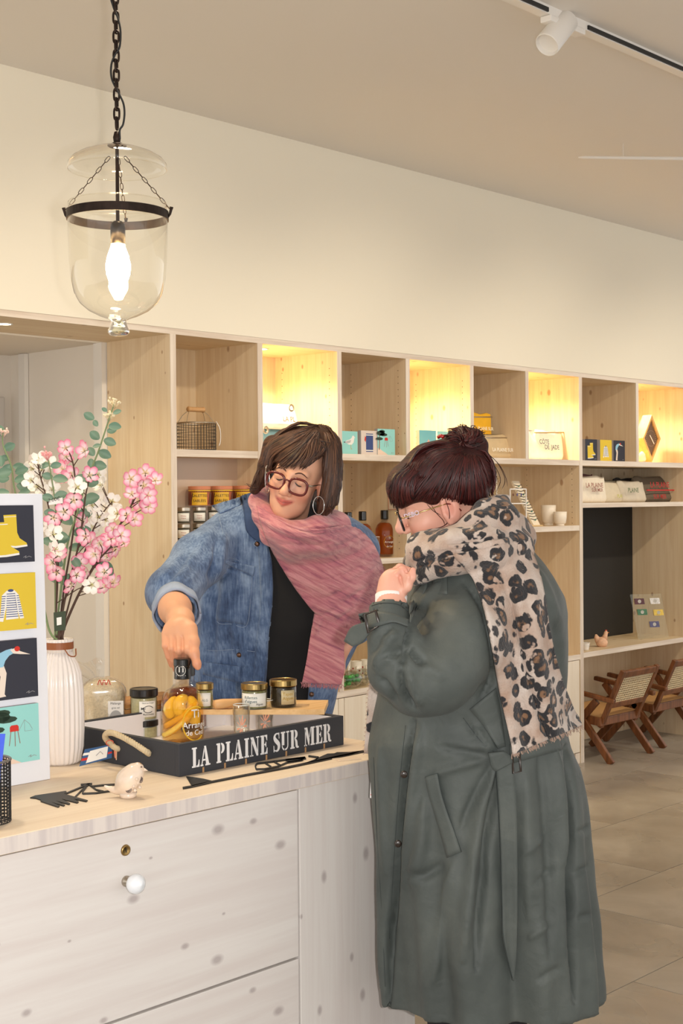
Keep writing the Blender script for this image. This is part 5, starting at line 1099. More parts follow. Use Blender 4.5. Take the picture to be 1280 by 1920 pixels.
branch('eucalyptus sprig with round leaves at the left edge above the white board', [(20, 380), (20, 470), (75, 610), (95, 760), (160, 1000), (280, 1500), (330, 1700)], .06, [], 'none', STEMG, .0022, [(20, 410, 120, 24), (25, 500, 30, 24), (60, 560, 170, 18), (85, 610, 10, 24), (75, 640, 190, 30), (100, 650, 15, 26), (60, 690, 180, 24), (95, 700, -5, 26), (110, 730, -20, 26), (20, 670, 60, 26), (60, 780, 200, 26), (120, 790, 10, 24), (10, 610, 100, 22)], [(20, 385, 9, (236, 206, 190))])
branch('short eucalyptus sprig with a pink berry head among the white blossoms', [(315, 560), (330, 640), (350, 760), (365, 900), (370, 1060), (365, 1300), (360, 1700)], -.05, [], 'none', STEMG, .0018, [(325, 600, 170, 22), (330, 610, 20, 20), (345, 680, 165, 20), (345, 690, 15, 28), (355, 810, 20, 24), (350, 820, 170, 22), (365, 920, 170, 22), (370, 1010, 160, 18), (372, 1100, 20, 26), (372, 1110, 175, 28)], [(310, 535, 10, (240, 170, 170))])
branch('pink blossom branch reaching far out to the right', [(960, 650), (910, 760), (850, 880), (760, 1030), (660, 1180), (560, 1360), (480, 1520), (410, 1700)], .02, [(855, 690), (950, 650), (1015, 700), (940, 735), (860, 790), (910, 835), (965, 800), (970, 870), (830, 930), (880, 955)], 'pink', STEMB, .0026)
branch('pink blossom branch low on the right side of the bouquet', [(800, 1030), (740, 1120), (640, 1230), (540, 1400), (470, 1540), (405, 1690)], -.03, [(740, 1020), (790, 1060), (810, 1110), (755, 1150), (700, 1200), (620, 1185), (650, 1110), (725, 1080), (685, 1300), (740, 1370), (690, 1395)], 'pink', STEMB, .0024, [(670, 1240, -40, 34)])
branch('upright pink blossom branch at the top left of the bouquet', [(430, 480), (470, 560), (490, 680), (500, 850), (470, 1100), (420, 1400), (385, 1700)], .04, [(428, 490), (432, 545), (415, 630), (430, 690), (555, 505), (470, 665)], 'pink', STEMB, .0022)
branch('pink blossom branch in the middle of the bouquet', [(590, 660), (560, 800), (540, 960), (520, 1100), (470, 1300), (420, 1500), (390, 1700)], -.01, [(585, 668), (480, 830), (420, 905), (545, 965), (560, 1070), (590, 1100), (515, 1235), (500, 1320), (560, 1300), (470, 1390)], 'pink', STEMB, .0024, [(520, 1270, 130, 24), (600, 1260, 20, 26)])
branch('pink and pale blossom branch just behind the white board\'s edge', [(350, 930), (370, 1050), (380, 1200), (375, 1400), (365, 1700)], -.04, [(350, 945), (385, 1190), (370, 1300), (345, 1240)], 'pink', STEMB, .002)
branch('white blossom branch at the upper left of the bouquet', [(240, 560), (260, 660), (300, 800), (340, 1000), (360, 1300), (365, 1700)], .05, [(260, 570), (210, 620), (275, 625), (205, 700), (245, 745), (340, 760), (310, 590), (225, 585)], 'white', STEMB, .002)
branch('white blossom branch leaning to the right among the pink', [(735, 840), (690, 890), (620, 1000), (560, 1150), (480, 1400), (400, 1700)], .05, [(640, 660), (660, 735), (640, 835), (600, 860), (730, 840), (640, 940), (690, 960), (770, 918), (610, 1010), (520, 755)], 'white', STEMB, .002)
branch('white blossom branch low beside the white board', [(350, 1050), (360, 1150), (370, 1350), (365, 1700)], -.05, [(345, 1050), (360, 1155), (340, 1010), (600, 1385), (500, 745)], 'white', STEMB, .002)
tg2 = thing('green_tag', pix(112, 1165, vD-.06), 'dark green hang tag with white print dangling among the stems', 'tag')
obj('card', MB().prism([pix(x/3.49, 700+y/3.49, vD-.06) for x, y in ((350, 1565), (430, 1555), (428, 1680), (355, 1688))], VF*.0008), mat('tag_green', (52, 66, 44), .35), tg2)
obj('white_print', MB().prism([pix(x/3.49, 700+y/3.49, vD-.061) for x, y in ((370, 1600), (402, 1594), (402, 1644), (372, 1650))], VF*.0005), WHT, tg2)
obj('string', MB().tube([pix(112, 1146, vD-.06), pix(114, 1130, vD-.02), pix(116, 1120, vD)], .0006, 4), WHT, tg2)
pt_ = thing('price_label', pix(103, 937, vD-.05), 'small white price label standing among the flowers above the board', 'label')
obj('card', MB().prism([pix(x/3.49, 700+y/3.49, vD-.05) for x, y in ((318, 835), (408, 812), (412, 850), (318, 862))], VF*.0008), WHT, pt_)
text('lettering', '2.00€', pix(90, 700+845/3.49, vD-.0515), VR+VU*.2, VU, .011, INKB, pt_)

# ------------------------------------------------------------------ glass bell pendant
PD = 3.3; pk = PD/FPX; pc = pix(220.5, 400, PD); Zp = lambda y: pix(220.5, y, PD)[2]
PN = thing('bell_lantern', (pc[0], pc[1], CZT), 'clear glass bell pendant lantern with lit bulb on a dark chain', 'pendant lamp')
ax0 = np.array([pc[0], pc[1], 0])
LG = glass('lantern_glass', (253, 252, 248), gloss=1.5)
bell = [(91, 382), (92.5, 388), (93, 402), (93, 440), (91, 490), (88, 525), (82, 550), (72, 568), (56, 582), (36, 592), (22, 597), (16, 600)]
obj('glass_bell', MB().lathe([(r*pk, Zp(y)) for r, y in bell], ax0, 56, cap=False), LG, PN, smooth=True)
knob = [(14, 599), (14.5, 606), (17, 613), (20, 619), (20.5, 623), (17, 628), (8, 630), (0, 630)]
KG = bpy.data.materials.new('solid_glass'); KG.use_nodes = True; kb_ = KG.node_tree.nodes['Principled BSDF']; kb_.inputs['Transmission Weight'].default_value = 1; kb_.inputs['Roughness'].default_value = .02; kb_.inputs['Base Color'].default_value = srgb(240, 244, 224)
obj('glass_knob', MB().lathe([(0, Zp(599))]+[(r*pk, Zp(y)) for r, y in knob], ax0, 32), KG, PN, smooth=True)
lid = [(14, 273), (30, 276), (52, 282), (72, 290), (86, 299), (92.5, 308), (93, 314), (91.5, 318)]
obj('glass_lid', MB().lathe([(r*pk, Zp(y)) for r, y in lid], ax0, 56, cap=False), LG, PN, smooth=True)
RIMG = mat('glass_edge', (214, 206, 180), .1)
RING = lambda r, y, n=56: [ax0+np.array([r*pk*math.cos(a), r*pk*math.sin(a), Zp(y)]) for a in np.linspace(0, 2*math.pi, n+1)[:-1]]
obj('lid_rim', MB().tube(RING(91.5, 318), .0011, 6, closed=True), LG, PN, smooth=True); obj('bell_rim', MB().tube(RING(91, 382), .0014, 6, closed=True), LG, PN, smooth=True)
obj('metal_band', MB().lathe([(93.6*pk, Zp(413)), (95*pk, Zp(413)), (95*pk, Zp(397)), (93.6*pk, Zp(397)), (93.6*pk, Zp(413))], ax0, 56, cap=False), IRON, PN)
obj('finial_disc', MB().lathe([(0, Zp(268)), (8*pk, Zp(268)), (18*pk, Zp(274)), (15*pk, Zp(276)), (0, Zp(276))][::-1], ax0, 24), IRON, PN, smooth=True)
obj('rod', MB().lathe([(3.4*pk, Zp(416)), (3.4*pk, Zp(272))], ax0, 12), IRON, PN)
obj('socket', MB().lathe([(0, Zp(458)), (13.5*pk, Zp(458)), (14*pk, Zp(430)), (13*pk, Zp(420)), (8*pk, Zp(415)), (0, Zp(414))], ax0, 28), mat('socket_brass', (64, 54, 44), .3, metal=.8), PN, smooth=True)
obj('bulb', MB().lathe([(0, Zp(548)), (6*pk, Zp(546)), (15*pk, Zp(534)), (22*pk, Zp(514)), (23.5*pk, Zp(498)), (20*pk, Zp(480)), (14*pk, Zp(464)), (12*pk, Zp(456))], ax0, 28), emission('bulb_glow', (255, 222, 160), 160), PN, smooth=True)
lm = MB(); lk = [(.0, 0, 0)]
def linkmesh(w, h, r, nm):
    P = []; 
    for k in range(20):
        a = 2*math.pi*k/20; c, s = math.cos(a), math.sin(a); P.append((w*math.copysign(abs(c)**.6, c), 0, h*math.copysign(abs(s)**.75, s)))
    me = MB().tube(P, r, 6, closed=True, up=(0, 1, 0)).mesh(nm); me.materials.append(IRON)
    for p in me.polygons: p.use_smooth = True
    return me
BL = linkmesh(5.2*pk, 11.5*pk, 2.1*pk, 'chain_link'); SL = linkmesh(2.6*pk, 6.6*pk, .75*pk, 'small_link')
def putlink(me, c, dirv, rot, nm):
    z = nrm(dirv); x = nrm(np.cross([.3, .8, .1], z)); y = np.cross(z, x); x2 = x*math.cos(rot)+y*math.sin(rot); y2 = np.cross(z, x2)
    o = bpy.data.objects.new(nm, me); COL.objects.link(o); o.parent = PN; o.matrix_parent_inverse = PN.matrix_basis.inverted()
    o.matrix_basis = Matrix(((x2[0], y2[0], z[0], c[0]), (x2[1], y2[1], z[1], c[1]), (x2[2], y2[2], z[2], c[2]), (0, 0, 0, 1)))
va = math.atan2(-VF[1], -VF[0])
y = 232.0; i = 0
while Zp(y) < CZT-.012:
    putlink(BL, ax0+EZ*Zp(y), EZ, .9+(math.pi/2)*(i % 2), 'chain_link'); y -= 18.0; i += 1
obj('shackle', MB().lathe([(0, Zp(270)), (6*pk, Zp(269)), (7.5*pk, Zp(258)), (5*pk, Zp(248)), (0, Zp(246))], ax0, 16), IRON, PN, smooth=True)
obj('ceiling_rose', MB().lathe([(0, CZT-.03), (.03, CZT-.028), (.05, CZT-.008), (.05, CZT), (0, CZT)], ax0, 28), IRON, PN, smooth=True)
cp_ = []
for y_, dx in ((262, 6), (245, 6), (235, 12), (215, 15), (195, 13), (175, 4), (150, -8), (125, -9), (105, -2), (90, 7), (60, 9), (35, 4), (15, -4), (-10, -8), (-50, 6), (-100, -8), (-150, 8), (-200, -8), (-250, 8), (-300, -6), (-330, 0)):
    if Zp(y_) < CZT: cp_.append(ax0+EZ*Zp(y_)+VR*dx*pk-VF*.004)
obj('power_cord', MB().tube(spline(cp_, 120), 1.9*pk, 8), BLACK, PN, smooth=True)
for a in (0.0, math.radians(180), math.radians(90)):
    dr_ = nrm(VR-EZ*VR[2])*math.cos(a)+nrm(np.array([VF[0], VF[1], 0]))*math.sin(a)
    A, B = ax0+dr_*14*pk+EZ*Zp(294), ax0+dr_*97*pk+EZ*Zp(392); n = 10
    for k in range(n): putlink(SL, A+(B-A)*(k+.5)/n, B-A, (math.pi/2)*(k % 2)+.2, 'small_link')
    obj('hook', MB().tube([ax0+dr_*94*pk+EZ*Zp(408), ax0+dr_*98*pk+EZ*Zp(402), ax0+dr_*100*pk+EZ*Zp(394), ax0+dr_*101*pk+EZ*Zp(389)], [2*pk, 2.4*pk, 2.8*pk, 3.8*pk], 8), IRON, PN, smooth=True)
# ------------------------------------------------------------------ signed-distance modelling for bodies and clothes
# all shapes live in metres in a frame aligned with the viewing axes: a right, b up, c away from the lens
f32 = np.float32
def V3(x, y, d): return np.array([(x-640)/FPX*d, -(y-960)/FPX*d, d])
def toworld(Q): Q = np.asarray(Q, float); return CAM + Q[:, :1]*VR + Q[:, 1:2]*VU + Q[:, 2:3]*VF
def smin(a, b, k):
    h = np.clip(.5+.5*(b-a)/k, 0, 1); return b*(1-h)+a*h-k*h*(1-h)
def smax(a, b, k): return -smin(-a, -b, k)
def s_cap(Q, p0, p1, r0, r1):
    A, B, C = Q; d = p1-p0; L = float(d@d)+1e-12
    t = np.clip(((A-p0[0])*d[0]+(B-p0[1])*d[1]+(C-p0[2])*d[2])/L, 0, 1)
    return np.sqrt((A-p0[0]-t*d[0])**2+(B-p0[1]-t*d[1])**2+(C-p0[2]-t*d[2])**2)-(r0+(r1-r0)*t)
def s_ell(Q, c, r):
    A, B, C = Q; x, y, z = A-c[0], B-c[1], C-c[2]
    k0 = np.sqrt((x/r[0])**2+(y/r[1])**2+(z/r[2])**2)+1e-9; k1 = np.sqrt((x/r[0]**2)**2+(y/r[1]**2)**2+(z/r[2]**2)**2)+1e-9
    return k0*(k0-1)/k1
def s_poly(Q, pts, k=None):
    """chain of (x px, y px, depth, radius px)"""
    out = None
    for p, q in zip(pts[:-1], pts[1:]):
        s = s_cap(Q, V3(*p[:3]), V3(*q[:3]), p[3]*p[2]/FPX, q[3]*q[2]/FPX); out = s if out is None else (np.minimum(out, s) if not k else smin(out, s, k))
    return out
def s_slices(Q, tab, cd, hd, top=None, fold=None):
    """stack of ellipses: tab rows (y px, left px, right px) at depth cd(y); hd(y) half depth in m"""
    A, B, C = Q; T = np.array(tab, float); ypx = 960-B/C*FPX
    cc = np.interp(ypx, T[:, 0], cd if not np.isscalar(cd) else [cd]*len(T)); hh = np.interp(ypx, T[:, 0], hd if not np.isscalar(hd) else [hd]*len(T))
    l = (np.interp(ypx, T[:, 0], T[:, 1])-640)/FPX*cc; r = (np.interp(ypx, T[:, 0], T[:, 2])-640)/FPX*cc
    ra = (r-l)/2; ca = (r+l)/2; x, z = (A-ca)/ra, (C-cc)/hh; q = np.sqrt(x*x+z*z)+1e-6
    s = (q-1)*np.minimum(ra, hh)
    if fold is not None: s = s-fold(np.arctan2(z, x), ypx)
    return s
def nets(fn, lo, hi, h):
    """surface nets"""
    n = [max(4, int(math.ceil((hi[i]-lo[i])/h))+1) for i in range(3)]
    g = [(lo[i]+h*np.arange(n[i])).astype(f32) for i in range(3)]
    Q = np.meshgrid(*g, indexing='ij', sparse=True); S = np.asarray(fn(Q), f32); S = np.broadcast_to(S, n).copy()
    S[0] = S[-1] = 1; S[:, 0] = S[:, -1] = 1; S[:, :, 0] = S[:, :, -1] = 1
    m = [k-1 for k in n]; I = S < 0
    cnt = np.zeros(m, np.int8); pos = np.zeros(m+[3], f32); num = np.zeros(m, f32)
    off = [(i, j, k) for i in (0, 1) for j in (0, 1) for k in (0, 1)]
    for o in off: cnt += I[o[0]:o[0]+m[0], o[1]:o[1]+m[1], o[2]:o[2]+m[2]]
    act = (cnt > 0) & (cnt < 8); idx = np.argwhere(act); vid = -np.ones(m, np.int64); vid[act] = np.arange(len(idx))
    P = np.zeros((len(idx), 3)); W = np.zeros(len(idx))
    for o in off:
        for ax in range(3):
            if o[ax]: continue
            o2 = list(o); o2[ax] = 1
            a = S[idx[:, 0]+o[0], idx[:, 1]+o[1], idx[:, 2]+o[2]]; b = S[idx[:, 0]+o2[0], idx[:, 1]+o2[1], idx[:, 2]+o2[2]]
            c = (a < 0) != (b < 0); t = np.where(c, a/(a-b+1e-20), 0)
            p = np.tile(np.array(o, float), (len(idx), 1)); p[:, ax] = t; P += p*c[:, None]; W += c
    P = (P/W[:, None]+idx)*h+np.array(lo); F = []
    for ax in range(3):
        u, v = (ax+1) % 3, (ax+2) % 3; sl = [slice(None)]*3; sl2 = [slice(None)]*3; sl[ax] = slice(0, -1); sl2[ax] = slice(1, None)
        A, B = I[tuple(sl)], I[tuple(sl2)]; e = np.argwhere(A != B); e = e[(e[:, u] > 0) & (e[:, v] > 0) & (e[:, u] < n[u]-1) & (e[:, v] < n[v]-1)]
        du = np.zeros(3, int); du[u] = 1; dv = np.zeros(3, int); dv[v] = 1
        q = [vid[tuple((e-x).T)] for x in (du+dv, dv, 0*du, du)]; q = np.stack(q, 1); fl = A[tuple(e.T)]; q[~fl] = q[~fl][:, ::-1]; F.append(q)
    F = np.concatenate(F); F = F[(F >= 0).all(1)]
    return P, F
def normals(P, F):
    n = np.cross(P[F[:, 2]]-P[F[:, 0]], P[F[:, 3]]-P[F[:, 1]]); N_ = np.zeros_like(P)
    for k in range(4): np.add.at(N_, F[:, k], n)
    return N_/(np.linalg.norm(N_, axis=1)[:, None]+1e-12)
def smooth(P, F, it=1, lam=.5):
    for _ in range(it):
        S = np.zeros_like(P); c = np.zeros(len(P))
        for a, b in ((0, 1), (1, 2), (2, 3), (3, 0)):
            np.add.at(S, F[:, a], P[F[:, b]]); np.add.at(c, F[:, a], 1); np.add.at(S, F[:, b], P[F[:, a]]); np.add.at(c, F[:, b], 1)
        P = P+(S/c[:, None]-P)*lam
    return P
def px_of(P): return np.stack([640+P[:, 0]/P[:, 2]*FPX, 960-P[:, 1]/P[:, 2]*FPX], 1)
def strokes(P, F, S, both=False):
    """press or raise folds: each stroke = (pixel polyline, height m, width px)"""
    N_ = normals(P, F); X = px_of(P); face = np.clip(-N_[:, 2]*2.0, 0, 1); D = np.zeros(len(P))
    for pts, amp, w in S:
        p = spline([(a, b, 0) for a, b in pts], max(6, 6*len(pts)))[:, :2]; best = np.full(len(P), 1e9)
        lo, hi = p.min(0)-3*w, p.max(0)+3*w; sel = np.where((X[:, 0] > lo[0]) & (X[:, 0] < hi[0]) & (X[:, 1] > lo[1]) & (X[:, 1] < hi[1]))[0]
        if not len(sel): continue
        Xs = X[sel]; b = np.full(len(sel), 1e9)
        n = len(p)-1
        for i in range(n):
            d = p[i+1]-p[i]; t = np.clip(((Xs-p[i])@d)/(d@d+1e-9), 0, 1); q = np.hypot(*(Xs-p[i]-t[:, None]*d).T); tt = (i+t)/n
            q = q+(1-np.clip(np.minimum(tt, 1-tt)*6, 0, 1))*w*.9; b = np.minimum(b, q)
        D[sel] += amp*np.exp(-(b/w)**2)
    return P+N_*(D*face)[:, None]
def wrinkle(P, F, amp, sc, seed=0, stretch=(1, 1, 1)):
    r = np.random.default_rng(seed); N_ = normals(P, F); s = np.zeros(len(P))
    for k in range(14):
        d = r.normal(size=3)*np.array(stretch); d = d/np.linalg.norm(d)*sc*r.uniform(.5, 1.8); s += np.sin(P@d+r.uniform(0, 6.28))/14**.5
    return P+N_*(amp*s)[:, None]
class Field:
    def __init__(s, fn, box): s.fn = fn; s.box = box; s.map = None
    def bake(s, st=3.0):
        x0, x1, y0, y1, d0, d1 = s.box; s.gx = np.arange(x0, x1+st, st); s.gy = np.arange(y0, y1+st, st); X, Y = np.meshgrid(s.gx, s.gy); s.st = st
        D = s.trace(np.stack([X.ravel(), Y.ravel()], 1)).reshape(X.shape); miss = D >= d1-1e-3; D[miss] = np.nan
        for _ in range(60):
            nn = np.isnan(D)
            if not nn.any(): break
            p = np.pad(D, 1, constant_values=np.nan); st_ = np.stack([p[:-2, 1:-1], p[2:, 1:-1], p[1:-1, :-2], p[1:-1, 2:]]); c = (~np.isnan(st_)).sum(0); v = np.where(c > 0, np.nansum(st_, 0)/np.maximum(c, 1), np.nan); D[nn] = v[nn]
        D[np.isnan(D)] = d1; s.map = D; return s
    def trace(s, px_, steps=40):
        u = (px_[:, 0]-640)/FPX; v = -(px_[:, 1]-960)/FPX; d = np.full(len(px_), float(s.box[4]))
        for _ in range(steps): d = np.minimum(d+np.maximum(np.asarray(s.fn((u*d, v*d, d)), float)*.8, -.01), s.box[5])
        return d
    def mesh(s, h):
        x0, x1, y0, y1, d0, d1 = s.box; lo = np.array([min(V3(x0, 0, d0)[0], V3(x0, 0, d1)[0]), min(V3(0, y1, d0)[1], V3(0, y1, d1)[1]), d0]); hi = np.array([max(V3(x1, 0, d0)[0], V3(x1, 0, d1)[0]), max(V3(0, y0, d0)[1], V3(0, y0, d1)[1]), d1])
        return nets(s.fn, lo, hi, h)
    def depth(s, px_, default=None, steps=46):
        """first hit of view rays through pixels"""
        if s.map is None: s.bake()
        px_ = np.asarray(px_, float); u = np.clip((px_[:, 0]-s.gx[0])/s.st, 0, len(s.gx)-1.001); v = np.clip((px_[:, 1]-s.gy[0])/s.st, 0, len(s.gy)-1.001)
        i, j = v.astype(int), u.astype(int); fv, fu = v-i, u-j; M = s.map
        return (M[i, j]*(1-fu)+M[i, j+1]*fu)*(1-fv)+(M[i+1, j]*(1-fu)+M[i+1, j+1]*fu)*fv
def sobj(name, P, F, m, parent, smooth_=True, cols=None):
    me = bpy.data.meshes.new(name); W = toworld(P); me.from_pydata(W.tolist(), [], F[:, ::-1].tolist()); me.update(); me.materials.append(m)
    if cols is not None: setcol(me, cols)
    o = bpy.data.objects.new(name, me); return finish(o, parent, smooth=smooth_)
def drape(name, G, field, off, m, parent, thick=.002, default=None, relief=None, smooth_=True, dmin=None):
    """cloth patch: G pixel grid (n,m,2) laid on a field's surface, off metres proud"""
    G = np.asarray(G, float); n, k = G.shape[:2]; d = field.depth(G.reshape(-1, 2), default)
    d = d-(np.asarray(off).reshape(-1) if not np.isscalar(off) else off)
    if relief is not None: d = d-np.asarray(relief).reshape(-1)
    if dmin is not None: d = np.minimum(d, dmin)
    Q = np.stack([V3(x, y, dd) for (x, y), dd in zip(G.reshape(-1, 2), d)]).reshape(n, k, 3)
    mb = MB().grid(toworld(Q.reshape(-1, 3)).reshape(n, k, 3)); o = obj(name, mb, m, parent, smooth=smooth_)
    md = o.modifiers.new('solid', 'SOLIDIFY'); md.thickness = thick; md.offset = 0
    return o
def quadgrid(a, b, c, d, n=8, m=8):
    """bilinear pixel grid: a top-left, b top-right, c bottom-right, d bottom-left"""
    a, b, c, d = map(np.array, (a, b, c, d)); u = np.linspace(0, 1, m)[None, :, None]; v = np.linspace(0, 1, n)[:, None, None]
    return (a*(1-u)+b*u)*(1-v)+(d*(1-u)+c*u)*v
def curvegrid(L, R, n=16, m=8):
    """grid between two pixel polylines"""
    l = spline([(x, y, 0) for x, y in L], n)[:, :2]; r = spline([(x, y, 0) for x, y in R], n)[:, :2]; u = np.linspace(0, 1, m)[None, :, None]
    return l[:, None]*(1-u)+r[:, None]*u
def seam(name, pts, field, off, r, m, parent, n=30, default=None):
    p = spline([(x, y, 0) for x, y in pts], n)[:, :2]; d = field.depth(p, default)-off
    return obj(name, MB().tube([pix(x, y, dd) for (x, y), dd in zip(p, d)], r, 5), m, parent, smooth=True)

# ------------------------------------------------------------------ heads
def rotm(yaw, pitch, roll):
    y, p, r = -math.radians(yaw), math.radians(pitch), -math.radians(roll)
    Rx = np.array([[1, 0, 0], [0, math.cos(p), -math.sin(p)], [0, math.sin(p), math.cos(p)]]); Ry = np.array([[math.cos(y), 0, math.sin(y)], [0, 1, 0], [-math.sin(y), 0, math.cos(y)]]); Rz = np.array([[math.cos(r), -math.sin(r), 0], [math.sin(r), math.cos(r), 0], [0, 0, 1]])
    return Rz@Rx@Ry
class Head:
    def __init__(s, x, y, d, sc, yaw, pitch, roll, smile=0.0): s.c = V3(x, y, d); s.s = sc; s.M = rotm(yaw, pitch, roll); s.smile = smile
    def loc(s, Q):
        A, B, C = Q; a, b, t = (A-s.c[0])/s.s, (B-s.c[1])/s.s, -(C-s.c[2])/s.s; M = s.M
        return (M[0, 0]*a+M[1, 0]*b+M[2, 0]*t, M[0, 1]*a+M[1, 1]*b+M[2, 1]*t, M[0, 2]*a+M[1, 2]*b+M[2, 2]*t)
    def out(s, p):
        q = s.M@np.asarray(p, float)*s.s; return s.c+np.array([q[0], q[1], -q[2]])
    def W(s, p): return toworld(s.out(p)[None])[0]
    def sdf(s, Q):
        x, y, z = s.loc(Q); ax = np.abs(x); L = (x, y, z); S = (ax, y, z); sm = s.smile; a = np.array
        d = s_ell(L, (0, .035, -.012), (.073, .083, .094)); d = smin(d, s_ell(L, (0, -.035, .030), (.0595, .082, .061)), .03)
        d = smin(d, s_ell(L, (0, -.076, .036), (.046, .040, .047)), .02); d = smin(d, s_ell(L, (0, -.101, .066), (.020, .016, .018)), .022)
        d = smin(d, s_ell(S, (.037, -.030+.004*sm, .061), (.023, .021, .022)), .022)
        d = smin(d, s_cap(S, a([0, .024, .083]), a([.038, .027, .073]), .011, .009), .02)
        d = smax(d, -s_ell(S, (.032, .005, .102), (.019, .012, .017)), .014)
        d = smin(d, s_ell(S, (.032, .003, .0755), (.0165, .0125, .0125)), .005)
        d = smin(d, s_cap(L, a([0, .014, .087]), a([0, -.026, .110]), .0075, .0115), .012); d = smin(d, s_ell(L, (0, -.031, .111), (.0125, .0115, .0115)), .006); d = smin(d, s_ell(S, (.0125, -.036, .099), (.0078, .0075, .0095)), .006)
        d = smax(d, -s_ell(S, (.0065, -.0425, .105), (.0038, .004, .005)), .003)
        cy = -.0605+.0090*sm
        d = smin(d, s_cap(S, a([0, -.0575, .0935]), a([.0245+.005*sm, cy, .0790]), .0058, .0028), .005); d = smin(d, s_cap(S, a([0, -.0685, .0925]), a([.0215, cy-.003, .0800]), .0068, .003), .005)
        d = smax(d, -s_cap(S, a([0, -.0628, .1005]), a([.0245, cy-.001, .0855]), .0022, .0016), .003)
        e = s_ell(S, (.0765, -.008, -.010), (.0105, .034, .021)); e = smax(e, -s_ell(S, (.088, -.003, -.005), (.0085, .022, .012)), .003); e = smin(e, s_cap(S, a([.082, -.016, .006]), a([.080, -.037, .0]), .0045, .0065), .006); d = smin(d, e, .008)
        return smin(d, s_cap(L, a([0, -.055, -.028]), a([0, -.20, -.050]), .050, .056), .03)
    def mesh(s, h=.0026):
        R = .155*s.s; lo = s.c-np.array([R]*3); hi = s.c+np.array([R]*3); P, F = nets(s.sdf, lo, hi, h); return smooth(P, F, 2, .4), F
    def colours(s, P, skin, lip, blush):
        x, y, z = s.loc((P[:, 0], P[:, 1], P[:, 2])); sm = s.smile; c = np.tile(lin(skin), (len(P), 1)); g = lambda cx, cy, cz, r: np.exp(-(((np.abs(x)-cx)/r[0])**2+((y-cy)/r[1])**2+((z-cz)/r[2])**2))
        def mix(w, col): nonlocal c; w = np.clip(w, 0, 1)[:, None]; c = c*(1-w)+lin(col)*w
        mix(.55*g(.042, -.034, .07, (.022, .018, .04)), blush); mix(.35*g(0, -.032, .115, (.012, .012, .012)), blush); mix(.5*g(.076, -.01, -.01, (.02, .035, .03)), blush)
        ly = -.0628+.0055*sm*(np.abs(x)/.024)**2; w = np.clip(1.5-((np.abs(x)/(.0265+.004*sm))**2+((y-ly)/.0105)**2)*1.25, 0, 1)*(z > .07); mix(w, lip)
        mix(.85*np.exp(-((y-ly)/.0014)**2)*(np.abs(x) < .024)*(z > .078), (120, 50, 46))
        mix(.35*g(.032, .004, .088, (.016, .010, .02)), (196, 140, 120)); return c
SKINM = colmat('skin', .45, .12)
LASH = mat('dark_lashes', (48, 32, 26), .6)
def face_details(H, parent, brow):
    for sx in (-1, 1):
        P = [H.W((sx*(.018+.029*t), .0015-.0075*math.sin(math.pi*t)+.001*t, .0872-.010*t*t)) for t in np.linspace(0, 1, 9)]
        obj('eyelashes', MB().tube(P, np.array([.0008, .0015, .0020, .0023, .0025, .0025, .0022, .0018, .001])*H.s, 6), LASH, parent, smooth=True)
        P = [H.W((sx*(.014+.036*t), .0265+.007*math.sin(math.pi*min(1, t*1.1))-.004*t*t, .0945-.017*t*t)) for t in np.linspace(0, 1, 9)]
        obj('eyebrow', MB().tube(P, np.array([.0022, .0032, .0036, .0035, .0032, .0028, .0024, .0018, .0008])*H.s, 6, flat=.6), brow, parent, smooth=True)
def hairbase(name, c0, c1):
    m = bpy.data.materials.new(name); m.use_nodes = True; nt = m.node_tree; L = nt.links; b = nt.nodes['Principled BSDF']; b.inputs['Roughness'].default_value = .5; b.inputs['Specular IOR Level'].default_value = .25
    a = N(nt, 'VertexColor'); a.layer_name = 'Col'; sp_ = N(nt, 'SeparateColor'); L.new(a.outputs[0], sp_.inputs[0]); cb = N(nt, 'CombineXYZ')
    for i, k in enumerate((150.0, 5.0)):
        mu = N(nt, 'Math', operation='MULTIPLY'); mu.inputs[1].default_value = k; L.new(sp_.outputs[i], mu.inputs[0]); L.new(mu.outputs[0], cb.inputs[i])
    n = N(nt, 'TexNoise', Scale=1.0, Detail=4.0, Roughness=.65); L.new(cb.outputs[0], n.inputs['Vector']); r = ramp(nt, [(.35, srgb(*c0)), (.68, srgb(*c1))]); L.new(n.outputs['Fac'], r.inputs[0]); L.new(r.outputs[0], b.inputs['Base Color'])
    bp = N(nt, 'Bump', Strength=.9, Distance=.004); L.new(n.outputs['Fac'], bp.inputs['Height']); L.new(bp.outputs[0], b.inputs['Normal']); return m
def flowcol(P, cx, cy):
    X = px_of(P); a = np.arctan2(X[:, 1]-cy, X[:, 0]-cx)/6.283+.5; return np.stack([a, np.hypot(X[:, 0]-cx, X[:, 1]-cy)/100, a*0], 1)
def locks(name, items, m, parent, c0, c1, seed=3):
    """hair locks: list of (world points, radii); colour varies by lock"""
    mb = MB(); cols = []; r = random.Random(seed)
    for pts, rad in items:
        n0 = len(mb.v); mb.tube(pts, rad, 5, flat=.7); t = r.random(); cols += [lin(c0)*(1-t)+lin(c1)*t]*(len(mb.v)-n0)
    me = mb.mesh(name); setcol(me, np.array(cols)); me.materials.append(m); return finish(bpy.data.objects.new(name, me), parent, smooth=True)
def strand(field, ctrl, r, off=.002, n=14, taper=True, default=None, jit=0):
    p = spline([(x, y, 0) for x, y in ctrl], n)[:, :2]; d = field.depth(p, default)-off
    d = np.convolve(np.pad(d, 2, 'edge'), np.ones(5)/5, 'valid')
    rad = r*np.minimum(1, np.minimum(np.linspace(.5, 4, n), np.linspace(4, .25, n))) if taper else np.full(n, r)
    return [pix(x, y, dd) for (x, y), dd in zip(p, d)], rad

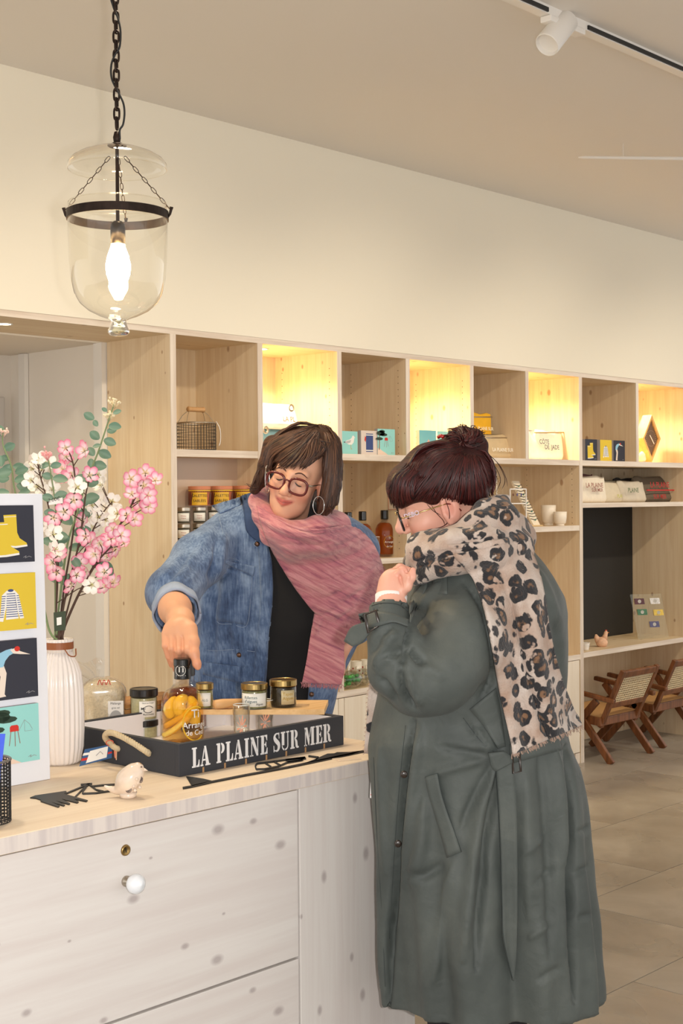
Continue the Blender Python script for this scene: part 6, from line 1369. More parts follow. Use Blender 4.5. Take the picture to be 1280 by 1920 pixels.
def cloth(name, col, rough=.8, sheen=.2, weave=900, bump=.15, var=.06, vscale=25, second=None):
    if name in MATS: return MATS[name]
    m = mat(name, col, rough, sheen=sheen, bump=bump, bscale=weave, var=var, vscale=vscale); return m
# ------------------------------------------------------------------ woman behind the counter: denim jacket, pink scarf
def denim_mat():
    m = bpy.data.materials.new('washed_denim'); m.use_nodes = True; nt = m.node_tree; L = nt.links; b = nt.nodes['Principled BSDF']; b.inputs['Roughness'].default_value = .85; b.inputs['Sheen Weight'].default_value = .15
    tc = N(nt, 'TexCoord'); n1 = N(nt, 'TexNoise', Scale=9.0, Detail=6.0, Roughness=.65); L.new(tc.outputs['Object'], n1.inputs['Vector'])
    mp = N(nt, 'Mapping'); mp.inputs['Scale'].default_value = (60, 60, 7); L.new(tc.outputs['Object'], mp.inputs['Vector']); n2 = N(nt, 'TexNoise', Scale=3.0, Detail=4.0); L.new(mp.outputs[0], n2.inputs['Vector'])
    ad = N(nt, 'Math', operation='MULTIPLY_ADD'); ad.inputs[1].default_value = .45; L.new(n2.outputs['Fac'], ad.inputs[0]); L.new(n1.outputs['Fac'], ad.inputs[2])
    r = ramp(nt, [(.50, srgb(46, 64, 98)), (.68, srgb(76, 100, 138)), (.90, srgb(128, 152, 186))]); L.new(ad.outputs[0], r.inputs[0]); L.new(r.outputs[0], b.inputs['Base Color'])
    n3 = N(nt, 'TexNoise', Scale=700.0, Detail=2.0); L.new(tc.outputs['Object'], n3.inputs['Vector']); bp = N(nt, 'Bump', Strength=.25, Distance=.002); L.new(n3.outputs['Fac'], bp.inputs['Height']); L.new(bp.outputs[0], b.inputs['Normal']); return m
DENIM = denim_mat(); DSTITCH = mat('denim_edge', (140, 158, 184), .9); DINSIDE = mat('denim_inside', (158, 172, 196), .9, var=.1, vscale=40); DDARK = mat('denim_dark', (52, 72, 108), .9, var=.15, vscale=50)
SH = Head(556.5, 896, 3.65, .90, 11, 11, 15, smile=1.0)
TABS = [(930, 500, 575), (955, 455, 625), (985, 418, 672), (1030, 396, 700), (1080, 384, 706), (1130, 370, 700), (1180, 360, 684), (1230, 357, 660), (1290, 355, 634), (1345, 352, 622), (1480, 346, 630)]
def torso_s(Q, inset=0.0):
    d = s_slices(Q, TABS, [3.74, 3.76, 3.78, 3.80, 3.82, 3.83, 3.84, 3.86, 3.88, 3.90, 3.95], [.06, .085, .105, .125, .14, .145, .145, .14, .14, .14, .14])
    d = smin(d, s_poly(Q, [(440, 990, 3.78, 36), (540, 965, 3.75, 36), (670, 1022, 3.84, 36)]), .05)
    A, B, C = Q; return smax(d+inset, B-V3(0, 925, 3.75)[1], .01)
SLEEVE = [(432, 1000, 3.77, 46), (372, 1050, 3.66, 48), (322, 1112, 3.50, 47)]
def sleeve_s(Q):
    d = s_poly(Q, SLEEVE, .03)
    d = smin(d, s_cap(Q, V3(322, 1112, 3.50), V3(332, 1150, 3.40), 44*3.5/FPX, 40*3.4/FPX), .03)
    # open end: the forearm leaves through here
    A, B, C = Q; e = V3(332, 1150, 3.40); n = nrm(V3(341, 1200, 3.28)-V3(322, 1112, 3.50)); return smax(d, (A-e[0])*n[0]+(B-e[1])*n[1]+(C-e[2])*n[2], .006)
XL = [(900, 470), (960, 478), (1010, 499), (1050, 509), (1100, 512), (1150, 509), (1200, 504), (1280, 498), (1345, 494), (1500, 486)]
XR = [(900, 610), (1000, 606), (1100, 600), (1160, 592), (1220, 586), (1290, 579), (1345, 577), (1500, 575)]
def jacket_s(Q):
    A, B, C = Q; d = smin(torso_s(Q), sleeve_s(Q), .02)
    d = smin(d, s_poly(Q, [(664, 1036, 3.86, 36), (696, 1118, 3.86, 31), (672, 1180, 3.82, 26)]), .02)
    ypx = 960-B/C*FPX; xpx = 640+A/C*FPX; T1, T2 = np.array(XL), np.array(XR)
    l, r = np.interp(ypx, T1[:, 0], T1[:, 1]), np.interp(ypx, T2[:, 0], T2[:, 1]); open_ = np.maximum(np.maximum(l-xpx, xpx-r)*3.8/FPX, C-3.80)
    arm = s_poly(Q, [(325, 1124, 3.47, 33), (333, 1154, 3.385, 33)])          # hollow cuff
    d = smax(d, -open_, .004)
    return smax(d, -np.maximum(arm, -(B-V3(0, 1090, 3.4)[1])*-1), .004)
JF = Field(jacket_s, (255, 760, 915, 1450, 3.25, 4.1)); TF = Field(lambda Q: torso_s(Q, .012), (330, 740, 900, 1460, 3.4, 4.1))
# body: head, neck, torso, both arms and the reaching hand
P1, F1 = SH.mesh(.0026)
HR = lambda pts: s_poly(HQ, pts, .006)
def hand_s(Q):
    k = 3.215/FPX
    d = s_poly(Q, [(323, 1114, 3.49, 27), (328, 1142, 3.38, 28.5), (338, 1163, 3.27, 23), (339, 1178, 3.235, 23)], .02)
    d = smin(d, s_ell(Q, V3(336, 1180, 3.222), (30*k, 19*k, 13*k)), .02)
    d = smin(d, s_poly(Q, [(314, 1188, 3.219, 8.5), (333, 1190, 3.212, 10), (350, 1188, 3.210, 11)]), .010)
    fing = ([(310, 1188, 3.220, 7.6), (310, 1211, 3.204, 6.7), (316, 1231, 3.214, 5.8), (321, 1247, 3.232, 4.8)], [(321.5, 1192, 3.212, 8.2), (322, 1217, 3.194, 7.3), (326, 1238, 3.212, 6.3), (329, 1256, 3.234, 5.2)],
            [(335.5, 1194, 3.206, 8.6), (335.5, 1221, 3.187, 7.7), (337, 1240, 3.214, 6.6), (338, 1257, 3.232, 5.4)], [(350, 1192, 3.205, 8.8), (350, 1219, 3.185, 7.9), (348.5, 1239, 3.211, 6.8), (347, 1254, 3.230, 5.4)])
    for f_ in fing: d = smin(d, s_poly(Q, f_, .003), .0022)
    th = s_poly(Q, [(356, 1180, 3.215, 14), (363, 1204, 3.195, 10.5), (364, 1226, 3.180, 9.2), (369, 1245, 3.172, 7.4), (371, 1251, 3.172, 5.4)], .008); d = smin(d, th, .010)
    return d
HF = Field(hand_s, (270, 395, 1095, 1265, 3.13, 3.62)); P2, F2 = HF.mesh(.0020); P2 = smooth(P2, F2, 1, .4)
# knuckle dimples and tendons
P2 = strokes(P2, F2, [([(322, 1212), (321, 1217)], .0012, 4), ([(335, 1216), (335, 1221)], .0014, 4), ([(350, 1214), (350, 1219)], .0014, 4), ([(330, 1194), (328, 1170)], .0010, 4), ([(342, 1194), (340, 1170)], .0010, 4), ([(312, 1192), (318, 1172)], .0008, 4), ([(328.5, 1192), (328.5, 1215), (331.5, 1240)], -.0022, 1.8), ([(342.6, 1193), (342.8, 1215), (342.8, 1238)], -.0022, 1.8), ([(315.6, 1192), (316, 1212), (321, 1238)], -.0022, 1.8), ([(357, 1200), (357, 1222)], -.002, 2)])
def larm_s(Q): return s_poly(Q, [(665, 1036, 3.86, 28), (692, 1118, 3.86, 24), (668, 1180, 3.80, 18), (641, 1215, 3.77, 12.5), (634, 1258, 3.78, 10), (616, 1268, 3.84, 13), (600, 1268, 3.88, 11)], .02)
LF = Field(larm_s, (580, 730, 995, 1375, 3.5, 4.0)); P3, F3 = LF.mesh(.005)
P4, F4 = Field(lambda Q: torso_s(Q, .03), (330, 740, 900, 1480, 3.6, 4.1)).mesh(.012)
skS, lpS, blS = (226, 172, 142), (200, 104, 92), (214, 128, 108)
def handcol(P, F, skin, blush): 
    n = wr = np.zeros(len(P)); c = np.tile(lin(skin), (len(P), 1)); return c
c1 = SH.colours(P1, skS, lpS, blS); c2 = np.tile(lin((230, 172, 134)), (len(P2), 1)); X2 = px_of(P2)
w = np.clip((X2[:, 1]-1185)/60, 0, 1)[:, None]*.45; c2 = c2*(1-w)+lin((222, 142, 116))*w
c3 = np.tile(lin((222, 164, 138)), (len(P3), 1)); c4 = np.tile(lin(skS), (len(P4), 1))
def joinbody(name, parts):
    Ps, Fs, Cs, n = [], [], [], 0
    for P, F, c in parts: Ps.append(P); Fs.append(F+n); Cs.append(c); n += len(P)
    return np.concatenate(Ps), np.concatenate(Fs), np.concatenate(Cs)
Pb, Fb, Cb = joinbody('person', [(P1, F1, c1), (P2, F2, c2), (P3, F3, c3), (P4, F4, c4)])
ST = sobj('person', Pb, Fb, SKINM, None, cols=Cb); tag(ST, 'smiling dark-haired woman in denim jacket and pink scarf reaching for the bottle', 'person')
face_details(SH, ST, mat('brow_brown', (88, 60, 48), .8))
NAIL = mat('finger_nail', (232, 176, 160), .3)
# black top
P, F = TF.mesh(.007); obj_top = sobj('black_top', smooth(P, F, 2), F, mat('black_jersey', (17, 17, 19), .85, sheen=.08), ST)
# jacket
P, F = JF.mesh(.0058); P = smooth(P, F, 2, .5)
P = wrinkle(P, F, .0012, 38, 5)
fold = [([(470, 1000), (452, 1060), (440, 1160), (436, 1280)], .003, 7), ([(395, 1060), (402, 1120), (398, 1200), (392, 1290)], -.007, 8), ([(385, 1100), (384, 1180), (380, 1300)], .006, 9), ([(420, 1000), (415, 1040), (408, 1080)], .006, 8),
        ([(405, 985), (375, 1020), (345, 1065)], .005, 9), ([(380, 1010), (355, 1040), (325, 1075), (300, 1100)], -.006, 7), ([(400, 1030), (380, 1070), (355, 1100)], .007, 9), ([(385, 1060), (365, 1090), (335, 1112)], -.007, 7), ([(340, 1040), (320, 1070), (298, 1090)], .005, 7),
        ([(395, 1085), (372, 1105), (352, 1122)], .005, 7), ([(405, 1020), (402, 1060), (392, 1095)], -.008, 7), ([(430, 1180), (432, 1240), (436, 1300)], -.004, 7), ([(455, 1190), (458, 1250)], .004, 7), ([(365, 1190), (368, 1260)], .004, 6), ([(470, 1010), (488, 1050), (492, 1100)], -.003, 6), ([(310, 1080), (300, 1110)], -.004, 6), ([(355, 1065), (330, 1085)], .004, 6)]
P = strokes(P, F, [(a, b*1.5, c) for a, b, c in fold])
JK = sobj('denim_jacket', P, F, DENIM, ST)
# rolled cuff
cc = V3(331, 1147, 3.408); ca_ = nrm(V3(341, 1200, 3.28)-V3(322, 1112, 3.50)); t1 = nrm(np.cross(ca_, [0, 1, .3])); t2 = np.cross(ca_, t1)
def cuffring(r0, r1, w, n=40):
    G = np.zeros((5, n+1, 3))
    for i in range(5):
        for j in range(n+1):
            a = 2*math.pi*j/n; wob = 1+.03*math.sin(3*a+1)+.02*math.sin(7*a); r = (r0+(r1-r0)*i/4)*wob*3.4/FPX; G[i, j] = cc+ca_*(w*(i/4-.9)+.004*math.sin(4*a))+(t1*math.cos(a)+t2*math.sin(a)*1.05)*r
    return G
G = cuffring(42, 44, .045); mb = MB().grid(toworld(G.reshape(-1, 3)).reshape(G.shape)); obj('rolled_cuff', mb, DINSIDE, JK, smooth=True, solid=.005)
# jacket details
def jd(n, G, off, th=.003, m=DENIM): return drape(n, G, JF, off, m, JK, th)
jd('chest_pocket', curvegrid([(414, 1062), (412, 1110), (406, 1164)], [(472, 1078), (470, 1120), (462, 1172)], 12, 8), .003)
jd('pocket_flap', curvegrid([(416, 1050), (424, 1058)], [(478, 1062), (474, 1080)], 5, 10), .006, .004)
jd('placket', curvegrid([(480, 1000), (486, 1060), (488, 1130), (478, 1220), (470, 1345)], [(497, 1012), (509, 1070), (508, 1140), (501, 1220), (493, 1345)], 26, 5), .0025)
jd('collar', curvegrid([(452, 930), (458, 965), (462, 995), (478, 1012)], [(476, 922), (480, 965), (488, 1005), (500, 1020)], 12, 6), .010, .005, DDARK)
jd('shoulder_strap', curvegrid([(398, 948), (412, 962)], [(450, 932), (452, 946)], 4, 12), .006, .005)
jd('hip_pocket', curvegrid([(372, 1252), (374, 1300), (380, 1345)], [(452, 1262), (450, 1310), (448, 1345)], 10, 8), .003)
jd('hip_flap', curvegrid([(374, 1240), (380, 1264)], [(452, 1250), (446, 1280)], 5, 10), .007, .004)
for nm, pts in (('seam', [(412, 1064), (411, 1110), (406, 1164), (434, 1170), (462, 1173), (470, 1120), (473, 1080)]), ('seam', [(417, 1060), (428, 1047), (445, 1050), (460, 1062), (478, 1070)]), ('seam', [(510, 1040), (512, 1100), (509, 1150), (504, 1200), (498, 1280), (494, 1340)]), ('seam', [(486, 1060), (488, 1130), (479, 1220), (471, 1340)]), ('seam', [(398, 950), (412, 955), (436, 942), (450, 934)]),
                ('seam', [(410, 965), (418, 1010), (412, 1060), (400, 1095)]), ('seam', [(458, 938), (460, 965), (466, 995), (480, 1013)]), ('seam', [(480, 1013), (476, 1022), (490, 1030), (506, 1048)]), ('seam', [(374, 1250), (392, 1262), (410, 1280), (430, 1276), (452, 1262)]), ('seam', [(365, 1215), (400, 1220), (440, 1218), (478, 1222)])):
    seam(nm, pts, JF, .003, .0008, DSTITCH, JK)
for x, y in ((482, 1020), (448, 1228), (584, 1302)): d = JF.depth([(x, y)])[0]-.006; obj('button', MB().lathe([(0, .003), (.005, .003), (.007, 0)], pix(x, y, d), 16, -VF), mat('bronze_button', (110, 84, 70), .35, metal=.8), JK, smooth=True)
# pink scarf
def pink_mat():
    m = bpy.data.materials.new('pink_gauze'); m.use_nodes = True; nt = m.node_tree; L = nt.links; b = nt.nodes['Principled BSDF']; b.inputs['Roughness'].default_value = .9; b.inputs['Sheen Weight'].default_value = .3
    tc = N(nt, 'TexCoord'); dv = nrm(VR*.88-VU*.47); ev = nrm(VR*.47+VU*.88); cb = N(nt, 'CombineXYZ')
    for i, (v_, k_) in enumerate(((dv, 9.0), (ev, 95.0), (VF, 20.0))):
        dp = N(nt, 'VectorMath', operation='DOT_PRODUCT'); dp.inputs[1].default_value = tuple(v_*k_); L.new(tc.outputs['Object'], dp.inputs[0]); L.new(dp.outputs['Value'], cb.inputs[i])
    n = N(nt, 'TexNoise', Scale=1.0, Detail=4.0, Roughness=.6, Distortion=.6); L.new(cb.outputs[0], n.inputs['Vector']); r = ramp(nt, [(.30, srgb(150, 84, 106)), (.45, srgb(190, 118, 128)), (.72, srgb(220, 160, 160))]); L.new(n.outputs['Fac'], r.inputs[0]); L.new(r.outputs[0], b.inputs['Base Color'])  # purplish streaks put the fold shade of the crinkled weave into the colour
    n2 = N(nt, 'TexNoise', Scale=320.0, Detail=3.0); L.new(tc.outputs['Object'], n2.inputs['Vector']); bp = N(nt, 'Bump', Strength=.4, Distance=.003); L.new(n2.outputs['Fac'], bp.inputs['Height'])
    b2 = N(nt, 'Bump', Strength=.8, Distance=.006); L.new(n.outputs['Fac'], b2.inputs['Height']); L.new(bp.outputs[0], b2.inputs['Normal']); L.new(b2.outputs[0], b.inputs['Normal']); return m
PINKM = pink_mat()
under = Field(lambda Q: np.minimum(torso_s(Q), SH.sdf(Q)), (330, 760, 860, 1460, 3.3, 4.1))
def neck_s(Q):
    ring = [(484, 940, 3.70, 17), (494, 966, 3.645, 20), (520, 992, 3.60, 21), (556, 1000, 3.585, 22), (596, 990, 3.61, 23), (632, 985, 3.69, 24), (600, 965, 3.80, 24), (540, 945, 3.84, 24), (495, 930, 3.78, 20), (484, 940, 3.70, 17)]
    d = s_poly(Q, ring, .015); return smin(d, s_poly(Q, [(488, 950, 3.68, 14), (505, 1005, 3.63, 16), (545, 1028, 3.61, 18), (610, 1015, 3.63, 22), (655, 1015, 3.72, 22)], .015), .012)
NF = Field(neck_s, (455, 690, 900, 1065, 3.5, 3.95)); P, F = NF.mesh(.004)
P = smooth(P, F, 1)
P = strokes(P, F, [([(482, 950+7*k), (505, 985+6*k), (550, 1000+6*k), (610, 992+7*k), (650, 995+9*k)], (.0035 if k % 2 else -.0035), 2.6) for k in range(-2, 6)])
SC = sobj('pink_scarf', P, F, PINKM, ST)
n, m_ = 70, 48; Bc = spline([(480, 945, 0), (490, 985, 0), (508, 1028, 0), (535, 1075, 0), (572, 1128, 0), (606, 1164, 0), (640, 1197, 0)], n)[:, :2]; Ec = spline([(640, 985, 0), (668, 990, 0), (696, 1015, 0), (714, 1052, 0), (718, 1085, 0), (700, 1135, 0), (656, 1200, 0)], n)[:, :2]
u = np.linspace(0, 1, m_)[None, :, None]; G = Bc[:, None]*(1-u)+Ec[:, None]*u; sv = np.linspace(0, 1, n)[:, None]; uu = np.linspace(0, 1, m_)[None, :]
G[..., 1] += 24*np.sin(math.pi*uu)*(1-sv)**1.0+10*np.sin(math.pi*uu)*sv*(1-sv)*2
rel = .012*np.abs(np.sin(sv*26+1.6*np.sin(uu*4+sv*6)+1.2*uu))**.45*(.35+.65*np.sin(math.pi*np.clip(uu, 0, 1))**.5)+.004*np.sin(sv*29-uu*5)+.003*np.sin(sv*110+uu*9)*(.3+.7*uu)
bl = np.clip(1-np.abs(sv-.0)*3, 0, 1)
def smoothd(G, field, off, rel, name, parent, m, th, it=6, lo=None):
    n, k = G.shape[:2]; d = field.depth(G.reshape(-1, 2)).reshape(n, k)
    for _ in range(it): p = np.pad(d, 1, 'edge'); d = np.minimum(d, (p[:-2, 1:-1]+p[2:, 1:-1]+p[1:-1, :-2]+p[1:-1, 2:])/4) if _ < it//2 else (p[:-2, 1:-1]+p[2:, 1:-1]+p[1:-1, :-2]+p[1:-1, 2:]+d*2)/6
    d = d-off-rel
    if lo is not None: d = np.minimum(d, lo)
    Q = np.stack([V3(x, y, q) for (x, y), q in zip(G.reshape(-1, 2), d.ravel())]); o = obj(name, MB().grid(toworld(Q).reshape(n, k, 3)), m, parent, smooth=True); md = o.modifiers.new('solid', 'SOLIDIFY'); md.thickness = th; md.offset = 0; return o, d
allS = Field(lambda Q: np.minimum(np.minimum(jacket_s(Q), torso_s(Q, .012)), neck_s(Q)+.004), (255, 760, 880, 1460, 3.25, 4.1))
_, dd = smoothd(G, allS, .014+.010*(1-uu)*0+.012*np.sin(math.pi*sv)*np.sin(math.pi*uu), rel, 'scarf_drape', SC, PINKM, .004, 10)
fr = MB()
for i in range(int(n*.55), n, 1):
    for _ in range(3): x, y = Ec[i]+RNG.normal(size=2)*1.5; d0 = dd[i, -1]; fr.tube([pix(x, y, d0), pix(x+RNG.uniform(1, 7), y+RNG.uniform(1, 9), d0-.003)], .0007, 3)
G2 = curvegrid([(590, 1150), (582, 1190), (575, 1235), (566, 1280)], [(652, 1180), (645, 1215), (646, 1250), (640, 1284)], 40, 30); s2 = np.linspace(0, 1, 40)[:, None]; u2 = np.linspace(0, 1, 30)[None, :]
rel2 = .014*np.sqrt(np.abs(np.sin(u2*8+1.2*s2+.5*np.sin(s2*6))))*(.5+.5*s2)+.003*np.sin(u2*40+s2*9)
_, dd2 = smoothd(G2, allS, .012, rel2, 'scarf_tail', SC, PINKM, .004, 8, lo=3.70)
for j in range(30):
    for _ in range(4): x, y = G2[-1, j]+RNG.normal(size=2)*np.array([2, .8]); d0 = dd2[-1, j]; fr.tube([pix(x, y, d0), pix(x+RNG.uniform(-3, 3), y+RNG.uniform(4, 10), d0)], .0007, 3)
obj('fringe', fr, PINKM, SC)['kind'] = 'stuff'
# hair: bob with a side-swept fringe
def hairS(Q):
    x, y, z = SH.loc(Q); d = s_ell((x, y, z), (-.003, .050, -.020), (.094, .099, .108)); A, B, C = Q
    d = smin(d, s_poly(Q, [(512, 835, 3.64, 20), (499, 872, 3.63, 15), (489, 900, 3.65, 13), (477, 918, 3.67, 10)], .01), .02)
    d = smin(d, s_poly(Q, [(606, 830, 3.64, 26), (622, 870, 3.62, 20), (620, 910, 3.62, 20), (611, 945, 3.62, 17), (605, 962, 3.62, 10)], .01), .02)
    d = smin(d, s_poly(Q, [(540, 860, 3.80, 50), (560, 930, 3.80, 40)], .01), .02)
    ypx = 960-B/C*FPX; xpx = 640+A/C*FPX; xs_ = [470, 500, 512, 530, 548, 572, 594, 607, 612, 650]; ys_ = [1000, 1000, 868, 866, 869, 867, 860, 850, 1000, 1000]
    l = np.interp(ypx, [840, 868, 885, 905, 930, 990], [505, 507, 501, 498, 494, 480]); r = np.interp(ypx, [845, 870, 900, 930, 950, 990], [607, 603, 604, 598, 588, 575])
    face = np.maximum(np.maximum(np.maximum(l-xpx, xpx-r), np.interp(xpx, xs_, ys_)-ypx)*3.65/FPX, C-(SH.c[2]-.010))
    return smax(d, -face, .004)
HSF = Field(hairS, (455, 665, 770, 1000, 3.45, 3.98)); P, F = HSF.mesh(.0038); P = smooth(P, F, 2)
HAIRM = colmat('hair_strands', .42); HAIRM.node_tree.nodes['Principled BSDF'].inputs['Specular IOR Level'].default_value = .35
hb = np.tile(lin((62, 42, 33)), (len(P), 1)); HAIRB = hairbase('brown_hair', (38, 25, 21), (92, 62, 46)); hb = flowcol(P, 598, 796); HO = sobj('hair', P, F, HAIRB, ST, cols=hb)
hh = Field(lambda Q: np.minimum(hairS(Q), SH.sdf(Q)+.0), (455, 665, 770, 1000, 3.4, 3.98)); it = []
def rj(a): return random.uniform(-a, a)
for k in range(150):      # crown to the left side
    t = random.random(); e = (484+26*t+rj(3), 922-52*t+rj(5)) if t < .55 else (500+12*(t-.55), 890-30*(t-.55)); s0 = (597+rj(7), 799+rj(4)); mid = (551-16*(1-t)+rj(6), 808+16*t+rj(5)); m2 = (512-12*(1-t)+rj(4), 842+10*t+rj(5)); it.append(strand(hh, [s0, mid, m2, e], random.uniform(.0016, .0034), .0045, 16))
for k in range(110):      # swept fringe
    t = random.random(); e = (509+96*t+rj(4), 876-26*max(0, t-.62)/.38+rj(5)); s0 = (598+rj(6), 800+rj(4)); mid = (580+16*t+rj(5), 818+4*t+rj(4)); m2 = (e[0]+26*(1-t*.6)+rj(4), e[1]-20+rj(4)); it.append(strand(hh, [s0, mid, m2, e], random.uniform(.0014, .0030), .004+.003*random.random(), 14))
for k in range(150):      # right curtain
    t = random.random(); e = (590+42*t+rj(3), 970-46*t*t+rj(6)); s0 = (601+rj(6), 800+rj(4)); mid = (612+24*t+rj(3), 830+rj(8)); m2 = (608+30*t+rj(3), 895+rj(6)); it.append(strand(hh, [s0, mid, m2, (599+36*t, 940+rj(6)), e], random.uniform(.0016, .0034), .004, 18))
for k in range(8): it.append(strand(hh, [(500, 870), (492, 900+rj(3)), (480, 915+rj(4)), (462+rj(6), 912+rj(6))], .0009, .001, 12, default=3.66))
def rimlocks(outline, d, inn, cnt, spread, r0, r1):
    O_ = spline([(x, y, 0) for x, y in outline], 40)[:, :2]; c_ = O_.mean(0)
    for q_ in range(cnt):
        f_ = random.uniform(-1.5, inn*.4); i0 = random.randint(0, 14); i1 = random.randint(26, 40); sel = O_[i0:i1:3]; z_ = d+random.uniform(-spread, spread)
        it.append(([pix(*(p_+(c_-p_)/np.linalg.norm(c_-p_)*f_+RNG.normal(size=2)*.6), z_) for p_ in sel], random.uniform(r0, r1)*np.minimum(1, np.minimum(np.linspace(.4, 4, len(sel)), np.linspace(4, .3, len(sel))))))
rimlocks([(597, 799), (568, 792), (546, 799), (519, 817), (502, 839), (492, 858), (489, 874), (481, 893), (471, 916)], 3.67, 9, 110, .05, .0016, .0032)
rimlocks([(600, 797), (615, 800), (629, 820), (638, 849), (640, 890), (636, 912), (628, 932), (620, 962)], 3.66, 9, 100, .05, .0016, .0032)
locks('hair_locks', it, HAIRM, HO, (40, 26, 22), (94, 64, 48))
# glasses and earrings
RIM = mat('red_acetate', (92, 18, 14), .2, coat=.4); LENS = glass('lens', (252, 252, 252), gloss=.8); GL = None
def rimpts(sx, cx, cy, z, hw, hh_, n=36, pw=.72):
    out = []
    for k in range(n):
        a = 2*math.pi*k/n; c, s = math.cos(a), math.sin(a); x = cx+hw*math.copysign(abs(c)**pw, c); y = cy+hh_*math.copysign(abs(s)**pw, s)+.002*(s > 0); out.append(SH.W((sx*x, y, z-.10*max(0, x-.03))))
    return out
GL = obj('spectacles', MB().tube([SH.W((-.009, .004, .1105)), SH.W((0, .007, .112)), SH.W((.009, .004, .1105))], .0026*.9, 8), RIM, ST, smooth=True)
for sx in (-1, 1):
    R_ = rimpts(sx, .0345, -.006, .108, .0265, .0215); obj('rim', MB().tube(R_, .0036*.9, 8, closed=True), RIM, GL, smooth=True)
    obj('lens', MB().add(R_, [tuple(range(len(R_)))]), LENS, GL)
    obj('temple', MB().tube([SH.W((sx*.061, .006, .104)), SH.W((sx*.070, .006, .090)), SH.W((sx*.0745, .004, .03)), SH.W((sx*.077, .0, -.01))], [.0028, .002, .0013, .0013], 8), RIM if False else STEEL, GL, smooth=True)
    obj('hinge', MB().obox(SH.W((sx*.061-.003, .002, .102)), (SH.W((.006, 0, 0))-SH.W((0, 0, 0))), (SH.W((0, .008, 0))-SH.W((0, 0, 0))), (SH.W((0, 0, .006))-SH.W((0, 0, 0)))), RIM, GL, bevel=.001)
for (x, y, rx_, ry_, d, nm) in ((501, 898, 4, 26, 3.60, 'hoop_earring'), (597, 948, 10.5, 17, 3.58, 'hoop_earring')):
    obj(nm, MB().tube([pix(x+rx_*math.cos(a), y+ry_*math.sin(a), d+.01*math.cos(a)) for a in np.linspace(0, 2*math.pi, 33)[:-1]], .0010, 6, closed=True), mat('silver_hoop', (220, 218, 214), .15, metal=1), ST, smooth=True)
# legs, hidden behind the counter
lg = toworld(np.array([V3(440, 1400, 3.92), V3(560, 1400, 3.95)])); sh_m = mat('dark_jeans', (44, 56, 84), .9)
for i, p in enumerate(lg):
    obj('trouser_leg', MB().tube([(p[0], p[1], 1.02), (p[0], p[1], .55), (p[0], p[1], .08)], [.10, .075, .055], 16), sh_m, ST, smooth=True)
    obj('shoe', MB().ball((p[0]-.05*VF[0], p[1]-.05*VF[1], .045), (.06, .06, .045), 16, 10).ball((p[0]-.13*VF[0], p[1]-.13*VF[1], .03), (.05, .05, .03), 16, 10), BLACK, ST, smooth=True)
# ------------------------------------------------------------------ customer: green trench coat, leopard scarf, red hair in a bun
def coat_mat(name, a, b_, c, rough=.62):
    m = bpy.data.materials.new(name); m.use_nodes = True; nt = m.node_tree; L = nt.links; b = nt.nodes['Principled BSDF']; b.inputs['Roughness'].default_value = rough; b.inputs['Sheen Weight'].default_value = .04; b.inputs['Specular IOR Level'].default_value = .4
    tc = N(nt, 'TexCoord'); n = N(nt, 'TexNoise', Scale=6.0, Detail=6.0, Roughness=.6); L.new(tc.outputs['Object'], n.inputs['Vector']); r = ramp(nt, [(.3, srgb(*a)), (.52, srgb(*b_)), (.75, srgb(*c))]); L.new(n.outputs['Fac'], r.inputs[0]); L.new(r.outputs[0], b.inputs['Base Color'])
    n2 = N(nt, 'TexNoise', Scale=700.0, Detail=2.0); L.new(tc.outputs['Object'], n2.inputs['Vector']); n3 = N(nt, 'TexNoise', Scale=28.0, Detail=4.0, Distortion=.8); L.new(tc.outputs['Object'], n3.inputs['Vector'])
    bp = N(nt, 'Bump', Strength=.12, Distance=.002); L.new(n2.outputs['Fac'], bp.inputs['Height']); b2 = N(nt, 'Bump', Strength=.35, Distance=.006); L.new(n3.outputs['Fac'], b2.inputs['Height']); L.new(bp.outputs[0], b2.inputs['Normal']); L.new(b2.outputs[0], b.inputs['Normal']); return m
COATM = coat_mat('green_gabardine', (67, 73, 71), (80, 86, 83), (94, 99, 94))
CDARK = mat('coat_seam', (48, 56, 56), .8)
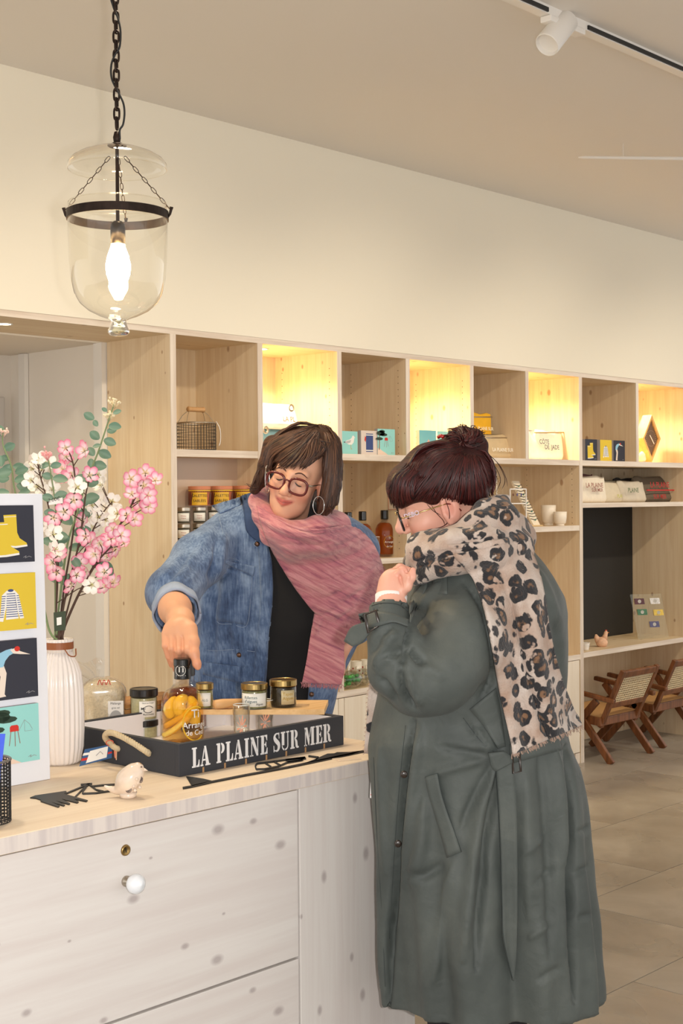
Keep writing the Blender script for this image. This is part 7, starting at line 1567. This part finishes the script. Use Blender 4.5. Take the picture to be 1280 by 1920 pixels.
def leopard():
    m = bpy.data.materials.new('leopard_fleece'); m.use_nodes = True; nt = m.node_tree; L = nt.links; b = nt.nodes['Principled BSDF']; b.inputs['Roughness'].default_value = .95; b.inputs['Sheen Weight'].default_value = .2
    tc = N(nt, 'TexCoord'); nz = N(nt, 'TexNoise', Scale=34.0, Detail=3.0); L.new(tc.outputs['Object'], nz.inputs['Vector'])
    sub = N(nt, 'VectorMath', operation='SUBTRACT'); sub.inputs[1].default_value = (.5, .5, .5); L.new(nz.outputs['Color'], sub.inputs[0]); sc = N(nt, 'VectorMath', operation='SCALE'); sc.inputs['Scale'].default_value = .022; L.new(sub.outputs[0], sc.inputs[0])
    ad = N(nt, 'VectorMath', operation='ADD'); L.new(tc.outputs['Object'], ad.inputs[0]); L.new(sc.outputs[0], ad.inputs[1])
    vo = N(nt, 'TexVoronoi'); vo.inputs['Scale'].default_value = 30.0; vo.inputs['Randomness'].default_value = .85; L.new(ad.outputs[0], vo.inputs['Vector'])
    n2 = N(nt, 'TexNoise', Scale=42.0, Detail=2.0); L.new(tc.outputs['Object'], n2.inputs['Vector'])
    g1 = N(nt, 'MapRange'); g1.inputs['From Min'].default_value = .49; g1.inputs['From Max'].default_value = .54; g1.inputs['To Min'].default_value = 1; g1.inputs['To Max'].default_value = 0; L.new(vo.outputs['Distance'], g1.inputs['Value'])
    inn = N(nt, 'MapRange'); inn.inputs['From Min'].default_value = .22; inn.inputs['From Max'].default_value = .30; inn.inputs['To Min'].default_value = 0; inn.inputs['To Max'].default_value = 1
    L.new(vo.outputs['Distance'], inn.inputs['Value'])
    brk = N(nt, 'MapRange'); brk.inputs['From Min'].default_value = .33; brk.inputs['From Max'].default_value = .38; L.new(n2.outputs['Fac'], brk.inputs['Value'])
    mu = N(nt, 'Math', operation='MULTIPLY'); L.new(g1.outputs[0], mu.inputs[0]); L.new(brk.outputs[0], mu.inputs[1])
    n3 = N(nt, 'TexNoise', Scale=14.0, Detail=4.0); L.new(tc.outputs['Object'], n3.inputs['Vector']); base = ramp(nt, [(.35, srgb(174, 146, 128)), (.62, srgb(210, 197, 187))]); L.new(n3.outputs['Fac'], base.inputs[0])
    n4 = N(nt, 'TexNoise', Scale=60.0, Detail=2.0); L.new(tc.outputs['Object'], n4.inputs['Vector']); core = ramp(nt, [(.40, srgb(44, 40, 40)), (.52, srgb(134, 100, 74))]); L.new(n4.outputs['Fac'], core.inputs[0])
    dk = N(nt, 'MixRGB'); L.new(inn.outputs[0], dk.inputs[0]); L.new(core.outputs[0], dk.inputs[1]); dk.inputs[2].default_value = srgb(42, 41, 44)
    mx = N(nt, 'MixRGB'); L.new(mu.outputs[0], mx.inputs[0]); L.new(base.outputs[0], mx.inputs[1]); L.new(dk.outputs[0], mx.inputs[2]); L.new(mx.outputs[0], b.inputs['Base Color'])
    n5 = N(nt, 'TexNoise', Scale=260.0, Detail=4.0); L.new(tc.outputs['Object'], n5.inputs['Vector']); bp = N(nt, 'Bump', Strength=.7, Distance=.004); L.new(n5.outputs['Fac'], bp.inputs['Height']); L.new(bp.outputs[0], b.inputs['Normal']); return m
LEO = leopard()
CH = Head(830.7, 936.5, 2.92, .957, 95.6, 10.9, -21.1, smile=0.0)
TABC = [(990, 830, 970), (1020, 805, 990), (1050, 788, 1012), (1085, 768, 1036), (1120, 748, 1056), (1150, 735, 1063), (1200, 722, 1064), (1300, 706, 1059), (1360, 696, 1062), (1400, 689, 1070), (1440, 691, 1086), (1520, 699, 1100), (1620, 705, 1112), (1720, 710, 1120), (1790, 715, 1126), (1838, 718, 1129), (1960, 726, 1134)]
def skirtfold(th, y):
    k = np.clip((y-1400)/420, 0, 1); return k*np.abs(np.sin(th))**.7*(.014*np.sin(6*th+.6)+.012*np.sin(11*th+2.2)+.006*np.sin(19*th))
HEM = .497
def coatbody(Q, inset=0):
    n = len(TABC); d = s_slices(Q, TABC, [2.94]*6+[2.92]*3+[2.90]*(n-9), [.10, .14, .175, .20, .215, .215, .205, .19, .18, .17, .165, .165, .165, .165, .165, .165, .165], fold=skirtfold)
    A, B, C = Q; d = smax(d, B-V3(0, 1000, 2.95)[1], .03)
    z = CAM[2]+A*VR[2]+B*VU[2]+C*VF[2]; return np.maximum(d+inset, HEM-z)
ARM = [(892, 1128, 2.80, 66), (872, 1200, 2.745, 76), (820, 1262, 2.695, 72), (792, 1275, 2.68, 66)]
FORE = [(792, 1275, 2.68, 64), (752, 1250, 2.66, 58), (738, 1195, 2.66, 47), (730, 1138, 2.68, 40)]
def sleeveC(Q):
    d = s_poly(Q, ARM, .02); f_ = s_poly(Q, FORE, .02); A, B, C = Q; e = V3(730, 1131, 2.68); nn = nrm(V3(734, 1100, 2.70)-V3(738, 1195, 2.66))
    f_ = smax(f_, (A-e[0])*nn[0]+(B-e[1])*nn[1]+(C-e[2])*nn[2], .008); f_ = smax(f_, -s_poly(Q, [(733, 1170, 2.67, 33), (731, 1120, 2.69, 36)]), .004)
    return smin(d, f_, .012)
def farsleeve(Q): return s_poly(Q, [(880, 1120, 3.10, 60), (820, 1230, 3.12, 58), (760, 1250, 3.06, 48), (748, 1180, 2.98, 40)], .03)
def coat_s(Q): return smin(smin(coatbody(Q), sleeveC(Q), .010), farsleeve(Q), .03)
CF_ = Field(coat_s, (625, 1150, 985, 1945, 2.48, 3.32)); P, F = CF_.mesh(.0066); P = smooth(P, F, 2)
P = wrinkle(P, F, .0026, 24, 11, (1, .8, 1)); P = wrinkle(P, F, .0015, 60, 12)
SK = [([(775, 1350), (762, 1420), (752, 1500), (742, 1620), (733, 1760), (727, 1910)], -.022, 6), ([(790, 1360), (778, 1440), (768, 1540), (757, 1660)], .008, 9), ([(712, 1400), (716, 1500), (722, 1640)], .006, 8),
      ([(770, 1180), (763, 1204), (757, 1230), (751, 1252)], -.016, 5), ([(772, 1218), (784, 1232), (794, 1243)], -.018, 6), ([(751, 1254), (753, 1280), (761, 1306), (778, 1332)], -.016, 5), ([(736, 1232), (752, 1214)], -.014, 6), ([(700, 1250), (722, 1215), (748, 1186)], .008, 7), ([(718, 1200), (740, 1184)], .008, 6), ([(694, 1225), (712, 1196), (730, 1180)], -.006, 6), ([(712, 1270), (728, 1292), (746, 1320)], -.009, 6), ([(703, 1262), (722, 1240), (740, 1232)], .007, 6), ([(765, 1260), (775, 1290), (790, 1322)], .010, 7), ([(800, 1250), (830, 1270)], .004, 9),
      ([(868, 1090), (902, 1130), (922, 1195), (926, 1260), (900, 1312)], -.012, 5), ([(800, 1140), (775, 1165), (768, 1185)], -.010, 6), ([(830, 1090), (800, 1120), (785, 1150)], .006, 8), ([(812, 1180), (790, 1196)], .005, 8), ([(868, 1346), (900, 1388), (932, 1414)], -.007, 2.5), ([(928, 1300), (930, 1360), (938, 1410)], -.008, 5),
      ([(930, 1432), (905, 1500), (890, 1580), (878, 1680), (868, 1800)], .014, 11), ([(920, 1436), (882, 1510), (862, 1560)], -.008, 7), ([(936, 1436), (916, 1540), (902, 1660), (893, 1820)], -.014, 8), ([(905, 1424), (850, 1440), (810, 1452)], .006, 7), ([(915, 1418), (870, 1410), (820, 1400)], -.006, 6), ([(925, 1410), (905, 1390), (890, 1360)], .006, 6),
      ([(795, 1500), (790, 1580), (772, 1660)], .010, 12), ([(830, 1620), (800, 1640), (770, 1640)], -.008, 9), ([(850, 1620), (830, 1720), (812, 1840)], .007, 12), ([(985, 1440), (990, 1560), (992, 1720)], .007, 12), ([(1012, 1400), (1020, 1500), (1030, 1640), (1032, 1800)], -.008, 9), ([(1040, 1400), (1052, 1500), (1058, 1620)], .009, 9), ([(1062, 1400), (1070, 1520), (1072, 1680), (1078, 1880)], -.032, 6), ([(1000, 1060), (1030, 1120), (1045, 1180)], .006, 9), ([(1040, 1150), (1048, 1250), (1046, 1340)], -.006, 9), ([(1086, 1560), (1104, 1552)], -.006, 4), ([(1080, 1640), (1100, 1625)], -.006, 4), ([(1085, 1720), (1108, 1716)], -.005, 4), ([(1000, 1660), (1040, 1630)], -.005, 5), ([(990, 1760), (1035, 1730)], .005, 6), ([(1005, 1840), (1050, 1815)], -.005, 6), ([(980, 1600), (1020, 1570)], .004, 6)]
P = strokes(P, F, [(a, b*1.5, c) for a, b, c in SK])
CPk, CPf = P, F
# body: head, neck, torso, arm and hand
P1, F1 = CH.mesh(.0025)
def handC(Q):
    k = 2.71/FPX; d = s_poly(Q, [(738, 1190, 2.665, 28), (733, 1150, 2.68, 26), (733, 1118, 2.70, 24), (738, 1100, 2.705, 24)], .02)
    d = smin(d, s_ell(Q, V3(738, 1090, 2.71), (24*k, 24*k, 15*k)), .02)
    for f_ in ([(742, 1078, 2.700, 10), (755, 1070, 2.690, 8.6), (762, 1082, 2.685, 7.6), (757, 1098, 2.690, 6.4)], [(738, 1078, 2.722, 11), (750, 1066, 2.720, 9.5), (766, 1072, 2.722, 8.5), (772, 1086, 2.722, 7)], [(733, 1082, 2.738, 10.5), (744, 1070, 2.742, 9), (762, 1072, 2.744, 8), (770, 1086, 2.744, 7)], [(728, 1088, 2.752, 9), (738, 1078, 2.758, 8), (754, 1078, 2.762, 7), (762, 1090, 2.762, 6)]): d = smin(d, s_poly(Q, f_, .003), .0025)
    th = s_poly(Q, [(744, 1112, 2.69, 13), (762, 1100, 2.682, 9.5), (771, 1082, 2.676, 8), (774, 1069, 2.676, 5.6)], .006); return smin(d, th, .005)
P2, F2 = Field(handC, (695, 800, 1045, 1235, 2.58, 2.84)).mesh(.0021); P2 = smooth(P2, F2, 1, .4)
P2 = strokes(P2, F2, [([(749, 1078), (751, 1090), (755, 1103)], -.004, 2.0), ([(757, 1068), (766, 1078), (765, 1094)], -.0035, 1.8), ([(738, 1074), (748, 1064)], -.002, 2)])
P4, F4 = Field(lambda Q: np.maximum(coatbody(Q, .075), -(Q[1]-V3(0, 1500, 2.95)[1])), (680, 1110, 985, 1520, 2.7, 3.25)).mesh(.014)
skC = (228, 174, 152); c1 = CH.colours(P1, skC, (204, 112, 104), (222, 136, 122)); c2 = np.tile(lin((228, 172, 150)), (len(P2), 1)); c4 = np.tile(lin(skC), (len(P4), 1))
X2 = px_of(P2); w = np.clip((1090-X2[:, 1])/25, 0, 1)[:, None]*.4; c2 = c2*(1-w)+lin((220, 146, 128))*w
Pb, Fb, Cb = joinbody('person', [(P1, F1, c1), (P2, F2, c2), (P4, F4, c4)])
CU = sobj('person', Pb, Fb, SKINM, None, cols=Cb); tag(CU, 'red-haired woman with bun in green trench coat and leopard scarf, seen from behind-left', 'person'); CU['label'] = 'red-haired woman in green trench coat and leopard scarf standing before the counter'
face_details(CH, CU, mat('brow_auburn', (92, 50, 42), .8))
CO = sobj('trench_coat', CPk, CPf, COATM, CU)
def cd(n, G, off, th=.003, m=COATM, **k): return drape(n, G, CF_, off, m, CO, th, **k)
cd('pocket_welt', curvegrid([(797, 1457), (804, 1490), (816, 1530), (828, 1570), (838, 1608)], [(820, 1450), (827, 1486), (838, 1522), (852, 1560), (864, 1597)], 20, 5), .006, .004)
for pts in ([(820, 1450), (827, 1486), (838, 1522), (852, 1560), (865, 1597)], [(797, 1457), (820, 1450)], [(838, 1608), (865, 1597)]): seam('pocket_seam', pts, CF_, .0070, .0006, CDARK, CO, 20)
BTL = curvegrid([(928, 1430), (932, 1470), (938, 1580), (941, 1700), (943, 1760), (960, 1838)], [(962, 1425), (966, 1480), (969, 1560), (970, 1680), (968, 1790), (963, 1840)], 40, 6)
cd('belt_tail', BTL, .012, .003); seam('belt_seam', [(930, 1445), (937, 1580), (941, 1700), (944, 1760), (960, 1834)], CF_, .014, .0006, CDARK, CO, 30)
cd('belt_loop', curvegrid([(915, 1412), (922, 1440), (930, 1446)], [(945, 1408), (958, 1418), (960, 1430)], 8, 6), .014, .005)
cd('belt', curvegrid([(955, 1396), (957, 1432)], [(1046, 1370), (1054, 1406)], 5, 20), .006, .004)
obj('belt_buckle', MB().tube([pix(x, y, CF_.depth([(968, 1430)])[0]-.014) for x, y in ((960, 1418), (974, 1414), (976, 1446), (962, 1450))], .0025, 6, closed=True), mat('dark_buckle', (44, 34, 28), .25, coat=.5), CO, smooth=True)
cd('shoulder_tab', curvegrid([(812, 1072), (811, 1092), (810, 1116)], [(838, 1070), (838, 1090), (838, 1114)], 8, 5), .008, .004)
cd('lapel', curvegrid([(770, 1120), (768, 1150), (768, 1168)], [(800, 1085), (798, 1105), (776, 1150)], 10, 6), .012, .004)
cd('yoke_flap', curvegrid([(880, 1330), (905, 1360), (934, 1404)], [(930, 1290), (938, 1330), (948, 1400)], 12, 6), .004, .003)
ST_ = curvegrid([(672, 1153), (698, 1147), (734, 1151), (767, 1163)], [(682, 1180), (712, 1173), (738, 1167), (764, 1175)], 22, 5)
cd('cuff_strap', ST_, .006, .004)
seam('cuff_seam', [(696, 1136), (715, 1131), (745, 1133), (766, 1146)], CF_, .004, .001, CDARK, CO)
tl_ = curvegrid([(685, 1166), (659, 1176), (645, 1202)], [(692, 1188), (678, 1205), (661, 1212)], 10, 6); bd0 = CF_.depth([(700, 1162)])[0]-.012
Q = np.stack([V3(x, y, bd0+.0006*max(0, 690-x)) for x, y in tl_.reshape(-1, 2)]); obj('strap_end', MB().grid(toworld(Q).reshape(10, 6, 3)), COATM, CO, smooth=True, solid=.004)
obj('strap_buckle', MB().tube([pix(x, y, bd0-.006) for x, y in ((684, 1152), (704, 1145), (711, 1172), (690, 1186))], .0034, 8, closed=True), MATS['dark_buckle'], CO, smooth=True)
for x, y in ((757, 1452), (746, 1582)): d = CF_.depth([(x+8, y)])[0]-.004; obj('button', MB().lathe([(0, .002), (.006, .002), (.0075, .0005), (.0075, 0)], pix(x, y, d), 18, -VF), MATS['dark_buckle'], CO, smooth=True)
for pts in ([(868, 1346), (900, 1388), (932, 1414)], [(760, 1360), (748, 1480), (738, 1620), (730, 1760)], [(700, 1420), (706, 1560), (716, 1720), (722, 1850)]): seam('coat_seam', pts, CF_, .001, .0005, CDARK, CO)
# white blouse cuff and hanging label
wc = V3(733, 1122, 2.698); wn = nrm(V3(736, 1095, 2.705)-V3(733, 1150, 2.68)); w1 = nrm(np.cross(wn, [0, .2, 1])); w2 = np.cross(wn, w1); G = np.zeros((4, 33, 3))
for i in range(4):
    for j in range(33): a = 2*math.pi*j/32; G[i, j] = wc+wn*(.009*i-.022)+(w1*math.cos(a)+w2*math.sin(a))*(27.5+.5*i)*2.7/FPX
BCF = obj('blouse_cuff', MB().grid(toworld(G.reshape(-1, 3)).reshape(G.shape)), mat('white_blouse', (240, 236, 234), .8), CU, smooth=True, solid=.003)
for k in range(3): a = k*1.1-2.6; obj('red_print', MB().ball(toworld((wc+wn*.006+(w1*math.cos(a)+w2*math.sin(a))*29.5*2.7/FPX)[None])[0], .0028, 8, 6), RED, BCF)
lb = obj('blouse_hem', MB().prism([pix(x, y, 2.90) for x, y in ((694, 1466), (702, 1470), (703, 1498), (693, 1496))], VF*.002), MATS['white_blouse'], CU); obj('red_print', MB().ball(pix(698, 1490, 2.899), (.004, .004, .002), 8, 6), RED, lb)
# leopard scarf
def scarf_s(Q):
    d = s_poly(Q, [(776, 1052, 2.87, 20), (798, 1036, 2.81, 36), (850, 1034, 2.745, 42), (908, 1030, 2.745, 42), (958, 1030, 2.81, 36), (975, 1010, 2.92, 30)], .02)
    d = smin(d, s_poly(Q, [(806, 1010, 2.85, 18), (845, 1010, 2.78, 20), (896, 989, 2.775, 31), (936, 976, 2.81, 36), (960, 990, 2.87, 30)], .015), .010)
    d = smin(d, s_poly(Q, [(884, 975, 2.83, 14), (910, 962, 2.81, 24), (938, 946, 2.83, 17), (950, 934, 2.84, 7)], .012), .010)
    d = smin(d, s_poly(Q, [(776, 1056, 2.90, 22), (800, 1030, 3.02, 32), (880, 990, 3.07, 36), (960, 995, 3.0, 32), (970, 1005, 2.9, 26)], .02), .02)
    d = smin(d, s_poly(Q, [(768, 1092, 2.845, 11), (790, 1080, 2.79, 14), (828, 1064, 2.745, 17), (868, 1050, 2.735, 20)], .01), .006)
    return smin(d, s_poly(Q, [(940, 1012, 2.80, 20), (968, 1012, 2.84, 19), (975, 990, 2.90, 16)], .01), .008)
P, F = Field(scarf_s, (740, 1010, 915, 1115, 2.62, 3.18)).mesh(.0042); P = smooth(P, F, 1); P = wrinkle(P, F, .0018, 45, 21)
P = strokes(P, F, [([(790, 1062), (830, 1045), (880, 1048)], -.014, 4), ([(775, 1075), (815, 1052), (850, 1038)], .005, 5), ([(840, 1018), (900, 1008), (955, 1004)], -.014, 4), ([(775, 1055), (810, 1040), (860, 1032), (900, 1034)], -.011, 3.5), ([(890, 1020), (925, 1000), (948, 992)], -.006, 4), ([(900, 1000), (950, 978), (975, 985)], -.005, 4), ([(872, 985), (900, 975)], -.005, 4)])
CS = sobj('leopard_scarf', P, F, LEO, CU)
n, k = 70, 34; G = curvegrid([(850, 1040), (884, 1082), (908, 1140), (924, 1215), (937, 1300), (954, 1378), (961, 1414)], [(980, 1012), (1003, 1052), (1018, 1110), (1028, 1170), (1042, 1235), (1062, 1300), (1090, 1360)], n, k)
sv, uu = np.linspace(0, 1, n)[:, None], np.linspace(0, 1, k)[None, :]
allC = Field(lambda Q: np.minimum(coat_s(Q), scarf_s(Q)+.012), (625, 1150, 900, 1945, 2.48, 3.32))
rel = .010*np.sin(uu*8.5+1.0+sv*1.5)*np.clip(sv*2.5, .2, 1)-.016*np.exp(-((uu-.42-.1*sv)/.05)**2)*np.clip((sv-.25)*4, 0, 1)+.004*np.sin(uu*21+sv*7)
_, ddC = smoothd(G, allC, .020, rel, 'scarf_tail', CS, LEO, .007, 14)
G2 = curvegrid([(702, 1228), (691, 1290), (687, 1350), (682, 1412)], [(730, 1240), (716, 1290), (708, 1350), (700, 1414)], 24, 6); Q = np.stack([V3(x, y, 2.915) for x, y in G2.reshape(-1, 2)]); obj('scarf_front_end', MB().grid(toworld(Q).reshape(24, 6, 3)), LEO, CS, smooth=True, solid=.007)
fr = MB(); FRM = mat('scarf_fringe', (176, 150, 134), .95)
for j in range(k):
    for _ in range(5): x, y = G[-1, j]+RNG.normal(size=2)*np.array([2, 1]); d0 = ddC[-1, j]; fr.tube([pix(x, y, d0), pix(x+RNG.uniform(-1, 5), y+RNG.uniform(3, 9), d0)], .0007, 3)
for i in range(24):
    for _ in range(3): x, y = G2[i, 0]; fr.tube([pix(x+1, y, 2.914), pix(x-RNG.uniform(1, 4), y+RNG.uniform(0, 4), 2.914)], .0006, 3)
obj('fringe', fr, FRM, CS)['kind'] = 'stuff'
# hair with fringe and bun
HY = [(700, 940), (728, 944), (740, 952), (752, 955), (764, 950), (776, 944), (792, 941), (808, 948), (820, 946), (834, 930), (846, 926), (858, 930), (868, 946), (890, 950), (915, 940), (930, 930), (960, 930)]
def hairC(Q):
    A, B, C = Q; x, y, z = CH.loc(Q); d = s_ell((x, y, z), (0, .036, -.020), (.086, .087, .106)); T = np.array(HY)
    d = smin(d, s_ell(Q, V3(764, 912, 2.90), (.046, .050, .060)), .03)
    d = smin(d, s_poly(Q, [(800, 868, 2.92, 34), (850, 868, 2.92, 32), (888, 882, 2.92, 34)], .03), .03)
    ypx = 960-B/C*FPX; xpx = 640+A/C*FPX; return smax(d, (ypx-np.interp(xpx, T[:, 0], T[:, 1]))*2.9/FPX, .008)
def bunS(Q):
    d = s_ell(Q, V3(873, 832, 2.92), (38*2.92/FPX, 26*2.92/FPX, .042))
    for x, y, r, z in ((853, 822, 16, -.02), (870, 814, 16, -.015), (890, 820, 17, -.02), (902, 836, 14, -.01), (846, 834, 12, -.01), (872, 832, 20, -.03), (862, 806, 8, 0), (884, 812, 11, .02)): d = smin(d, s_ell(Q, V3(x, y, 2.92+z), [r*2.92/FPX]*3), .008)
    return d
P, F = Field(lambda Q: smin(hairC(Q), bunS(Q), .012), (710, 950, 785, 965, 2.75, 3.10)).mesh(.0036); P = smooth(P, F, 2)
HC = sobj('hair', P, F, hairbase('auburn_hair', (26, 11, 12), (80, 31, 27)), CU, cols=flowcol(P, 868, 842))
hf = Field(lambda Q: np.minimum(hairC(Q), CH.sdf(Q)), (700, 960, 780, 1010, 2.72, 3.12)); bf = Field(bunS, (820, 930, 790, 870, 2.8, 3.0)); it = []
for q in range(170):     # fringe
    t = random.random(); e = (731+48*t+rj(3), 940+16*math.sin(math.pi*min(1, t*1.2))-8*t+rj(5)); s0 = (766+20*t+rj(5), 872+8*t+rj(6)); mid = (741+36*t+rj(4), 893+10*t+rj(4)); it.append(strand(hf, [s0, mid, (730+46*t+rj(3), 922+4*t), e], random.uniform(.0012, .0026), .002+.003*random.random(), 14))
for q in range(210):     # side hair swept up and back to the bun
    t = random.random(); s0 = (772+150*t+rj(5), 930-10*t+rj(12)) if t < .35 else (832+92*(t-.35)/.65+rj(3), 932+12*math.sin(math.pi*(t-.35)/.65)+rj(4)); e = (848+46*t+rj(5), 848+8*t+rj(3)); mid = (s0[0]*.62+e[0]*.38+rj(4), s0[1]*.62+e[1]*.38-5+rj(4)); it.append(strand(hf, [s0, mid, (s0[0]*.28+e[0]*.72+rj(3), s0[1]*.28+e[1]*.72-5+rj(3)), e], random.uniform(.0013, .0028), .0035, 14))
for q in range(230):      # top hair from fringe root to bun
    t = random.random(); it.append(strand(hf, [(764+34*t+rj(4), 884+10*t+rj(5)), (774+34*t+rj(4), 858+18*t+rj(5)), (802+24*t+rj(5), 838+20*t+rj(4)), (850+14*t+rj(6), 832+14*t+rj(4))], random.uniform(.0013, .0026), .0050, 12))
for q in range(120):     # bun curls
    a = random.uniform(0, 6.28); r0 = random.uniform(.3, .95); cx, cy = 873+34*r0*math.cos(a), 829+24*r0*math.sin(a); w_ = random.uniform(.5, 1.4); pts = [(cx+12*math.cos(a+1.57+w_*s_)+rj(2)-6, cy+9*math.sin(a+1.57+w_*s_)+rj(2)) for s_ in (-1, -.3, .4, 1.1)]; it.append(strand(bf, pts, random.uniform(.0018, .0036), .002+.003*random.random(), 9))
for q in range(24):      # flyaway tips on the bun
    a = random.uniform(3.3, 6.2); it.append(strand(bf, [(873+34*math.cos(a), 829+24*math.sin(a)), (873+40*math.cos(a)+rj(2), 829+30*math.sin(a)+rj(2)), (873+41*math.cos(a)+rj(8), 829+30*math.sin(a)+rj(6))], .0012, .002, 7))
for pts in ([(905, 845), (930, 865), (944, 890), (946, 905), (940, 918)], [(908, 850), (928, 875), (938, 900), (930, 922)], [(910, 846), (936, 872), (948, 896), (951, 912)], [(905, 850), (925, 880), (934, 905)], [(834, 935), (842, 960), (840, 978), (828, 988), (810, 992)], [(808, 946), (818, 962), (830, 975), (834, 985)], [(800, 945), (812, 958), (826, 966)], [(846, 930), (860, 940), (868, 946)]): it.append(strand(hf, pts, .0010, .004, 16))
rimlocks([(728, 930), (733, 902), (745, 886), (764, 871), (781, 846), (806, 832), (832, 830), (850, 836)], 2.91, 10, 150, .05, .0014, .0028)
rimlocks([(922, 930), (927, 905), (926, 882), (918, 858), (905, 846), (890, 842)], 2.92, 9, 80, .05, .0014, .0028)
locks('hair_locks', it, HAIRM, HC, (28, 11, 12), (78, 29, 26), 5)
obj('hair_clip', MB().tube([pix(821, 820, 2.88), pix(826, 817, 2.875), pix(831, 819, 2.87)], .004, 8), mat('clip_red', (170, 30, 24), .25, coat=.4), HC, smooth=True)
# spectacles
GOLD = mat('gold_temple', (206, 176, 120), .25, metal=.9); BRIM = mat('black_rim', (26, 22, 24), .25)
GC = obj('spectacles', MB().tube([CH.W((-.009, .006, .108)), CH.W((0, .009, .110)), CH.W((.009, .006, .108))], .0018, 8), GOLD, CU, smooth=True)
for sx in (-1, 1):
    R_ = []
    for q in range(32):
        a = 2*math.pi*q/32; c_, s_ = math.cos(a), math.sin(a); x = .034+.026*math.copysign(abs(c_)**.75, c_); y = -.006+.021*math.copysign(abs(s_)**.75, s_); R_.append(CH.W((sx*x, y, .104-.12*max(0, x-.03))))
    obj('rim', MB().tube(R_, .0021, 8, closed=True), BRIM, GC, smooth=True); obj('lens', MB().add(R_, [tuple(range(32))]), LENS, GC)
T0, T1_, T2_ = CH.W((.062, .006, .098)), CH.W((.076, .007, .060)), CH.W((.081, .006, -.004))
T3 = CH.W((.079, -.006, -.026)); obj('temple', MB().tube([T0, CH.W((.070, .006, .092)), T1_, T2_], .0014, 8), GOLD, GC, smooth=True); obj('temple_tip', MB().tube([T2_, CH.W((.082, .0, -.020)), CH.W((.080, -.020, -.030))], .0016, 8), mat('tip_red', (120, 40, 34), .3), GC, smooth=True)
obj('temple', MB().tube([CH.W((-.062, .006, .098)), CH.W((-.076, .007, .060)), CH.W((-.081, .006, -.004))], .0014, 8), GOLD, GC, smooth=True)
ex_ = nrm(T1_-T0); ey_ = nrm(np.cross(-VF, ex_)); ey_ = ey_ if ey_@VU > 0 else -ey_
text('temple_letters', 'DEBO', T0*.62+T1_*.38-VF*.004-ey_*.0035-ex_*.008, ex_, ey_, .0135, mat('rhinestone', (226, 210, 226), .2, metal=.6), GC, bold=.02)
# legs
lg = toworld(np.array([V3(860, 1700, 2.90), V3(930, 1700, 3.02)]))
for p in lg:
    obj('trouser_leg', MB().tube([(p[0], p[1], .95), (p[0], p[1], .5), (p[0], p[1], .08)], [.09, .07, .055], 16), mat('black_trousers', (24, 24, 28), .8), CU, smooth=True)
    obj('shoe', MB().ball((p[0], p[1], .045), (.05, .05, .045), 16, 10).ball((p[0]-.09*VR[0], p[1]-.09*VR[1], .03), (.05, .05, .03), 16, 10), BLACK, CU, smooth=True)
